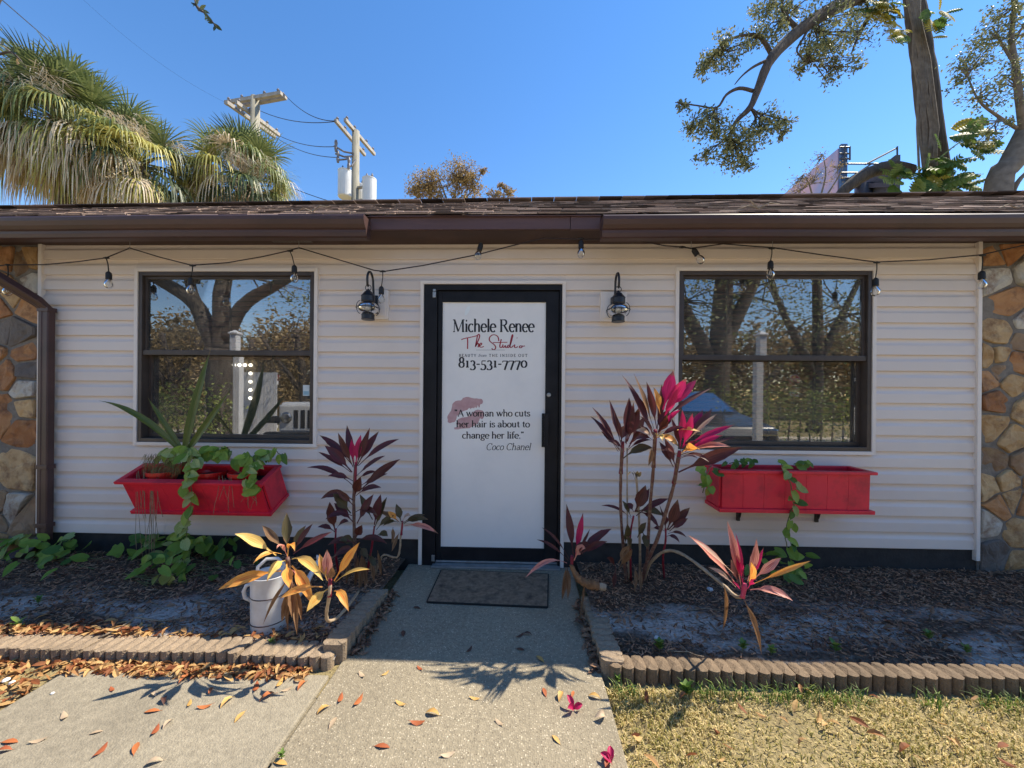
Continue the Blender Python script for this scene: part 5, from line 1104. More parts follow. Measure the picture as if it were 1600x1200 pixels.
def reg_b():
    x = U(-4.6, -1.0); y = -1.03 + abs(rnd.gauss(0, .045)); return x, y, rnd.random() < .25 + .75*(x < -1.9)
litter('leaf_litter', 'dry leaves caught behind the edging of the watering can bed', 800, reg_b, bedz, cat='leaves')
def reg_g():
    x = U(.42, 4.4); y = U(-2.9, -1.2); return x, y, True
litter('leaf_litter', 'scattered dry leaves lying in the lawn', 420, reg_g, lambda x, y: -.005, cat='leaves', lift=.02)
def reg_w():
    x = WX0 + .02 + abs(rnd.gauss(0, .025)); y = U(-1.05, -.45); return x, y, True
litter('leaf_litter', 'narrow drift of brown leaves along the walkway beside the watering can bed', 170, reg_w, lambda x, y: .0, m=mat('brown_leaf', (.10, .05, .028), (.28, .16, .09), rough=.8, isl=.8), cat='leaves', lift=.012)
def reg_w2():
    x = WX1 - .005 - abs(rnd.gauss(0, .02)); y = U(-1.12, -.5); return x, y, True
litter('leaf_litter', 'narrow drift of dark leaves along the walkway beside the magenta plant bed', 150, reg_w2, lambda x, y: .0, m=MATS['brown_leaf'], cat='leaves', lift=.012)
# mulch chips
def chips(name, label, n, x0, x1):
    b = MB(); k = 0
    while k < n:
        x = U(x0, x1); y = -U(.02, 1.05)
        sand = noise.noise(V((x*1.4, y*3.2, 5.)))
        if y < -.55 and sand > .05 and rnd.random() < .75: k += 1; continue
        L = U(.008, .042)*U(.6, 1.2); wd = U(.003, .009); z = bedz(x, y) + U(0, .012)
        q = Matrix.Translation(V((x, y, z))) @ Matrix.Rotation(U(0, 6.28), 4, 'Z') @ Matrix.Rotation(rnd.gauss(0, .25), 4, 'Y') @ Matrix.Rotation(U(-.8, .8), 4, 'X'); t = U(.001, .004)
        b.add([q @ V(v) for v in ((-L/2, -wd/2, 0), (L/2, -wd/3, 0), (L/2, wd/3, 0), (-L/2, wd/2, 0), (-L/2, 0, t), (L/2, 0, t))], [(0, 1, 5, 4), (4, 5, 2, 3), (0, 4, 3), (1, 2, 5)]); k += 1
    tag(b.build(name, CHIP), label, 'mulch', kind='stuff')
chips('mulch_chips', 'dark brown wood mulch in the bed with the watering can', 13000, -4.2, EL + .02)
chips('mulch_chips', 'dark brown wood mulch in the bed with the magenta plants', 15000, ER - .02, 4.2)
def reg_m(a, c_):
    def f():
        return U(a, c_), -U(.05, 1.0), True
    return f
BR = MATS['brown_leaf']
litter('leaf_litter', 'dark shaded leaves on the mulch of the watering can bed', 700, reg_m(-4.2, EL), bedz, L=(.03, .06), m=BR, cat='leaves', lift=.014)
litter('leaf_litter', 'dark shaded leaves on the mulch of the magenta plant bed', 750, reg_m(ER, 4.2), bedz, L=(.03, .06), m=BR, cat='leaves', lift=.014)
# grass
GRASS = mat('dry_lawn_grass', (.28, .25, .055), (.82, .65, .31), rough=.7, scale=3, isl=.65, transl=.35)
def grass(name, label, n, reg, h, m=GRASS):
    vs = []; fs = []; k = 0
    while k < n:
        x, y, ok = reg()
        if not ok: continue
        z = -.025; a = U(0, 6.28); L = U(*h); ln = U(.35, 1.1); wd = U(.0012, .0024); ca, sa = math.cos(a), math.sin(a)
        i = len(vs); ex, ey = x + ca*L*ln, y + sa*L*ln
        vs += [(x - sa*wd, y + ca*wd, z), (x + sa*wd, y - ca*wd, z), (x + ca*L*ln*.4 + sa*wd, y + sa*L*ln*.4 - ca*wd, z + L*.62), (x + ca*L*ln*.4 - sa*wd, y + sa*L*ln*.4 + ca*wd, z + L*.62), (ex, ey, z + L*(.95 - .5*(ln-.35)))]
        fs += [(i, i+1, i+2, i+3), (i+3, i+2, i+4)]; k += 1
    me = bpy.data.meshes.new(name); me.from_pydata(vs, [], fs); me.materials.append(m); me.update()
    return tag(inst(name, me, None, Matrix.Identity(4)), label, 'grass', kind='stuff')
def reg_gr():
    x = WX1 + .012 + U(0, 1)**1.25*3.6; y = -1.195 - U(0, 1)**1.2*2.2
    d = noise.noise(V((x*2.3, y*2.3, 8)))
    return x, y, rnd.random() < .72 + .8*d
grass('lawn_grass', 'short dry straw-coloured lawn grass beside the walkway', 52000, reg_gr, (.012, .038))
GREENG = mat('fresh_grass', (.06, .13, .02), (.20, .27, .05), rough=.6, scale=3, isl=.7, transl=.35)
def reg_f():
    x = U(.42, 4.); y = rnd.choice((-1.03 + abs(rnd.gauss(0, .015)), -1.20 - abs(rnd.gauss(0, .03)))); return x, y, noise.noise(V((x*4, 0, 2))) > -.1
o = grass('green_grass', 'fresh green grass tufts along the edging of the magenta plant bed', 1800, reg_f, (.04, .085), GREENG)
def reg_f2():
    x = U(-4.3, -2.15); y = U(-2.6, -1.2); return x, y, noise.noise(V((x*3, y*3, 2))) > .12
grass('green_grass', 'thin grass growing through the leaves beside the concrete pad', 1500, reg_f2, (.03, .07), GREENG)
# single fallen leaves on the concrete
FL = [mat('fallen_leaf_rust', (.30, .075, .025), (.44, .14, .04), rough=.65, scale=40, rand=.4), mat('fallen_leaf_gold', (.48, .27, .07), (.58, .36, .12), rough=.65, scale=40, rand=.4), mat('fallen_leaf_dark', (.07, .028, .018), (.13, .05, .03), rough=.7, scale=40, rand=.4), mat('fallen_leaf_tan', (.38, .28, .18), (.5, .38, .25), rough=.7, scale=40, rand=.4)]
FN = ['rusty red-brown leaf lying alone on the bare concrete', 'golden yellow leaf lying alone on the bare concrete', 'dark brown leaf lying alone on the bare concrete', 'pale tan leaf lying alone on the bare concrete']
FM = []
for m in FL:
    row = []
    for cu in (.4, 1.1, -.6):
        b = MB(); dry_leaf(b, V((0, 0, 0)), 1., 0, 0, cu, wr=U(.3, .42)); b.tube([V((.48, 0, 0)), V((.62, .02, 0))], .012, 4)
        z = min(v[2] for v in b.v); b.v = [(v[0], v[1], v[2] - z) for v in b.v]; row.append(b.mesh('fallen_leaf', m, smooth=True))
    FM.append(row)
spots = [(175, 1078, 0), (212, 1170, 0), (157, 1174, 0), (60, 1158, 3), (238, 1112, 0), (240, 1086, 3), (256, 1096, 2), (296, 1100, 1), (320, 1105, 0), (355, 1098, 1), (375, 1120, 1), (243, 1142, 0), (262, 1132, 3), (418, 1090, 0), (472, 1072, 0), (448, 1078, 3), (437, 1068, 1), (532, 1092, 0), (560, 1096, 0), (626, 1100, 1), (602, 1053, 1), (520, 1130, 3), (597, 1167, 0), (652, 1130, 0), (676, 1116, 1), (742, 1092, 1), (656, 1045, 0), (630, 990, 2), (733, 1016, 2), (812, 994, 2), (813, 1015, 2), (824, 992, 2), (876, 1089, 1), (929, 1090, 1), (869, 1156, 1), (851, 1082, 0), (844, 1030, 1), (15, 1160, 0), (5, 1175, 0), (240, 1193, 3), (438, 1193, 1), (950, 1193, 0), (150, 1145, 3), (100, 1120, 3), (330, 1080, 0), (288, 1062, 0), (400, 1075, 0), (565, 1055, 3), (700, 1180, 3), (780, 1130, 3), (545, 1010, 2), (651, 950, 2), (895, 1085, 0), (505, 1110, 1)]
for (x, y, c) in spots:
    onpad = x < 435 + (1187 - y)*.69
    p = PZ(x, y, .007 if onpad else .001); L = U(.04, .062)
    o = inst('fallen_leaf', FM[c][rnd.randrange(3)], None, Matrix.Translation(V((p.x, p.y, .0075 if onpad else .0012))) @ Matrix.Rotation(U(0, 6.28), 4, 'Z') @ Matrix.Scale(L, 4)); tag(o, FN[c], 'leaf', FN[c].split(' leaf')[0] + ' leaves on the concrete')
# crumpled magenta leaf and a snail-shaped curl
for (px, py, lab) in ((896, 1110, 'crumpled magenta leaf on the sunny walkway'), (955, 1194, 'curled pink leaf at the lawn edge of the walkway')):
    p = PZ(px, py, .001); t = thing('crumpled_leaf', lab, 'leaf', p)
    for k in range(3):
        a = U(0, 6.28); blade(p + V((0, 0, .006)), p + V((.04*math.cos(a + k*2), .04*math.sin(a + k*2), .02 + .01*k)), .3, .028, TI['m'], t, pet=.05, fold=.6, n=7)
p = PZ(937, 1122, .001); b = MB(); dry_leaf(b, V((0, 0, 0)), .05, .4, .2, 1.9, .5, wr=.55); z = min(v[2] for v in b.v); b.v = [(v[0]+p.x, v[1]+p.y, v[2]-z+.001) for v in b.v]; tag(b.build('curled_leaf', FL[3], smooth=True), 'pale curled leaf cupped on the walkway near the lawn', 'leaf')
# twigs
TW_ = mat('dry_twig', (.22, .16, .10), (.38, .30, .20), rough=.85, scale=30)
def twig(label, pts, r=.004, bed=True, group=None):
    P = []
    for px, py, h in pts:
        q = PZ(px, py, .045); P.append(V((q.x, q.y, bedz(q.x, q.y) + r + h)))
    b = MB(); F = []
    for a, c in zip(P, P[1:]): F += [a, a.lerp(c, .5) + V((U(-.006, .006), U(-.006, .006), 0))]
    b.tube(F + [P[-1]], [r*(1 - .5*i/len(F)) for i in range(len(F)+1)], 6); tag(b.build('twig', TW_, smooth=True), label, 'twig', group)
twig('pale forked twig lying across the sun line of the watering can bed', [(155, 1000, .01), (190, 988, .02), (212, 975, .03), (255, 974, .01), (290, 968, 0)], .006)
G_ = 'thin dry twigs on the magenta plant bed'
for pts in ([(1000, 935, 0), (1022, 952, .02), (1027, 972, 0)], [(1080, 952, 0), (1105, 950, .01), (1128, 954, 0)], [(1110, 975, 0), (1132, 1005, 0)], [(1250, 968, 0), (1275, 985, 0)], [(1290, 955, 0), (1320, 940, 0), (1345, 945, 0)], [(1060, 1005, 0), (1075, 1025, .01)], [(1042, 1018, 0), (1075, 1025, .01), (1100, 1028, 0)], [(1180, 930, 0), (1230, 942, .01)], [(1400, 920, 0), (1450, 935, 0)]):
    twig('thin dry twig lying on the mulch of the magenta plant bed', pts, .003, group=G_)
for pts in ([(415, 985, 0), (450, 992, .0), (480, 986, 0)], [(60, 960, 0), (110, 968, 0)], [(300, 940, 0), (340, 930, 0)], [(230, 935, 0), (262, 955, 0)]):
    twig('thin dry twig lying on the mulch of the watering can bed', pts, .003, group='thin dry twigs on the watering can bed')
# stones
def pebble(label, px, py, s, m, z=None):
    p = PZ(px, py, .03 if z is None else z); zz = (bedz(p.x, p.y) if z is None else z)
    b = MB(); b.lathe([(.001, -.3), (.5, -.25), (.8, 0), (.6, .35), (.2, .5), (.001, .52)], 10, Matrix.Translation(V((p.x, p.y, zz + s*.22))) @ Matrix.Scale(s, 4) @ Matrix.Rotation(U(0, 3), 4, 'Z')); b.v = [tuple(V(v) + V((U(-1, 1), U(-1, 1), U(-.5, .5)))*s*.1) for v in b.v]
    tag(b.build('pebble', m), label, 'stone')
PALE = mat('pale_stone', (.42, .45, .47), (.58, .6, .6), rough=.8, scale=20)
pebble('angular pale stone on the mulch near the arched cane', 1109, 925, .026, PALE); pebble('white shell-like stone behind the corner of the edging', 1027, 1002, .022, PALE)
WH = mat('white_ball', (.7, .68, .66), (.78, .77, .75), rough=.7, scale=20)
pebble('white puffball in the leaves left of the concrete pad', 9, 1064, .017, WH, -.004); pebble('second smaller white puffball in the leaves left of the concrete pad', 19, 1068, .015, WH, -.004); pebble('tiny white stone at the corner of the concrete pad', 82, 1084, .009, WH, .006)
# weeds
WEED = [mat('weed_leaf', (.10, .20, .03), (.24, .34, .07), rough=.5, scale=20, transl=.35, rand=.5)]
WM = heart(.9, .2, .1).mesh('weed_leaf', WEED[0], smooth=True)
def weed(label, px, py, n, s, z=None):
    p = PZ(px, py, .04 if z is None else z); p.z = bedz(p.x, p.y) if z is None else z; t = thing('weed', label, 'weed', p); b = MB(); b.tube([p - V((0, 0, .01)), p + V((0, 0, s*1.2))], .0015, 5); b.build('stem', VINE, t)
    for i in range(n):
        a = i*2.4; d = V((math.cos(a), math.sin(a), .5 + .6*i/n)).normalized(); x = d.cross(V((0, 0, 1))).normalized(); zz = x.cross(d); q = p + V((0, 0, s*(.4 + .9*i/n)))
        inst('leaf', WM, t, Matrix(((x.x, d.x, zz.x, q.x), (x.y, d.y, zz.y, q.y), (x.z, d.z, zz.z, q.z), (0, 0, 0, 1))) @ Matrix.Scale(s*U(.7, 1.1), 4))
weed('pale seedling between the edging and the watering can', 424, 1008, 9, .024)
weed('single weed seedling near the leaf drift of the left bed', 28, 984, 5, .04)
weed('leafy weed beside the white stone behind the edging corner', 1030, 1018, 14, .036)
weed('light green weed in front of the sandy bed under the hanging dry leaf', 1160, 1022, 12, .032)
weed('small weed next to the light green weed behind the edging', 1205, 1026, 10, .03)
weed('weed at the base of the watering can', 404, 985, 12, .03)
weed('green weed in the lawn before the edging corner', 1072, 1088, 14, .036, -.02)
weed('small weed growing in the seam of the concrete', 440, 1186, 8, .018, 0.)
weed('tiny weed at the lawn edge of the walkway', 965, 1068, 10, .024, -.01)
weed('dark weed in the sandy part of the right bed', 1450, 1000, 12, .03)
weed('weed on the mulch near the left stone cladding', 60, 945, 10, .03)
weed('green weed behind the scalloped edging of the sandy bed', 1305, 1022, 8, .036)
weed('grassy weed at the far end of the sandy bed edging', 1510, 1022, 10, .03)

# litter on the roof
for lab, px, py, n in (('pale dry twig snagged on the shingles above the lantern side of the right gutter', 1150, 322, 3), ('pale palm shred lying on the shingles above the end of the left gutter', 522, 330, 2), ('dry curved palm strip lying on the shingles near the leaning oak', 1500, 332, 2)):
    k_ = (py - 340) / (316 - 340); p = roofp(PY(px, py, .2).x, .035 + .05*max(0, k_), .012); t = thing('roof_twig', lab, 'twig', p)
    for i in range(n):
        d = V((U(.08, .16)*(1 if i % 2 else -1), U(-.02, .06), 0)); q = p + V((U(-.02, .02), 0, .006)); e = q + d; e2 = roofp(e.x, .035 + .05*max(0, k_), .016 + .03*i); b = MB(); b.tube([q, q.lerp(e2, .5) + V((0, -.01, .02)), e2], [.006, .005, .003], 5); b.build('twig_stem', TW_, t)
# ================================================================ background: palms, poles, trees, billboard
PALM = {'g': mat('palm_green', (.14, .185, .065), (.31, .34, .13), rough=.45, isl=.5, transl=.3), 'y': mat('palm_yellowgreen', (.38, .37, .09), (.64, .57, .19), rough=.5, isl=.5, transl=.35),
        't': mat('palm_dead', (.55, .44, .30), (.85, .74, .56), rough=.8, isl=.6, transl=.15), 's': mat('palm_dark_green', (.035, .06, .028), (.07, .10, .04), rough=.5, isl=.5, transl=.2)}
PTRUNK = mat('palm_trunk', (.09, .065, .045), (.19, .15, .11), rough=.95, scale=14, bump=1., bscale=20)
def frond(parent, c, d, lp, Rf, droop, m, nseg=34, spread=118):
    d = V(d).normalized(); s = d.cross(V((0, 0, 1))); s = s.normalized() if s.length > .05 else V((1, 0, 0)); up = s.cross(d)
    b = MB(); h = c + d*lp + V((0, 0, -1))*droop*.12*lp
    wv = V((-s.z*0, 0, 0)); pm = (c + h)/2 + V((0, 0, .05*lp))
    b.tube([c, pm, h], [.022, .014, .010], 5)
    for i in range(nseg):
        a = R(-spread + 2*spread*i/(nseg-1)) + U(-.03, .03); dr = (d*math.cos(a) + s*math.sin(a) + up*(.28*abs(math.sin(a)) + U(-.06, .06))).normalized()
        L = Rf*(.80 + .2*math.cos(a*.8))*U(.85, 1.08); sw = .020*Rf
        side = dr.cross(up).normalized(); pv = []
        dd = droop*U(.7, 1.3)
        for t, k in ((0.02, .5), (.35, 1.), (.62, .8), (.84, .45), (1., .06)):
            p = h + dr*L*t*(1 - .25*dd*t*t) + V((0, 0, -1))*dd*L*t*t*t*.9
            pv += [p - side*sw*k + up*sw*.4*k, p + side*sw*k]
        b.add(pv, [(j*2, j*2+1, j*2+3, j*2+2) for j in range(4)])
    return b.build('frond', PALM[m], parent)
def palm(label, px, py, Y, Rf, lp, n_up, n_mid, n_low, n_dead, seed, lean=0.):
    global rnd, U
    c = PY(px, py, Y); r_ = random.Random(seed); t = thing('palm_tree', label, 'palm tree', (c.x + lean, c.y, -.05), 'sabal palms behind the roof')
    b = MB(); H = c.z; b.tube([V((c.x + lean, c.y, -.05)), V((c.x + lean*.6, c.y, H*.5)), c + V((0, 0, -.1))], [.24, .19, .20], 12); b.build('trunk', PTRUNK, t, smooth=True)
    bt = MB()
    for k in range(26):
        a = k*2.4; z = H - .15 - k*.055; p = V((c.x, c.y, z)); o = V((math.cos(a), math.sin(a), .55)); bt.beam(p + o*.12, p + o*.42, .05, .018)
    bt.build('leaf_boots', PTRUNK, t)
    def go(n, e0, e1, m, dr, rr=1.):
        for i in range(n):
            az = 2*math.pi*(i + r_.random())/n; el = R(r_.uniform(e0, e1)); d = V((math.cos(az)*math.cos(el), math.sin(az)*math.cos(el), math.sin(el)))
            frond(t, c + d*.12, d, lp*r_.uniform(.8, 1.15), Rf*rr*r_.uniform(.85, 1.12), r_.uniform(*dr), r_.choice(m))
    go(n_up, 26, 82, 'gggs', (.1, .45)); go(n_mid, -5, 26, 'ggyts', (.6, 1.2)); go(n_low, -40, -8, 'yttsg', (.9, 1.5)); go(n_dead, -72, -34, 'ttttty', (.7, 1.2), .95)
    for k in range(5):      # flower stalks
        az = r_.uniform(-2.7, -.6) if k < 4 else r_.uniform(0, 6.28); d = V((math.cos(az), math.sin(az), r_.uniform(.0, .5))); b = MB()
        for q in range(150):
            a = c + d*(lp*.9 + r_.uniform(0, .5)*Rf) + V((r_.gauss(0, .12), r_.gauss(0, .12), r_.gauss(0, .1)))*Rf; e = a + V((r_.gauss(0, .16), r_.gauss(0, .16), -abs(r_.gauss(.1, .12))))*Rf; s = V((.009, .004, .006)); b.add([a - s, a + s, e], [(0, 1, 2)])
        b.build('flower_stalk', PALM['t'], t)
palm('big shaggy palm with grey dead fronds hanging above the roof', 104, 195, 6.3, .95, .82, 40, 34, 34, 44, 3)
palm('middle palm crown between the shaggy palm and the yellow palm', 215, 255, 6.9, .9, .85, 14, 18, 14, 30, 8)
palm('smaller yellow-green palm beneath the leaning crossarm pole', 382, 282, 8.6, .98, .88, 22, 22, 20, 12, 13)
# utility poles
POLE = mat('weathered_pole', (.20, .19, .15), (.32, .30, .24), rough=.9, scale=6, stretch=(3, 3, .4))
GALV = mat('grey_crossarm', (.26, .24, .21), (.40, .37, .33), rough=.7, scale=6)
XF = mat('transformer_paint', (.62, .63, .62), (.7, .71, .70), rough=.4, scale=3)
INS = mat('insulator', (.12, .11, .12), (.2, .19, .2), rough=.35)
WIREM = mat('wire', (.03, .03, .035), rough=.6)
def pole(label, px, pyt, Y, r):
    c = PY(px, pyt, Y); t = thing('utility_pole', label, 'utility pole', (c.x, c.y, -.05)); b = MB(); b.tube([V((c.x, c.y, -.05)), c], [r*1.35, r], 14); b.build('pole', POLE, t, smooth=True); return t, c
def arm(t, a, c, sz=.11):
    b = MB(); b.beam(a, c, sz, sz*1.15); b.build('crossarm', GALV, t)
    for k in (.06, .3, .7, .94): b = MB(); q = V(a).lerp(V(c), k); b.lathe([(.02, .06), (.05, .08), (.03, .11), (.055, .14), (.03, .18), (.02, .2)], 8, Matrix.Translation(q)); b.build('insulator', INS, t)
def hor(px, py, h, z0=1.29):            # point at height h above the camera seen at that pixel
    return PZ(px, py, z0 + h)
TA, cA = pole('utility pole with four slanting crossarms beyond the palms', 399, 152, 11.0, .15)
hA = cA.z - 1.29 - .1
for a, c_ in (((352, 161), (440, 146)), ((372, 166), (447, 152))): arm(TA, hor(*a, hA), hor(*c_, hA))
for a, c_ in (((354, 160), (430, 214)), ((369, 160), (436, 211))): arm(TA, hor(*a, hA - .45), hor(*c_, hA - .45))
TB, cB = pole('utility pole with white transformers behind the roof', 556, 205, 10.7, .125)
hB = cB.z - 1.29 - .12
for a, c_ in (((524, 188), (570, 242)), ((539, 187), (585, 241))): arm(TB, hor(*a, hB + .12), hor(*c_, hB + .12), .10)
def transformer(px, pyt, pyb, dy, s, lab):
    top = PY(px, pyt, cB.y + dy); bot = PY(px, pyb, cB.y + dy); r = s*(cB.y + 2.93)/600; h = top.z - bot.z
    tt = thing('transformer', lab, 'transformer', bot)
    b = MB(); b.lathe([(r*.9, 0), (r, .03), (r, h - .04), (r*1.03, h - .035), (r*1.03, h), (r*.6, h + .05), (.001, h + .06)], 22, Matrix.Translation(bot)); b.build('tank', XF, tt, smooth=False)
    b = MB()
    for k in (-.4, .4): b.lathe([(.03, 0), (.05, .03), (.03, .06), (.05, .09), (.03, .13), (.015, .18)], 8, Matrix.Translation(bot + V((k*r, 0, h + .03))))
    b.build('bushing', INS, tt); b = MB(); b.beam(bot + V((0, 0, h*.75)), V((cB.x, cB.y, bot.z + h*.75)), .1, .06); b.beam(bot + V((0, 0, h*.3)), V((cB.x, cB.y, bot.z + h*.3)), .1, .06); b.build('bracket', GALV, tt)
transformer(539.5, 268, 309, -.1, 11, 'white round transformer on the palm side of the pole')
transformer(577, 280, 325, -.1, 10.5, 'white round transformer hung lower on the far-tree side of the pole')
transformer(563, 290, 325, .35, 8, 'white round transformer half hidden behind the pole')
b = MB()
for (x0, y0, x1, y1) in ((522, 228, 553, 240), (524, 240, 552, 244), (527, 250, 553, 242), (543, 262, 556, 250)): b.tube([PY(x0, y0, cB.y - .3), PY((x0+x1)/2, (y0+y1)/2 + 3, cB.y - .25), PY(x1, y1, cB.y - .1)], .03, 6)
for (x, y) in ((525, 228), (528, 245), (545, 255)): b.lathe([(.04, -.2), (.06, -.1), (.04, 0), (.06, .1), (.04, .2)], 8, Matrix.Translation(PY(x, y, cB.y - .3)))
b.build('fuse_cutouts', INS, TB)
def wire(label, a, c, sag, r=.012, group=None):
    a = V(a); c = V(c); b = MB(); b.tube([a.lerp(c, k/12) - V((0, 0, sag*4*k/12*(1-k/12))) for k in range(13)], r, 4); tag(b.build('utility_wire', WIREM), label, 'wire', group)
G2 = 'wires between the two utility poles'
for a, c_, s in (((445, 148), (524, 189), .25), ((436, 212), (524, 229), .15), ((430, 214), (527, 246), .2), ((404, 172), (523, 190), .2)):
    wire('thin wire spanning from the slanting crossarms to the transformer pole', hor(*a, hA - (.45 if a[1] > 200 else 0)), PY(*c_, cB.y - .3 if c_[1] > 200 else cB.y - 1.), s, group=G2)
wire('low wire running from the yellow palm down to the transformer pole', PY(330, 225, cA.y), PY(556, 325, cB.y), .3, .014)
wire('diagonal service wire crossing the sky above the shaggy palm', PY(-60, -55, 5.2), PY(100, 84, 9.), .0, .012)
wire('faint high wire sloping down toward the crossarm pole', PY(120, -10, 9.), hor(352, 160, hA), .3, .003)

# ---------------------------------------------------------------- broadleaf trees
BARK = mat('oak_bark', (.045, .034, .027), (.11, .088, .07), rough=.95, scale=7, stretch=(3, 3, .5), bump=1., bscale=16)
BARKP = mat('grey_limb_bark', (.13, .105, .085), (.22, .185, .15), rough=.95, scale=9, bump=.8, bscale=25)
OAKL = mat('oak_leaf_green', (.10, .12, .045), (.34, .34, .15), rough=.5, isl=.75, transl=.3)
OAKB = mat('oak_leaf_brownish', (.17, .125, .05), (.42, .29, .13), rough=.55, isl=.75, transl=.3)
OAKY = mat('autumn_leaf', (.24, .16, .06), (.42, .30, .13), rough=.6, isl=.8, transl=.35)
def leafcloud(b, c, rad, n, size, clump=1.):
    c = V(c)
    for i in range(n):
        q = V((rnd.gauss(0, .6), rnd.gauss(0, .6), rnd.gauss(0, .6)))
        p = c + V((q.x*rad[0], q.y*rad[1], q.z*rad[2]))
        d = V((U(-1, 1), U(-1, 1), U(-1, .6))).normalized(); s = d.orthogonal().normalized(); s = Matrix.Rotation(U(0, 6.28), 3, d) @ s; L = size*U(.7, 1.3)
        nn = s.cross(d); b.add([p, p + d*L*.5 + s*L*.24 + nn*L*.06, p + d*L, p + d*L*.5 - s*L*.24 + nn*L*.06], [(0, 1, 2, 3)])
def tree(label, base, limbs, clouds, bark, leafm, size, dens, group=None, name='oak_tree', twigs=2):
    """limbs: list of (points, r0, r1); clouds: list of (centre, radii, n clumps) — leaves gather in small clumps round twigs"""
    t = thing(name, label, 'tree', base, group); first = True
    for pts, r0, r1 in limbs:
        n = len(pts); P = [V(p) for p in pts]; F = []; FR = []
        for i in range(n-1):
            for k in range(4):
                s = k/4; a, c_, d, e = P[max(0, i-1)], P[i], P[i+1], P[min(n-1, i+2)]
                F.append(.5*((2*c_) + (d-a)*s + (2*a-5*c_+4*d-e)*s*s + (3*c_-a-3*d+e)*s**3)); u = (i+s)/(n-1); FR.append((r0+(r1-r0)*u)*(1 + .09*noise.noise(V((len(F)*.7, r0*9, 1)))))
        F.append(P[-1]); FR.append(r1); b = MB(); b.tube(F, FR, 10); b.build('trunk' if first else 'limb', bark, t, smooth=True); first = False
    allp = [V(p) for L in limbs for p in L[0]]
    cr = MB(); tw = MB()
    for c, rad, n in clouds:
        c = V(c); near = min(allp, key=lambda p: (p-c).length)
        for k in range(n):
            while True:
                q = V((U(-1, 1), U(-1, 1), U(-1, 1)))
                if q.length < 1: break
            q = q*U(.8, 1.25); cc = c + V((q.x*rad[0], q.y*rad[1], q.z*rad[2])); s = min(rad)*U(.3, .65)
            leafcloud(cr, cc, (s, s, s*.75), int(dens*U(.5, 1.4)), size)
            if k % twigs == 0:
                st = near.lerp(c, U(0, .75)); mid = st.lerp(cc, .5) + V((U(-.1, .1), U(-.1, .1), U(-.05, .12)))*rad[0]; tw.tube([st, mid, cc], [size*.22, size*.15, size*.06], 4, caps=False)
    if tw.v: tw.build('twigs', bark, t)['kind'] = 'stuff'
    cr.build('crown', leafm, t); return t
# big climbing-plant oak behind the right roof
YT = 6.6; p = lambda x, y, Y=YT: PY(x, y, Y)
lb = p(1470, 330); base = V((lb.x + .15, lb.y, -.05))
def limb_px(pts): return [PY(*q) for q in pts]
oakA = tree('thick dark oak trunk wrapped in climbing leaves behind the right roof', base,
  [([base, lb, p(1462, 255), p(1452, 180), p(1444, 110), p(1434, 40), p(1424, -30), p(1416, -120)], .27, .18),
   (limb_px([(1430, -20, YT), (1375, -15, 6.2), (1318, 5, 5.6), (1262, 38, 5.1), (1222, 72, 4.8), (1200, 100, 4.6), (1184, 140, 4.5), (1172, 168, 4.4), (1150, 190, 4.4), (1138, 215, 4.4)]), .17, .02),
   (limb_px([(1205, 84, 4.8), (1188, 58, 4.7), (1165, 55, 4.6), (1140, 62, 4.6), (1128, 75, 4.6)]), .045, .01),
   (limb_px([(1203, 92, 4.6), (1178, 104, 4.5), (1160, 118, 4.5), (1148, 132, 4.5)]), .03, .008),
   (limb_px([(1176, 142, 4.5), (1155, 138, 4.4), (1135, 148, 4.4), (1120, 168, 4.4), (1090, 165, 4.4), (1055, 160, 4.4)]), .035, .008),
   (limb_px([(1246, 45, 5.0), (1228, 25, 5.0), (1222, 5, 5.0), (1235, -20, 5.0)]), .05, .015),
   (limb_px([(1268, 36, 5.1), (1255, 60, 5.0), (1245, 80, 5.0), (1262, 98, 5.)]), .03, .008),
   (limb_px([(1400, -25, 6.4), (1360, 25, 6.2), (1340, 60, 6.), (1330, 85, 6.)]), .06, .012),
   (limb_px([(1420, 268, YT), (1390, 262, 6.4), (1358, 270, 6.2), (1330, 288, 6.1), (1312, 306, 6.1), (1296, 330, 6.1)]), .16, .10)],
  [(PY(1130, 85, 4.6), (.36, .35, .22), 34), (PY(1105, 100, 4.6), (.2, .3, .14), 12), (PY(1175, 55, 4.7), (.26, .3, .16), 12), (PY(1290, 70, 5.2), (.55, .4, .30), 46), (PY(1265, 92, 5.1), (.30, .3, .18), 20), (PY(1190, 15, 4.9), (.32, .3, .2), 16), (PY(1245, 10, 5.0), (.5, .4, .25), 26),
   (PY(1105, 195, 4.4), (.34, .3, .26), 34), (PY(1150, 225, 4.4), (.36, .3, .34), 46), (PY(1195, 195, 4.4), (.28, .3, .25), 26), (PY(1165, 258, 4.4), (.22, .2, .14), 12), (PY(1070, 162, 4.4), (.14, .2, .08), 6), (PY(1078, 206, 4.4), (.10, .2, .10), 5), (PY(1340, 50, 6.1), (.45, .4, .35), 22), (PY(1365, 5, 6.2), (.5, .4, .4), 26),
   (PY(1215, 40, 4.9), (.3, .3, .2), 14), (PY(1320, 108, 5.4), (.4, .3, .22), 20), (PY(1300, 25, 5.3), (.5, .4, .25), 24), (PY(1225, 200, 4.4), (.12, .2, .18), 8), (PY(1100, 240, 4.4), (.14, .2, .16), 8), (PY(1430, -190, 5.6), (2.6, 2.0, .9), 60)],
  BARK, OAKL, .066, 30)
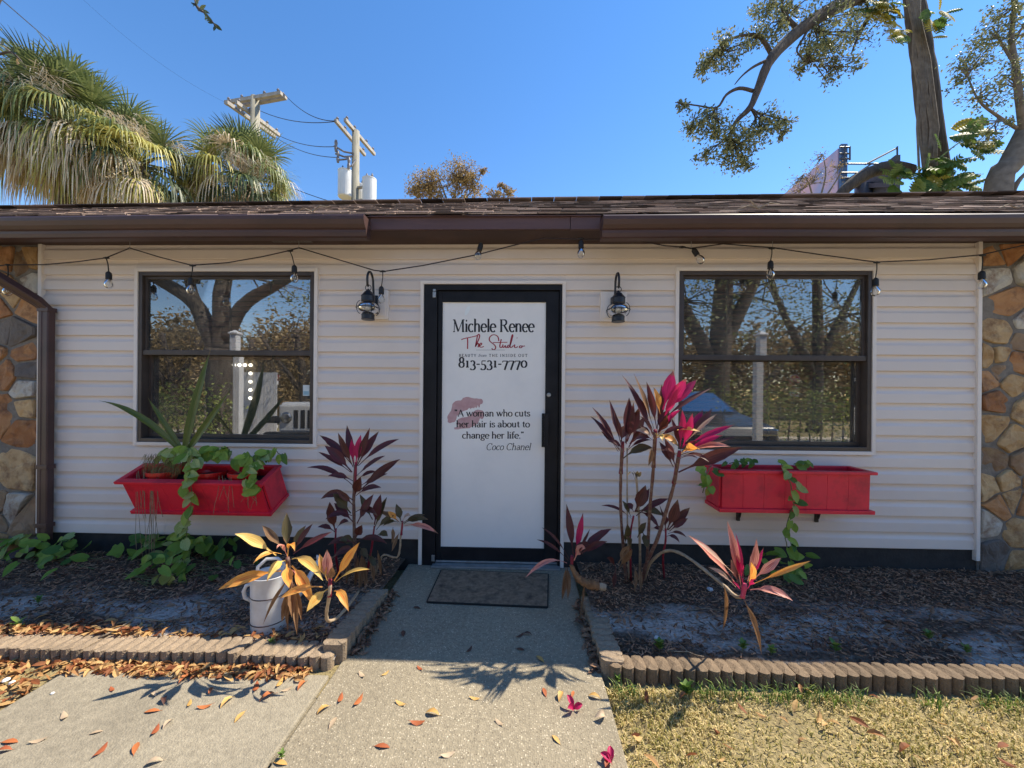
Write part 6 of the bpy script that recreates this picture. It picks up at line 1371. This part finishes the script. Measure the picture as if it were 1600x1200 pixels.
# right-hand leaning oak
YB_ = 5.4; l0 = PY(1556, 320, YB_)
base = V((l0.x - .2, l0.y, -.05))
tree('leaning grey oak trunk at the end of the right roof', base,
  [([base, l0, PY(1580, 255, YB_), PY(1604, 205, YB_), PY(1640, 120, YB_), PY(1690, 20, YB_)], .24, .14),
   (limb_px([(1600, 215, YB_), (1592, 150, 5.2), (1588, 110, 5.2), (1580, 60, 5.2), (1585, 10, 5.2), (1575, -40, 5.2)]), .07, .03), (limb_px([(1588, 200, 5.3), (1560, 182, 5.2), (1530, 158, 5.1), (1512, 120, 5.1)]), .035, .01), (limb_px([(1585, 100, 5.2), (1560, 60, 5.2), (1550, 40, 5.2)]), .03, .01), (limb_px([(1575, 320, 5.4), (1590, 285, 5.3), (1612, 262, 5.3)]), .05, .03)],
  [(PY(1515, 100, 5.1), (.34, .3, .30), 24), (PY(1550, 60, 5.2), (.35, .3, .3), 24), (PY(1575, 20, 5.2), (.4, .3, .35), 26), (PY(1590, 130, 5.2), (.4, .3, .4), 26), (PY(1530, 150, 5.1), (.4, .3, .3), 20), (PY(1560, 195, 5.2), (.35, .3, .25), 12), (PY(1495, 130, 5.1), (.15, .2, .1), 5), (PY(1545, 225, 5.2), (.2, .2, .25), 6), (PY(1640, 40, 5.2), (.8, .6, .7), 30)],
  BARKP, OAKL, .066, 24)
# small bare-ish autumn trees
c = PY(720, 300, 18.); base = V((c.x, c.y, -.05)); pp = lambda x, y: PY(x, y, 18.)
tree('golden-brown thin tree showing over the middle of the roof', base, [([base, V((c.x, c.y, 4)), pp(705, 330)], .22, .1), ([pp(705, 330), pp(690, 290), pp(680, 265)], .06, .015), ([pp(705, 330), pp(715, 285), pp(722, 258)], .06, .015), ([pp(712, 325), pp(740, 295), pp(752, 270)], .05, .012), ([pp(708, 330), pp(668, 300), pp(655, 285)], .05, .012), ([pp(720, 330), pp(770, 310), pp(782, 290)], .05, .012)],
  [(pp(720, 274), (.9, .8, .75), 80), (pp(672, 290), (1.0, .8, .8), 80), (pp(650, 300), (.4, .5, .5), 20), (pp(738, 290), (.55, .6, .6), 22), (pp(753, 268), (.2, .3, .25), 6), (pp(775, 304), (.55, .5, .3), 14), (pp(795, 305), (.35, .4, .35), 10), (pp(785, 290), (.25, .3, .3), 5), (pp(700, 312), (1.5, .8, .3), 30)], BARKP, OAKY, .12, 34, name='autumn_tree', twigs=1)
c = PY(1270, 320, 15.); base = V((c.x, c.y, -.05)); pq = lambda x, y: PY(x, y, 15.)
tree('thin leafless-looking tree in front of the billboard', base, [([base, V((c.x, c.y, 5)), pq(1275, 330)], .2, .08), ([pq(1275, 330), pq(1265, 290), pq(1255, 272)], .05, .012), ([pq(1275, 330), pq(1290, 275), pq(1285, 240)], .05, .01), ([pq(1275, 330), pq(1308, 280), pq(1318, 258)], .05, .01)],
  [(pq(1282, 250), (.35, .4, .4), 12), (pq(1250, 285), (.6, .5, .4), 16), (pq(1275, 280), (.6, .5, .5), 16), (pq(1305, 265), (.4, .4, .5), 10), (pq(1240, 300), (.6, .5, .3), 12)], BARKP, OAKB, .085, 12, name='thin_tree', twigs=1)
# climbing philodendron on the oak
PH = [mat('philodendron_leaf', (.08, .15, .03), (.20, .26, .06), rough=.6, scale=3, transl=.4, rand=.6), mat('philodendron_leaf_yellow', (.36, .30, .04), (.52, .42, .07), rough=.6, scale=3, transl=.45, rand=.5)]
def split_leaf(m):
    b = MB(); n = 7; b.add([(0, 0, 0), (.025, .5, .01), (0, 1, -.12), (-.025, .5, .01)], [(0, 1, 2, 3)])
    for s in (-1, 1):
        for i in range(n):
            t = .04 + .9*i/n; w_ = .40*math.sin(math.pi*(t*.85+.12))**.8; y = t; z = -.12*t*t
            b.add([(0, y, z), (0, y + .115, z - .01), (s*w_*.6, y + .16 + .02, z - .02), (s*w_, y + .15, z - .09), (s*w_*.75, y + .05, z - .04)], [(0, 1, 2, 3, 4)])
    return b.mesh('philodendron_leaf', m)
PHM = [split_leaf(m) for m in PH]
def climber(label, spots, wts):
    t = thing('climbing_philodendron', label, 'climbing plant', PY(*spots[0][:2], YT - .5))
    for (x, y, rx, ry, n, sz) in spots:
        for i in range(n):
            px_, py_ = x + U(-rx, rx), y + U(-ry, ry); q = PY(px_, py_, YT - .55 + U(-.25, .1)); d = V((U(-1, 1) + (px_-1455)/60., -U(.2, .8), U(-1.1, .5))).normalized(); nr = V((U(-.3, .3), -1, .6)); xx = d.cross(nr).normalized(); zz = xx.cross(d); s = sz*U(.75, 1.2)
            inst('leaf', rnd.choices(PHM, wts)[0], t, Matrix(((xx.x, d.x, zz.x, q.x), (xx.y, d.y, zz.y, q.y), (xx.z, d.z, zz.z, q.z), (0, 0, 0, 1))) @ Matrix.Scale(s, 4))
    b = MB()
    for k in range(9): b.tube([PY(1452 + U(-16, 16), 310, YT - .56), PY(1450 + U(-18, 18), 200, YT - .47), PY(1440 + U(-14, 14), 90, YT - .44), PY(1425 + U(-14, 14), -20, YT - .40)], U(.012, .025), 5)
    b.build('vine_stem', BARKP, t)
climber('big split-leaved climber hanging on the dark oak trunk', [(1425, 285, 35, 24, 32, .42), (1465, 260, 20, 28, 16, .42), (1495, 215, 16, 16, 9, .46), (1520, 240, 16, 24, 8, .4), (1485, 290, 20, 14, 14, .42), (1515, 200, 14, 8, 5, .4)], (9, 1))
climber('yellow-leaved climber near the top of the dark oak trunk', [(1398, 25, 18, 28, 22, .38), (1372, 20, 16, 16, 9, .36), (1462, 20, 14, 16, 7, .38), (1458, 48, 6, 10, 4, .34), (1412, 60, 8, 14, 7, .36)], (4, 4))
# billboard
def slab(b, a, c, zlo, zhi, th):
    a = V((a.x, a.y, 0)); c = V((c.x, c.y, 0)); n = (c-a).normalized().cross(V((0, 0, 1)))*th/2
    b.prism([(0, zlo), (1, zlo), (1, zhi), (0, zhi)], lambda u, z: a.lerp(c, u) - n + V((0, 0, z)), lambda u, z: a.lerp(c, u) + n + V((0, 0, z)))
def bb_mat():
    m = mat('billboard_print', (.18, .30, .58), (.62, .38, .45), rough=.5, scale=.8, detail=1); return m
pn, pf = PY(1312, 232, 26.), None
zt = pn.z; pf = PZ(1224, 306, zt); 
BB = thing('billboard', 'roadside billboard seen edge-on with catwalk behind the right roof', 'billboard', (pn.x, pn.y, -.05))
b = MB(); slab(b, pn, pf, zt - 4.6, zt, .25); b.build('panel', bb_mat(), BB)
e1 = V((pn.x, pn.y, 0)); e2 = V((PY(1302, 232, 26.).x, pn.y + .05, 0))
b = MB(); b.beam(V((pn.x + .1, pn.y - .2, zt - 4.6)), V((pn.x + .1, pn.y - .2, zt + .15)), .45, .2); b.build('edge_trim', mat('blue_steel', (.05, .10, .22), rough=.5), BB)
q0, q1 = PY(1403, 242, 24.), None; q1 = PZ(1338, 292, q0.z)
b = MB(); slab(b, q0, q1, q0.z - 4., q0.z, .3); b.build('panel', mat('dark_billboard_back', (.03, .035, .045), (.06, .065, .075), rough=.7), BB)
RAIL = mat('dark_steel_rail', (.04, .045, .06), rough=.5)
def bar(a, c, r=.05): b = MB(); b.tube([a, c], r, 6); b.build('rail', RAIL, BB)
bb = lambda x, y: PY(x, y, 25.5)
for s in (((1312, 230), (1328, 230)), ((1312, 240), (1328, 240)), ((1312, 248), (1328, 248)), ((1328, 229), (1328, 250)), ((1320, 229), (1320, 256)), ((1312, 256), (1388, 256)), ((1352, 257), (1402, 231)), ((1402, 229), (1402, 246)), ((1322, 282), (1362, 256)), ((1312, 270), (1340, 270)), ((1314, 278), (1345, 278))): bar(bb(*s[0]), bb(*s[1]), .06)
mid = PY(1350, 290, 26.5); b = MB(); b.tube([V((mid.x, mid.y, -.05)), V((mid.x, mid.y, mid.z))], .55, 16); b.build('column', RAIL, BB, smooth=True)
b = MB(); b.beam(V((pn.x, pn.y, zt - 2.5)), V((mid.x, mid.y, zt - 2.5)), .3, .3); b.beam(V((mid.x, mid.y, zt - 2.5)), V((q0.x, q0.y, q0.z - 2)), .3, .3); b.build('torsion_beam', RAIL, BB)
# grove closing the gap under the shaggy palm
c = PY(-60, 330, 9.); base = V((c.x, c.y, -.05))
tree('dark leafy tree filling in behind the shaggy palm', base, [([base, V((c.x, c.y, 3)), PY(-20, 300, 9.), PY(10, 250, 9.)], .3, .1)], [(PY(-20, 200, 9.5), (1.3, 1., 1.5), 40), (PY(-60, 100, 9.), (1.2, 1., 1.2), 30)], BARKP, OAKL, .09, 30)
# ================================================================ across the lot (shows only as reflections in the window glass)
def oak_limbs(px_pts, D): return [RF(x, y, D) for x, y in px_pts]
D1 = 7.0; g0 = RF(345, 640, D1); base = V((g0.x, -D1, -.05))
trk = [base, RF(340, 590, D1), RF(342, 545, D1)]
over = [RF(300, 440, D1), V((-7.2, -5.6, 7.4)), V((-5.2, -3.2, 6.6)), V((-3.2, -1.7, 4.9)), V((-2.35, -1.05, 4.15))]
tree('forked oak across the parking lot mirrored in the window above the sagging box', base,
  [(trk, .34, .32), (oak_limbs([(338, 548), (318, 500), (300, 470), (262, 445), (225, 425), (190, 400)], D1), .22, .12), (oak_limbs([(345, 548), (346, 500), (345, 460), (352, 420), (350, 370)], D1), .25, .15), (oak_limbs([(352, 530), (368, 492), (392, 466), (430, 445), (470, 420), (520, 380)], D1), .19, .10), (oak_limbs([(330, 530), (312, 490), (298, 450), (290, 410)], D1), .16, .10), (over, .16, .012),
   ([V((-3.2, -1.7, 4.9)), PY(30, 20, -.95) + V((0, 0, .9)), PY(-20, 55, -.95), PY(20, 82, -.95), PY(40, 104, -.95)], .010, .003),
   ([V((-2.35, -1.05, 4.15)), PY(300, -40, -.62), PY(306, 8, -.6), PY(322, 22, -.6), PY(338, 42, -.6)], .010, .003)],
  [(RF(250, 380, D1 + 1), (2.4, 1.8, 1.0), 40), (RF(340, 320, D1), (3.0, 2., 1.2), 50), (RF(460, 380, D1), (2.2, 1.5, 1.), 40), (RF(455, 460, D1 + 3), (1.0, 1., .6), 12)], BARK, OAKL, .11, 26)
# sprigs on the tips of that oak's overhanging limb
TWL = [heart(.62, .1, .1).mesh('oak_sprig_leaf', m, smooth=True) for m in (mat('oak_sprig_green', (.05, .07, .025), (.11, .13, .05), rough=.4, scale=9, transl=.3, rand=.5), mat('oak_sprig_brown', (.30, .17, .05), (.4, .26, .1), rough=.5, scale=9, transl=.3))]
def sprig(label, pts, n, Y, brown):
    P = [PY(x, y, Y) for x, y in pts]; t = thing('oak_sprig', label, 'sprig', P[-1]); b = MB(); b.tube(P, [.006, .005, .0035, .002][:len(P)] + [.002]*(len(P)-4), 6); b.build('twig', BARKP, t)
    for i in range(n):
        s = (i+.5)/n*(len(P)-1); k = min(int(s), len(P)-2); q = P[k].lerp(P[k+1], s-k); d = V((U(-1, 1), U(-.6, .6), U(-.8, .7))).normalized(); nr = V((U(-.5, .5), -1, U(-.6, .6))); x = d.cross(nr).normalized(); z = x.cross(d)
        inst('leaf', TWL[1 if i in brown else 0], t, Matrix(((x.x, d.x, z.x, q.x), (x.y, d.y, z.y, q.y), (x.z, d.z, z.z, q.z), (0, 0, 0, 1))) @ Matrix.Scale(.044*U(.8, 1.2), 4))
sprig('leafy oak sprig dangling at the top of the sky above the palms', [(300, -40), (306, 8), (322, 22), (338, 42)], 24, -.6, ())
sprig('oak sprig with one golden leaf in front of the shaggy palm', [(-20, 55), (8, 74), (28, 90), (42, 106)], 9, -.95, (6,))
# other trees
spec = [('broad oak standing over the hedge mirrored in the right window', 1118, 10., 24, OAKL, .5), ('second oak mirrored at the right of the right window', 1275, 13., 26, OAKL, .3), ('brown-leaved tree mirrored low in the left window', 470, 14., 26, OAKB, .25), ('brown-leaved tree mirrored beside the forked oak', 265, 15., 22, OAKB, .25), ('tall mixed tree mirrored between the window posts', 1190, 17., 34, OAKB, .3), ('brown thicket tree mirrored behind the white fence', 385, 17., 30, OAKB, .25)]
for lab, px, Dd, n, lm, r in spec:
    q = RF(px, 620, Dd); base = V((q.x, -Dd, -.05)); k = Dd/10
    H = 4.2 if lm is OAKB else 6.5
    top = V((q.x + U(-.5, .5), -Dd, H))
    cl = [(V((q.x + U(-1, 1)*1.8*k, -Dd + U(-1, 1), H*U(.45, .95))), (1.8*k, 1.4, 1.1*k), n//2) for _ in range(8)]
    tree(lab, base, [([base, V((q.x + .1, -Dd, H*.35)), top], r, r*.5), ([V((q.x, -Dd, H*.35)), V((q.x - 1.2, -Dd, H*.7)), V((q.x - 2., -Dd, H))], r*.6, r*.2), ([V((q.x, -Dd, H*.4)), V((q.x + 1.1, -Dd, H*.75)), V((q.x + 2., -Dd, H*1.05))], r*.6, r*.2)], cl, BARK, lm, .13, 26)
# far wood across the road
b = MB()
for i in range(120):
    x = -34 + 68*(i + .5)/120; dd = 21 + U(0, 5); hh = (4.6 if x < 0 else 4.8) + 1.8*noise.noise(V((x*.35, 0, 0))) + U(0, 1.)
    for z in (.8, 2.2, 3.6, hh*.8, hh): leafcloud(b, (x, -dd, z), (.9, 1.1, .95), 130, .36)
tag(b.build('far_wood', OAKB), 'brown and olive far wood beyond the road mirrored low in both windows', 'wood', kind='stuff')
# hedges
HEDGE = mat('hedge_leaf', (.08, .12, .025), (.36, .40, .10), rough=.4, isl=.8, transl=.3)
def hedge(label, px0, px1, Dd, h):
    a, c = RF(px0, 620, Dd), RF(px1, 620, Dd); t = thing('hedge', label, 'hedge', ((a.x+c.x)/2, -Dd, -.05)); b = MB(); n = int(abs(c.x-a.x)/.35) + 1
    for i in range(n):
        x = a.x + (c.x-a.x)*(i+.5)/n
        for z in (h*.3, h*.7): leafcloud(b, (x, -Dd, z), (.42, .5, h*.36), 150, .09)
    b.build('foliage', HEDGE, t); b = MB()
    for i in range(n): x = a.x + (c.x-a.x)*(i+.5)/n; b.tube([V((x, -Dd, -.05)), V((x + U(-.1, .1), -Dd, h*.7))], .025, 5)
    b.build('stems', BARKP, t)
hedge('clipped hedge mirrored under the stop sign of the right window', 1090, 1400, 9.5, 1.75); hedge('dark hedge mirrored behind the forked oak', 200, 350, 6.2, 1.5)
# white posts
WPVC = mat('white_vinyl_post', (.66, .66, .67), (.74, .74, .75), rough=.4, scale=4)
for px, pyt, lab in ((366, 515, 'white vinyl post with pyramid cap mirrored beside the jeep'), (1191, 517, 'white vinyl post with pyramid cap mirrored in the right window')):
    q = RF(px, pyt, 3.05); t = thing('fence_post', lab, 'post', (q.x, q.y, -.05)); b = MB(); b.box((q.x - .052, q.y - .052, -.05), (q.x + .052, q.y + .052, q.z - .07)); b.build('post_shaft', WPVC, t, bevel=.006)
    b = MB(); b.add([(q.x-.07, q.y-.07, q.z-.07), (q.x+.07, q.y-.07, q.z-.07), (q.x+.07, q.y+.07, q.z-.07), (q.x-.07, q.y+.07, q.z-.07), (q.x-.07, q.y-.07, q.z-.05), (q.x+.07, q.y-.07, q.z-.05), (q.x+.07, q.y+.07, q.z-.05), (q.x-.07, q.y+.07, q.z-.05), (q.x, q.y, q.z)], [(3, 2, 1, 0), (0, 1, 5, 4), (1, 2, 6, 5), (2, 3, 7, 6), (3, 0, 4, 7), (4, 5, 8), (5, 6, 8), (6, 7, 8), (7, 4, 8)]); b.build('post_cap', WPVC, t)
# white board fence
a, c = RF(372, 620, 8.2), RF(430, 620, 8.2); t = thing('white_fence', 'white vertical board fence mirrored behind the jeep', 'fence', ((a.x+c.x)/2, a.y, -.05))
n = 11
for i in range(n): b = MB(); x = a.x + (c.x-a.x)*i/n; b.box((x, a.y - .012, 0), (x + abs(c.x-a.x)/n - .012, a.y + .012, 1.95)); b.build('board', WPVC, t)
for z in (.3, 1.6): b = MB(); b.box((min(a.x, c.x), a.y - .05, z), (max(a.x, c.x), a.y - .013, z + .09)); b.build('fence_rail', WPVC, t)
# stop signs
SRED = mat('sign_red', (.45, .02, .03), rough=.4); SWH = mat('sign_white', (.75, .75, .74), rough=.4)
def stop(px, py, Dd, lab, extra):
    q = RF(px, py, Dd); t = thing('stop_sign', lab, 'sign', (q.x, q.y, -.05)); b = MB(); b.tube([V((q.x, q.y - .04, -.05)), V((q.x, q.y - .04, q.z + .4))], .035, 8); b.build('sign_post', GALV, t)
    for r, m, dy, nm in ((.38, SWH, 0, 'border'), (.345, SRED, .012, 'sign_face')):
        b = MB(); out = [(r*math.cos(R(22.5 + 45*k)), r*math.sin(R(22.5 + 45*k))) for k in range(8)]; b.prism(out, lambda u, v: V((q.x + u, q.y + dy, q.z + v)), lambda u, v: V((q.x + u, q.y + dy + .01, q.z + v))); b.build(nm, m, t)
    b = MB(); x = 0; s_ = 'STOP'; sc_ = .30
    P_ = {'P': (.56, [[(.13, .68), (.13, 0)], [(.13, .67), (.3, .67)] + arc(.31, .5, .17, .17, 90, -90, 8) + [(.13, .33)]])}
    for ch in s_:
        adv, st = P_.get(ch) or GL[ch]
        for k in st:
            if k and k[0] == 't': pts = k[1]
            else: pts = k
            if len(pts) > 1 and not (k[0] == 't' and abs(pts[0][0]-pts[1][0]) < .25): ribbon(b, pts, .13, .13, lambda u, v, y, x=x: V((q.x + .32 - (x + u)*sc_*.93, q.y + .0235 - y*2, q.z - .1 + v*sc_)), True)
        x += adv
    b.build('lettering', SWH, t)
    if extra:
        b = MB(); b.box((q.x - .3, q.y, q.z - 1.05), (q.x + .3, q.y + .012, q.z - .43)); pl_ = b.build('plate', SWH, t); b = MB(); b.torus((q.x, q.y + .018, q.z - .74), .22, .03, ax=(0, 1, 0)); b.build('ring', SRED, pl_); b = MB(); b.tube([V((q.x + .08, q.y + .02, q.z - .88)), V((q.x + .08, q.y + .02, q.z - .7)), V((q.x - .1, q.y + .02, q.z - .65))], .025, 6); b.build('arrow', BLACKINK, pl_)
stop(427, 590, 20., 'red stop sign mirrored in the window with the jeep', False); stop(1243, 594, 22., 'red stop sign with turn plate mirrored in the right window', True)
# vehicles
CARW = mat('white_car_paint', (.62, .63, .64), (.68, .69, .7), rough=.25, scale=2, coat=.6); CARD = mat('dark_car_paint', (.03, .032, .04), (.045, .047, .055), rough=.22, scale=2, coat=.6)
TYRE = RUBBER; CGL = glass_mat('car_glass', refl=.0, tint=(.25, .28, .28)); CHR = mat('chrome_trim', (.5, .5, .5), rough=.2, metal=1.)
def wheel(t, x, y, r=.38, wd=.24):
    w_ = MB(); T = Matrix.Translation(V((x, y, r - .045))) @ Matrix.Rotation(R(90), 4, 'Y'); w_.lathe([(r*.6, -wd/2), (r*.94, -wd/2), (r, -wd/3), (r, wd/3), (r*.94, wd/2), (r*.6, wd/2)], 24, T); o = w_.build('tyre', TYRE, t); b = MB(); b.lathe([(.001, -wd/2.2), (r*.25, -wd/2), (r*.6, -wd/2.6), (r*.6, wd/2.6), (r*.25, wd/2), (.001, wd/2.2)], 18, T); b.build('rim', CHR, o)
jx = -3.65; jy = -3.7
J = thing('jeep', 'white boxy off-road car parked facing the window, mirrored with its slotted grille', 'car', (jx, jy - 2, -.045))
def jb(nm, a, c, m=CARW, bev=.03, par=None): b = MB(); b.box((jx + a[0], jy + a[1], a[2]), (jx + c[0], jy + c[1], c[2])); return b.build(nm, m, par or J, bevel=bev)
jb('body', (-.78, -4.1, .45), (.78, -1.35, 1.12)); jb('hood', (-.72, -1.345, 1.0), (.72, -.09, 1.16), bev=.05); jb('engine_bay', (-.68, -1.34, .5), (.68, -.1, .99))
gr = jb('grille', (-.70, -.085, .62), (.70, .0, 1.12), bev=.04)
for i in range(7): jb('grille_slot', (-.42 + i*.125, .0005, .70), (-.345 + i*.125, .006, 1.02), BLACKIRON, .0, gr)
for s in (-1, 1):
    b = MB(); b.lathe([(.001, .03), (.08, .02), (.1, 0), (.11, -.02)], 20, Matrix.Translation(V((jx + s*.56, jy + .012, .88))) @ Matrix.Rotation(R(-90), 4, 'X')); b.build('headlight', CHR, J)
    jb('fender', (s*.8 - .13, -1.2, .78), (s*.8 + .13, .02, .90), RUBBER, .04); wheel(J, jx + s*.76, jy - .62); wheel(J, jx + s*.76, jy - 3.1)
    b = MB(); b.beam((jx + s*.68, jy - 1.38, 1.13), (jx + s*.62, jy - 1.72, 1.75), .07, .07); b.build('windshield_pillar', CARW, J)
    jb('mirror', (s*.92 - .09, -1.5, 1.2), (s*.92 + .09, -1.42, 1.38), RUBBER, .02)
jb('bumper', (-.85, .02, .48), (.85, .2, .64), RUBBER, .04); jb('roof', (-.66, -4.0, 1.72), (.66, -1.7, 1.82), CARW, .04)
b = MB(); b.add([(jx-.64, jy-1.4, 1.13), (jx+.64, jy-1.4, 1.13), (jx+.59, jy-1.72, 1.73), (jx-.59, jy-1.72, 1.73)], [(0, 1, 2, 3)]); b.build('windshield', CGL, J)
jb('cabin', (-.64, -4.0, 1.125), (.64, -2.0, 1.715), mat('dark_cabin_glass', (.012, .013, .014), rough=.1), .03)
def sedan(label, cx, yn, m):
    t = thing('sedan', label, 'car', (cx, yn - 2, -.045)); prof = [(0, .35), (.02, .62), (.12, .78), (1.0, .95), (1.25, .98), (1.95, 1.40), (2.4, 1.46), (3.2, 1.42), (3.9, 1.08), (4.5, 1.0), (4.55, .4), (4.4, .28), (.1, .25)]
    b = MB(); b.prism(prof, lambda u, z: V((cx - (.88 if z < 1.1 else .68), yn - u, z)), lambda u, z: V((cx + (.88 if z < 1.1 else .68), yn - u, z))); b.build('body', m, t, bevel=.05)
    b = MB(); b.add([(cx-.75, yn-1.27, 1.015), (cx+.75, yn-1.27, 1.015), (cx+.62, yn-1.93, 1.42), (cx-.62, yn-1.93, 1.42)], [(0, 1, 2, 3)]); b.build('windshield', CGL, t)
    for s in (-1, 1):
        b = MB(); b.box((cx + s*.68 - .17, yn - .1, .62), (cx + s*.68 + .17, yn + .015, .75)); b.build('headlight', CHR, t, bevel=.03); wheel(t, cx + s*.8, yn - .9, .33, .2); wheel(t, cx + s*.8, yn - 3.6, .33, .2)
    b = MB(); b.box((cx - .45, yn - .02, .42), (cx + .45, yn + .012, .62)); b.build('grille', BLACKIRON, t, bevel=.01)
sedan('dark sedan parked facing the building, mirrored in the right window', 3.75, -4.0, CARD)
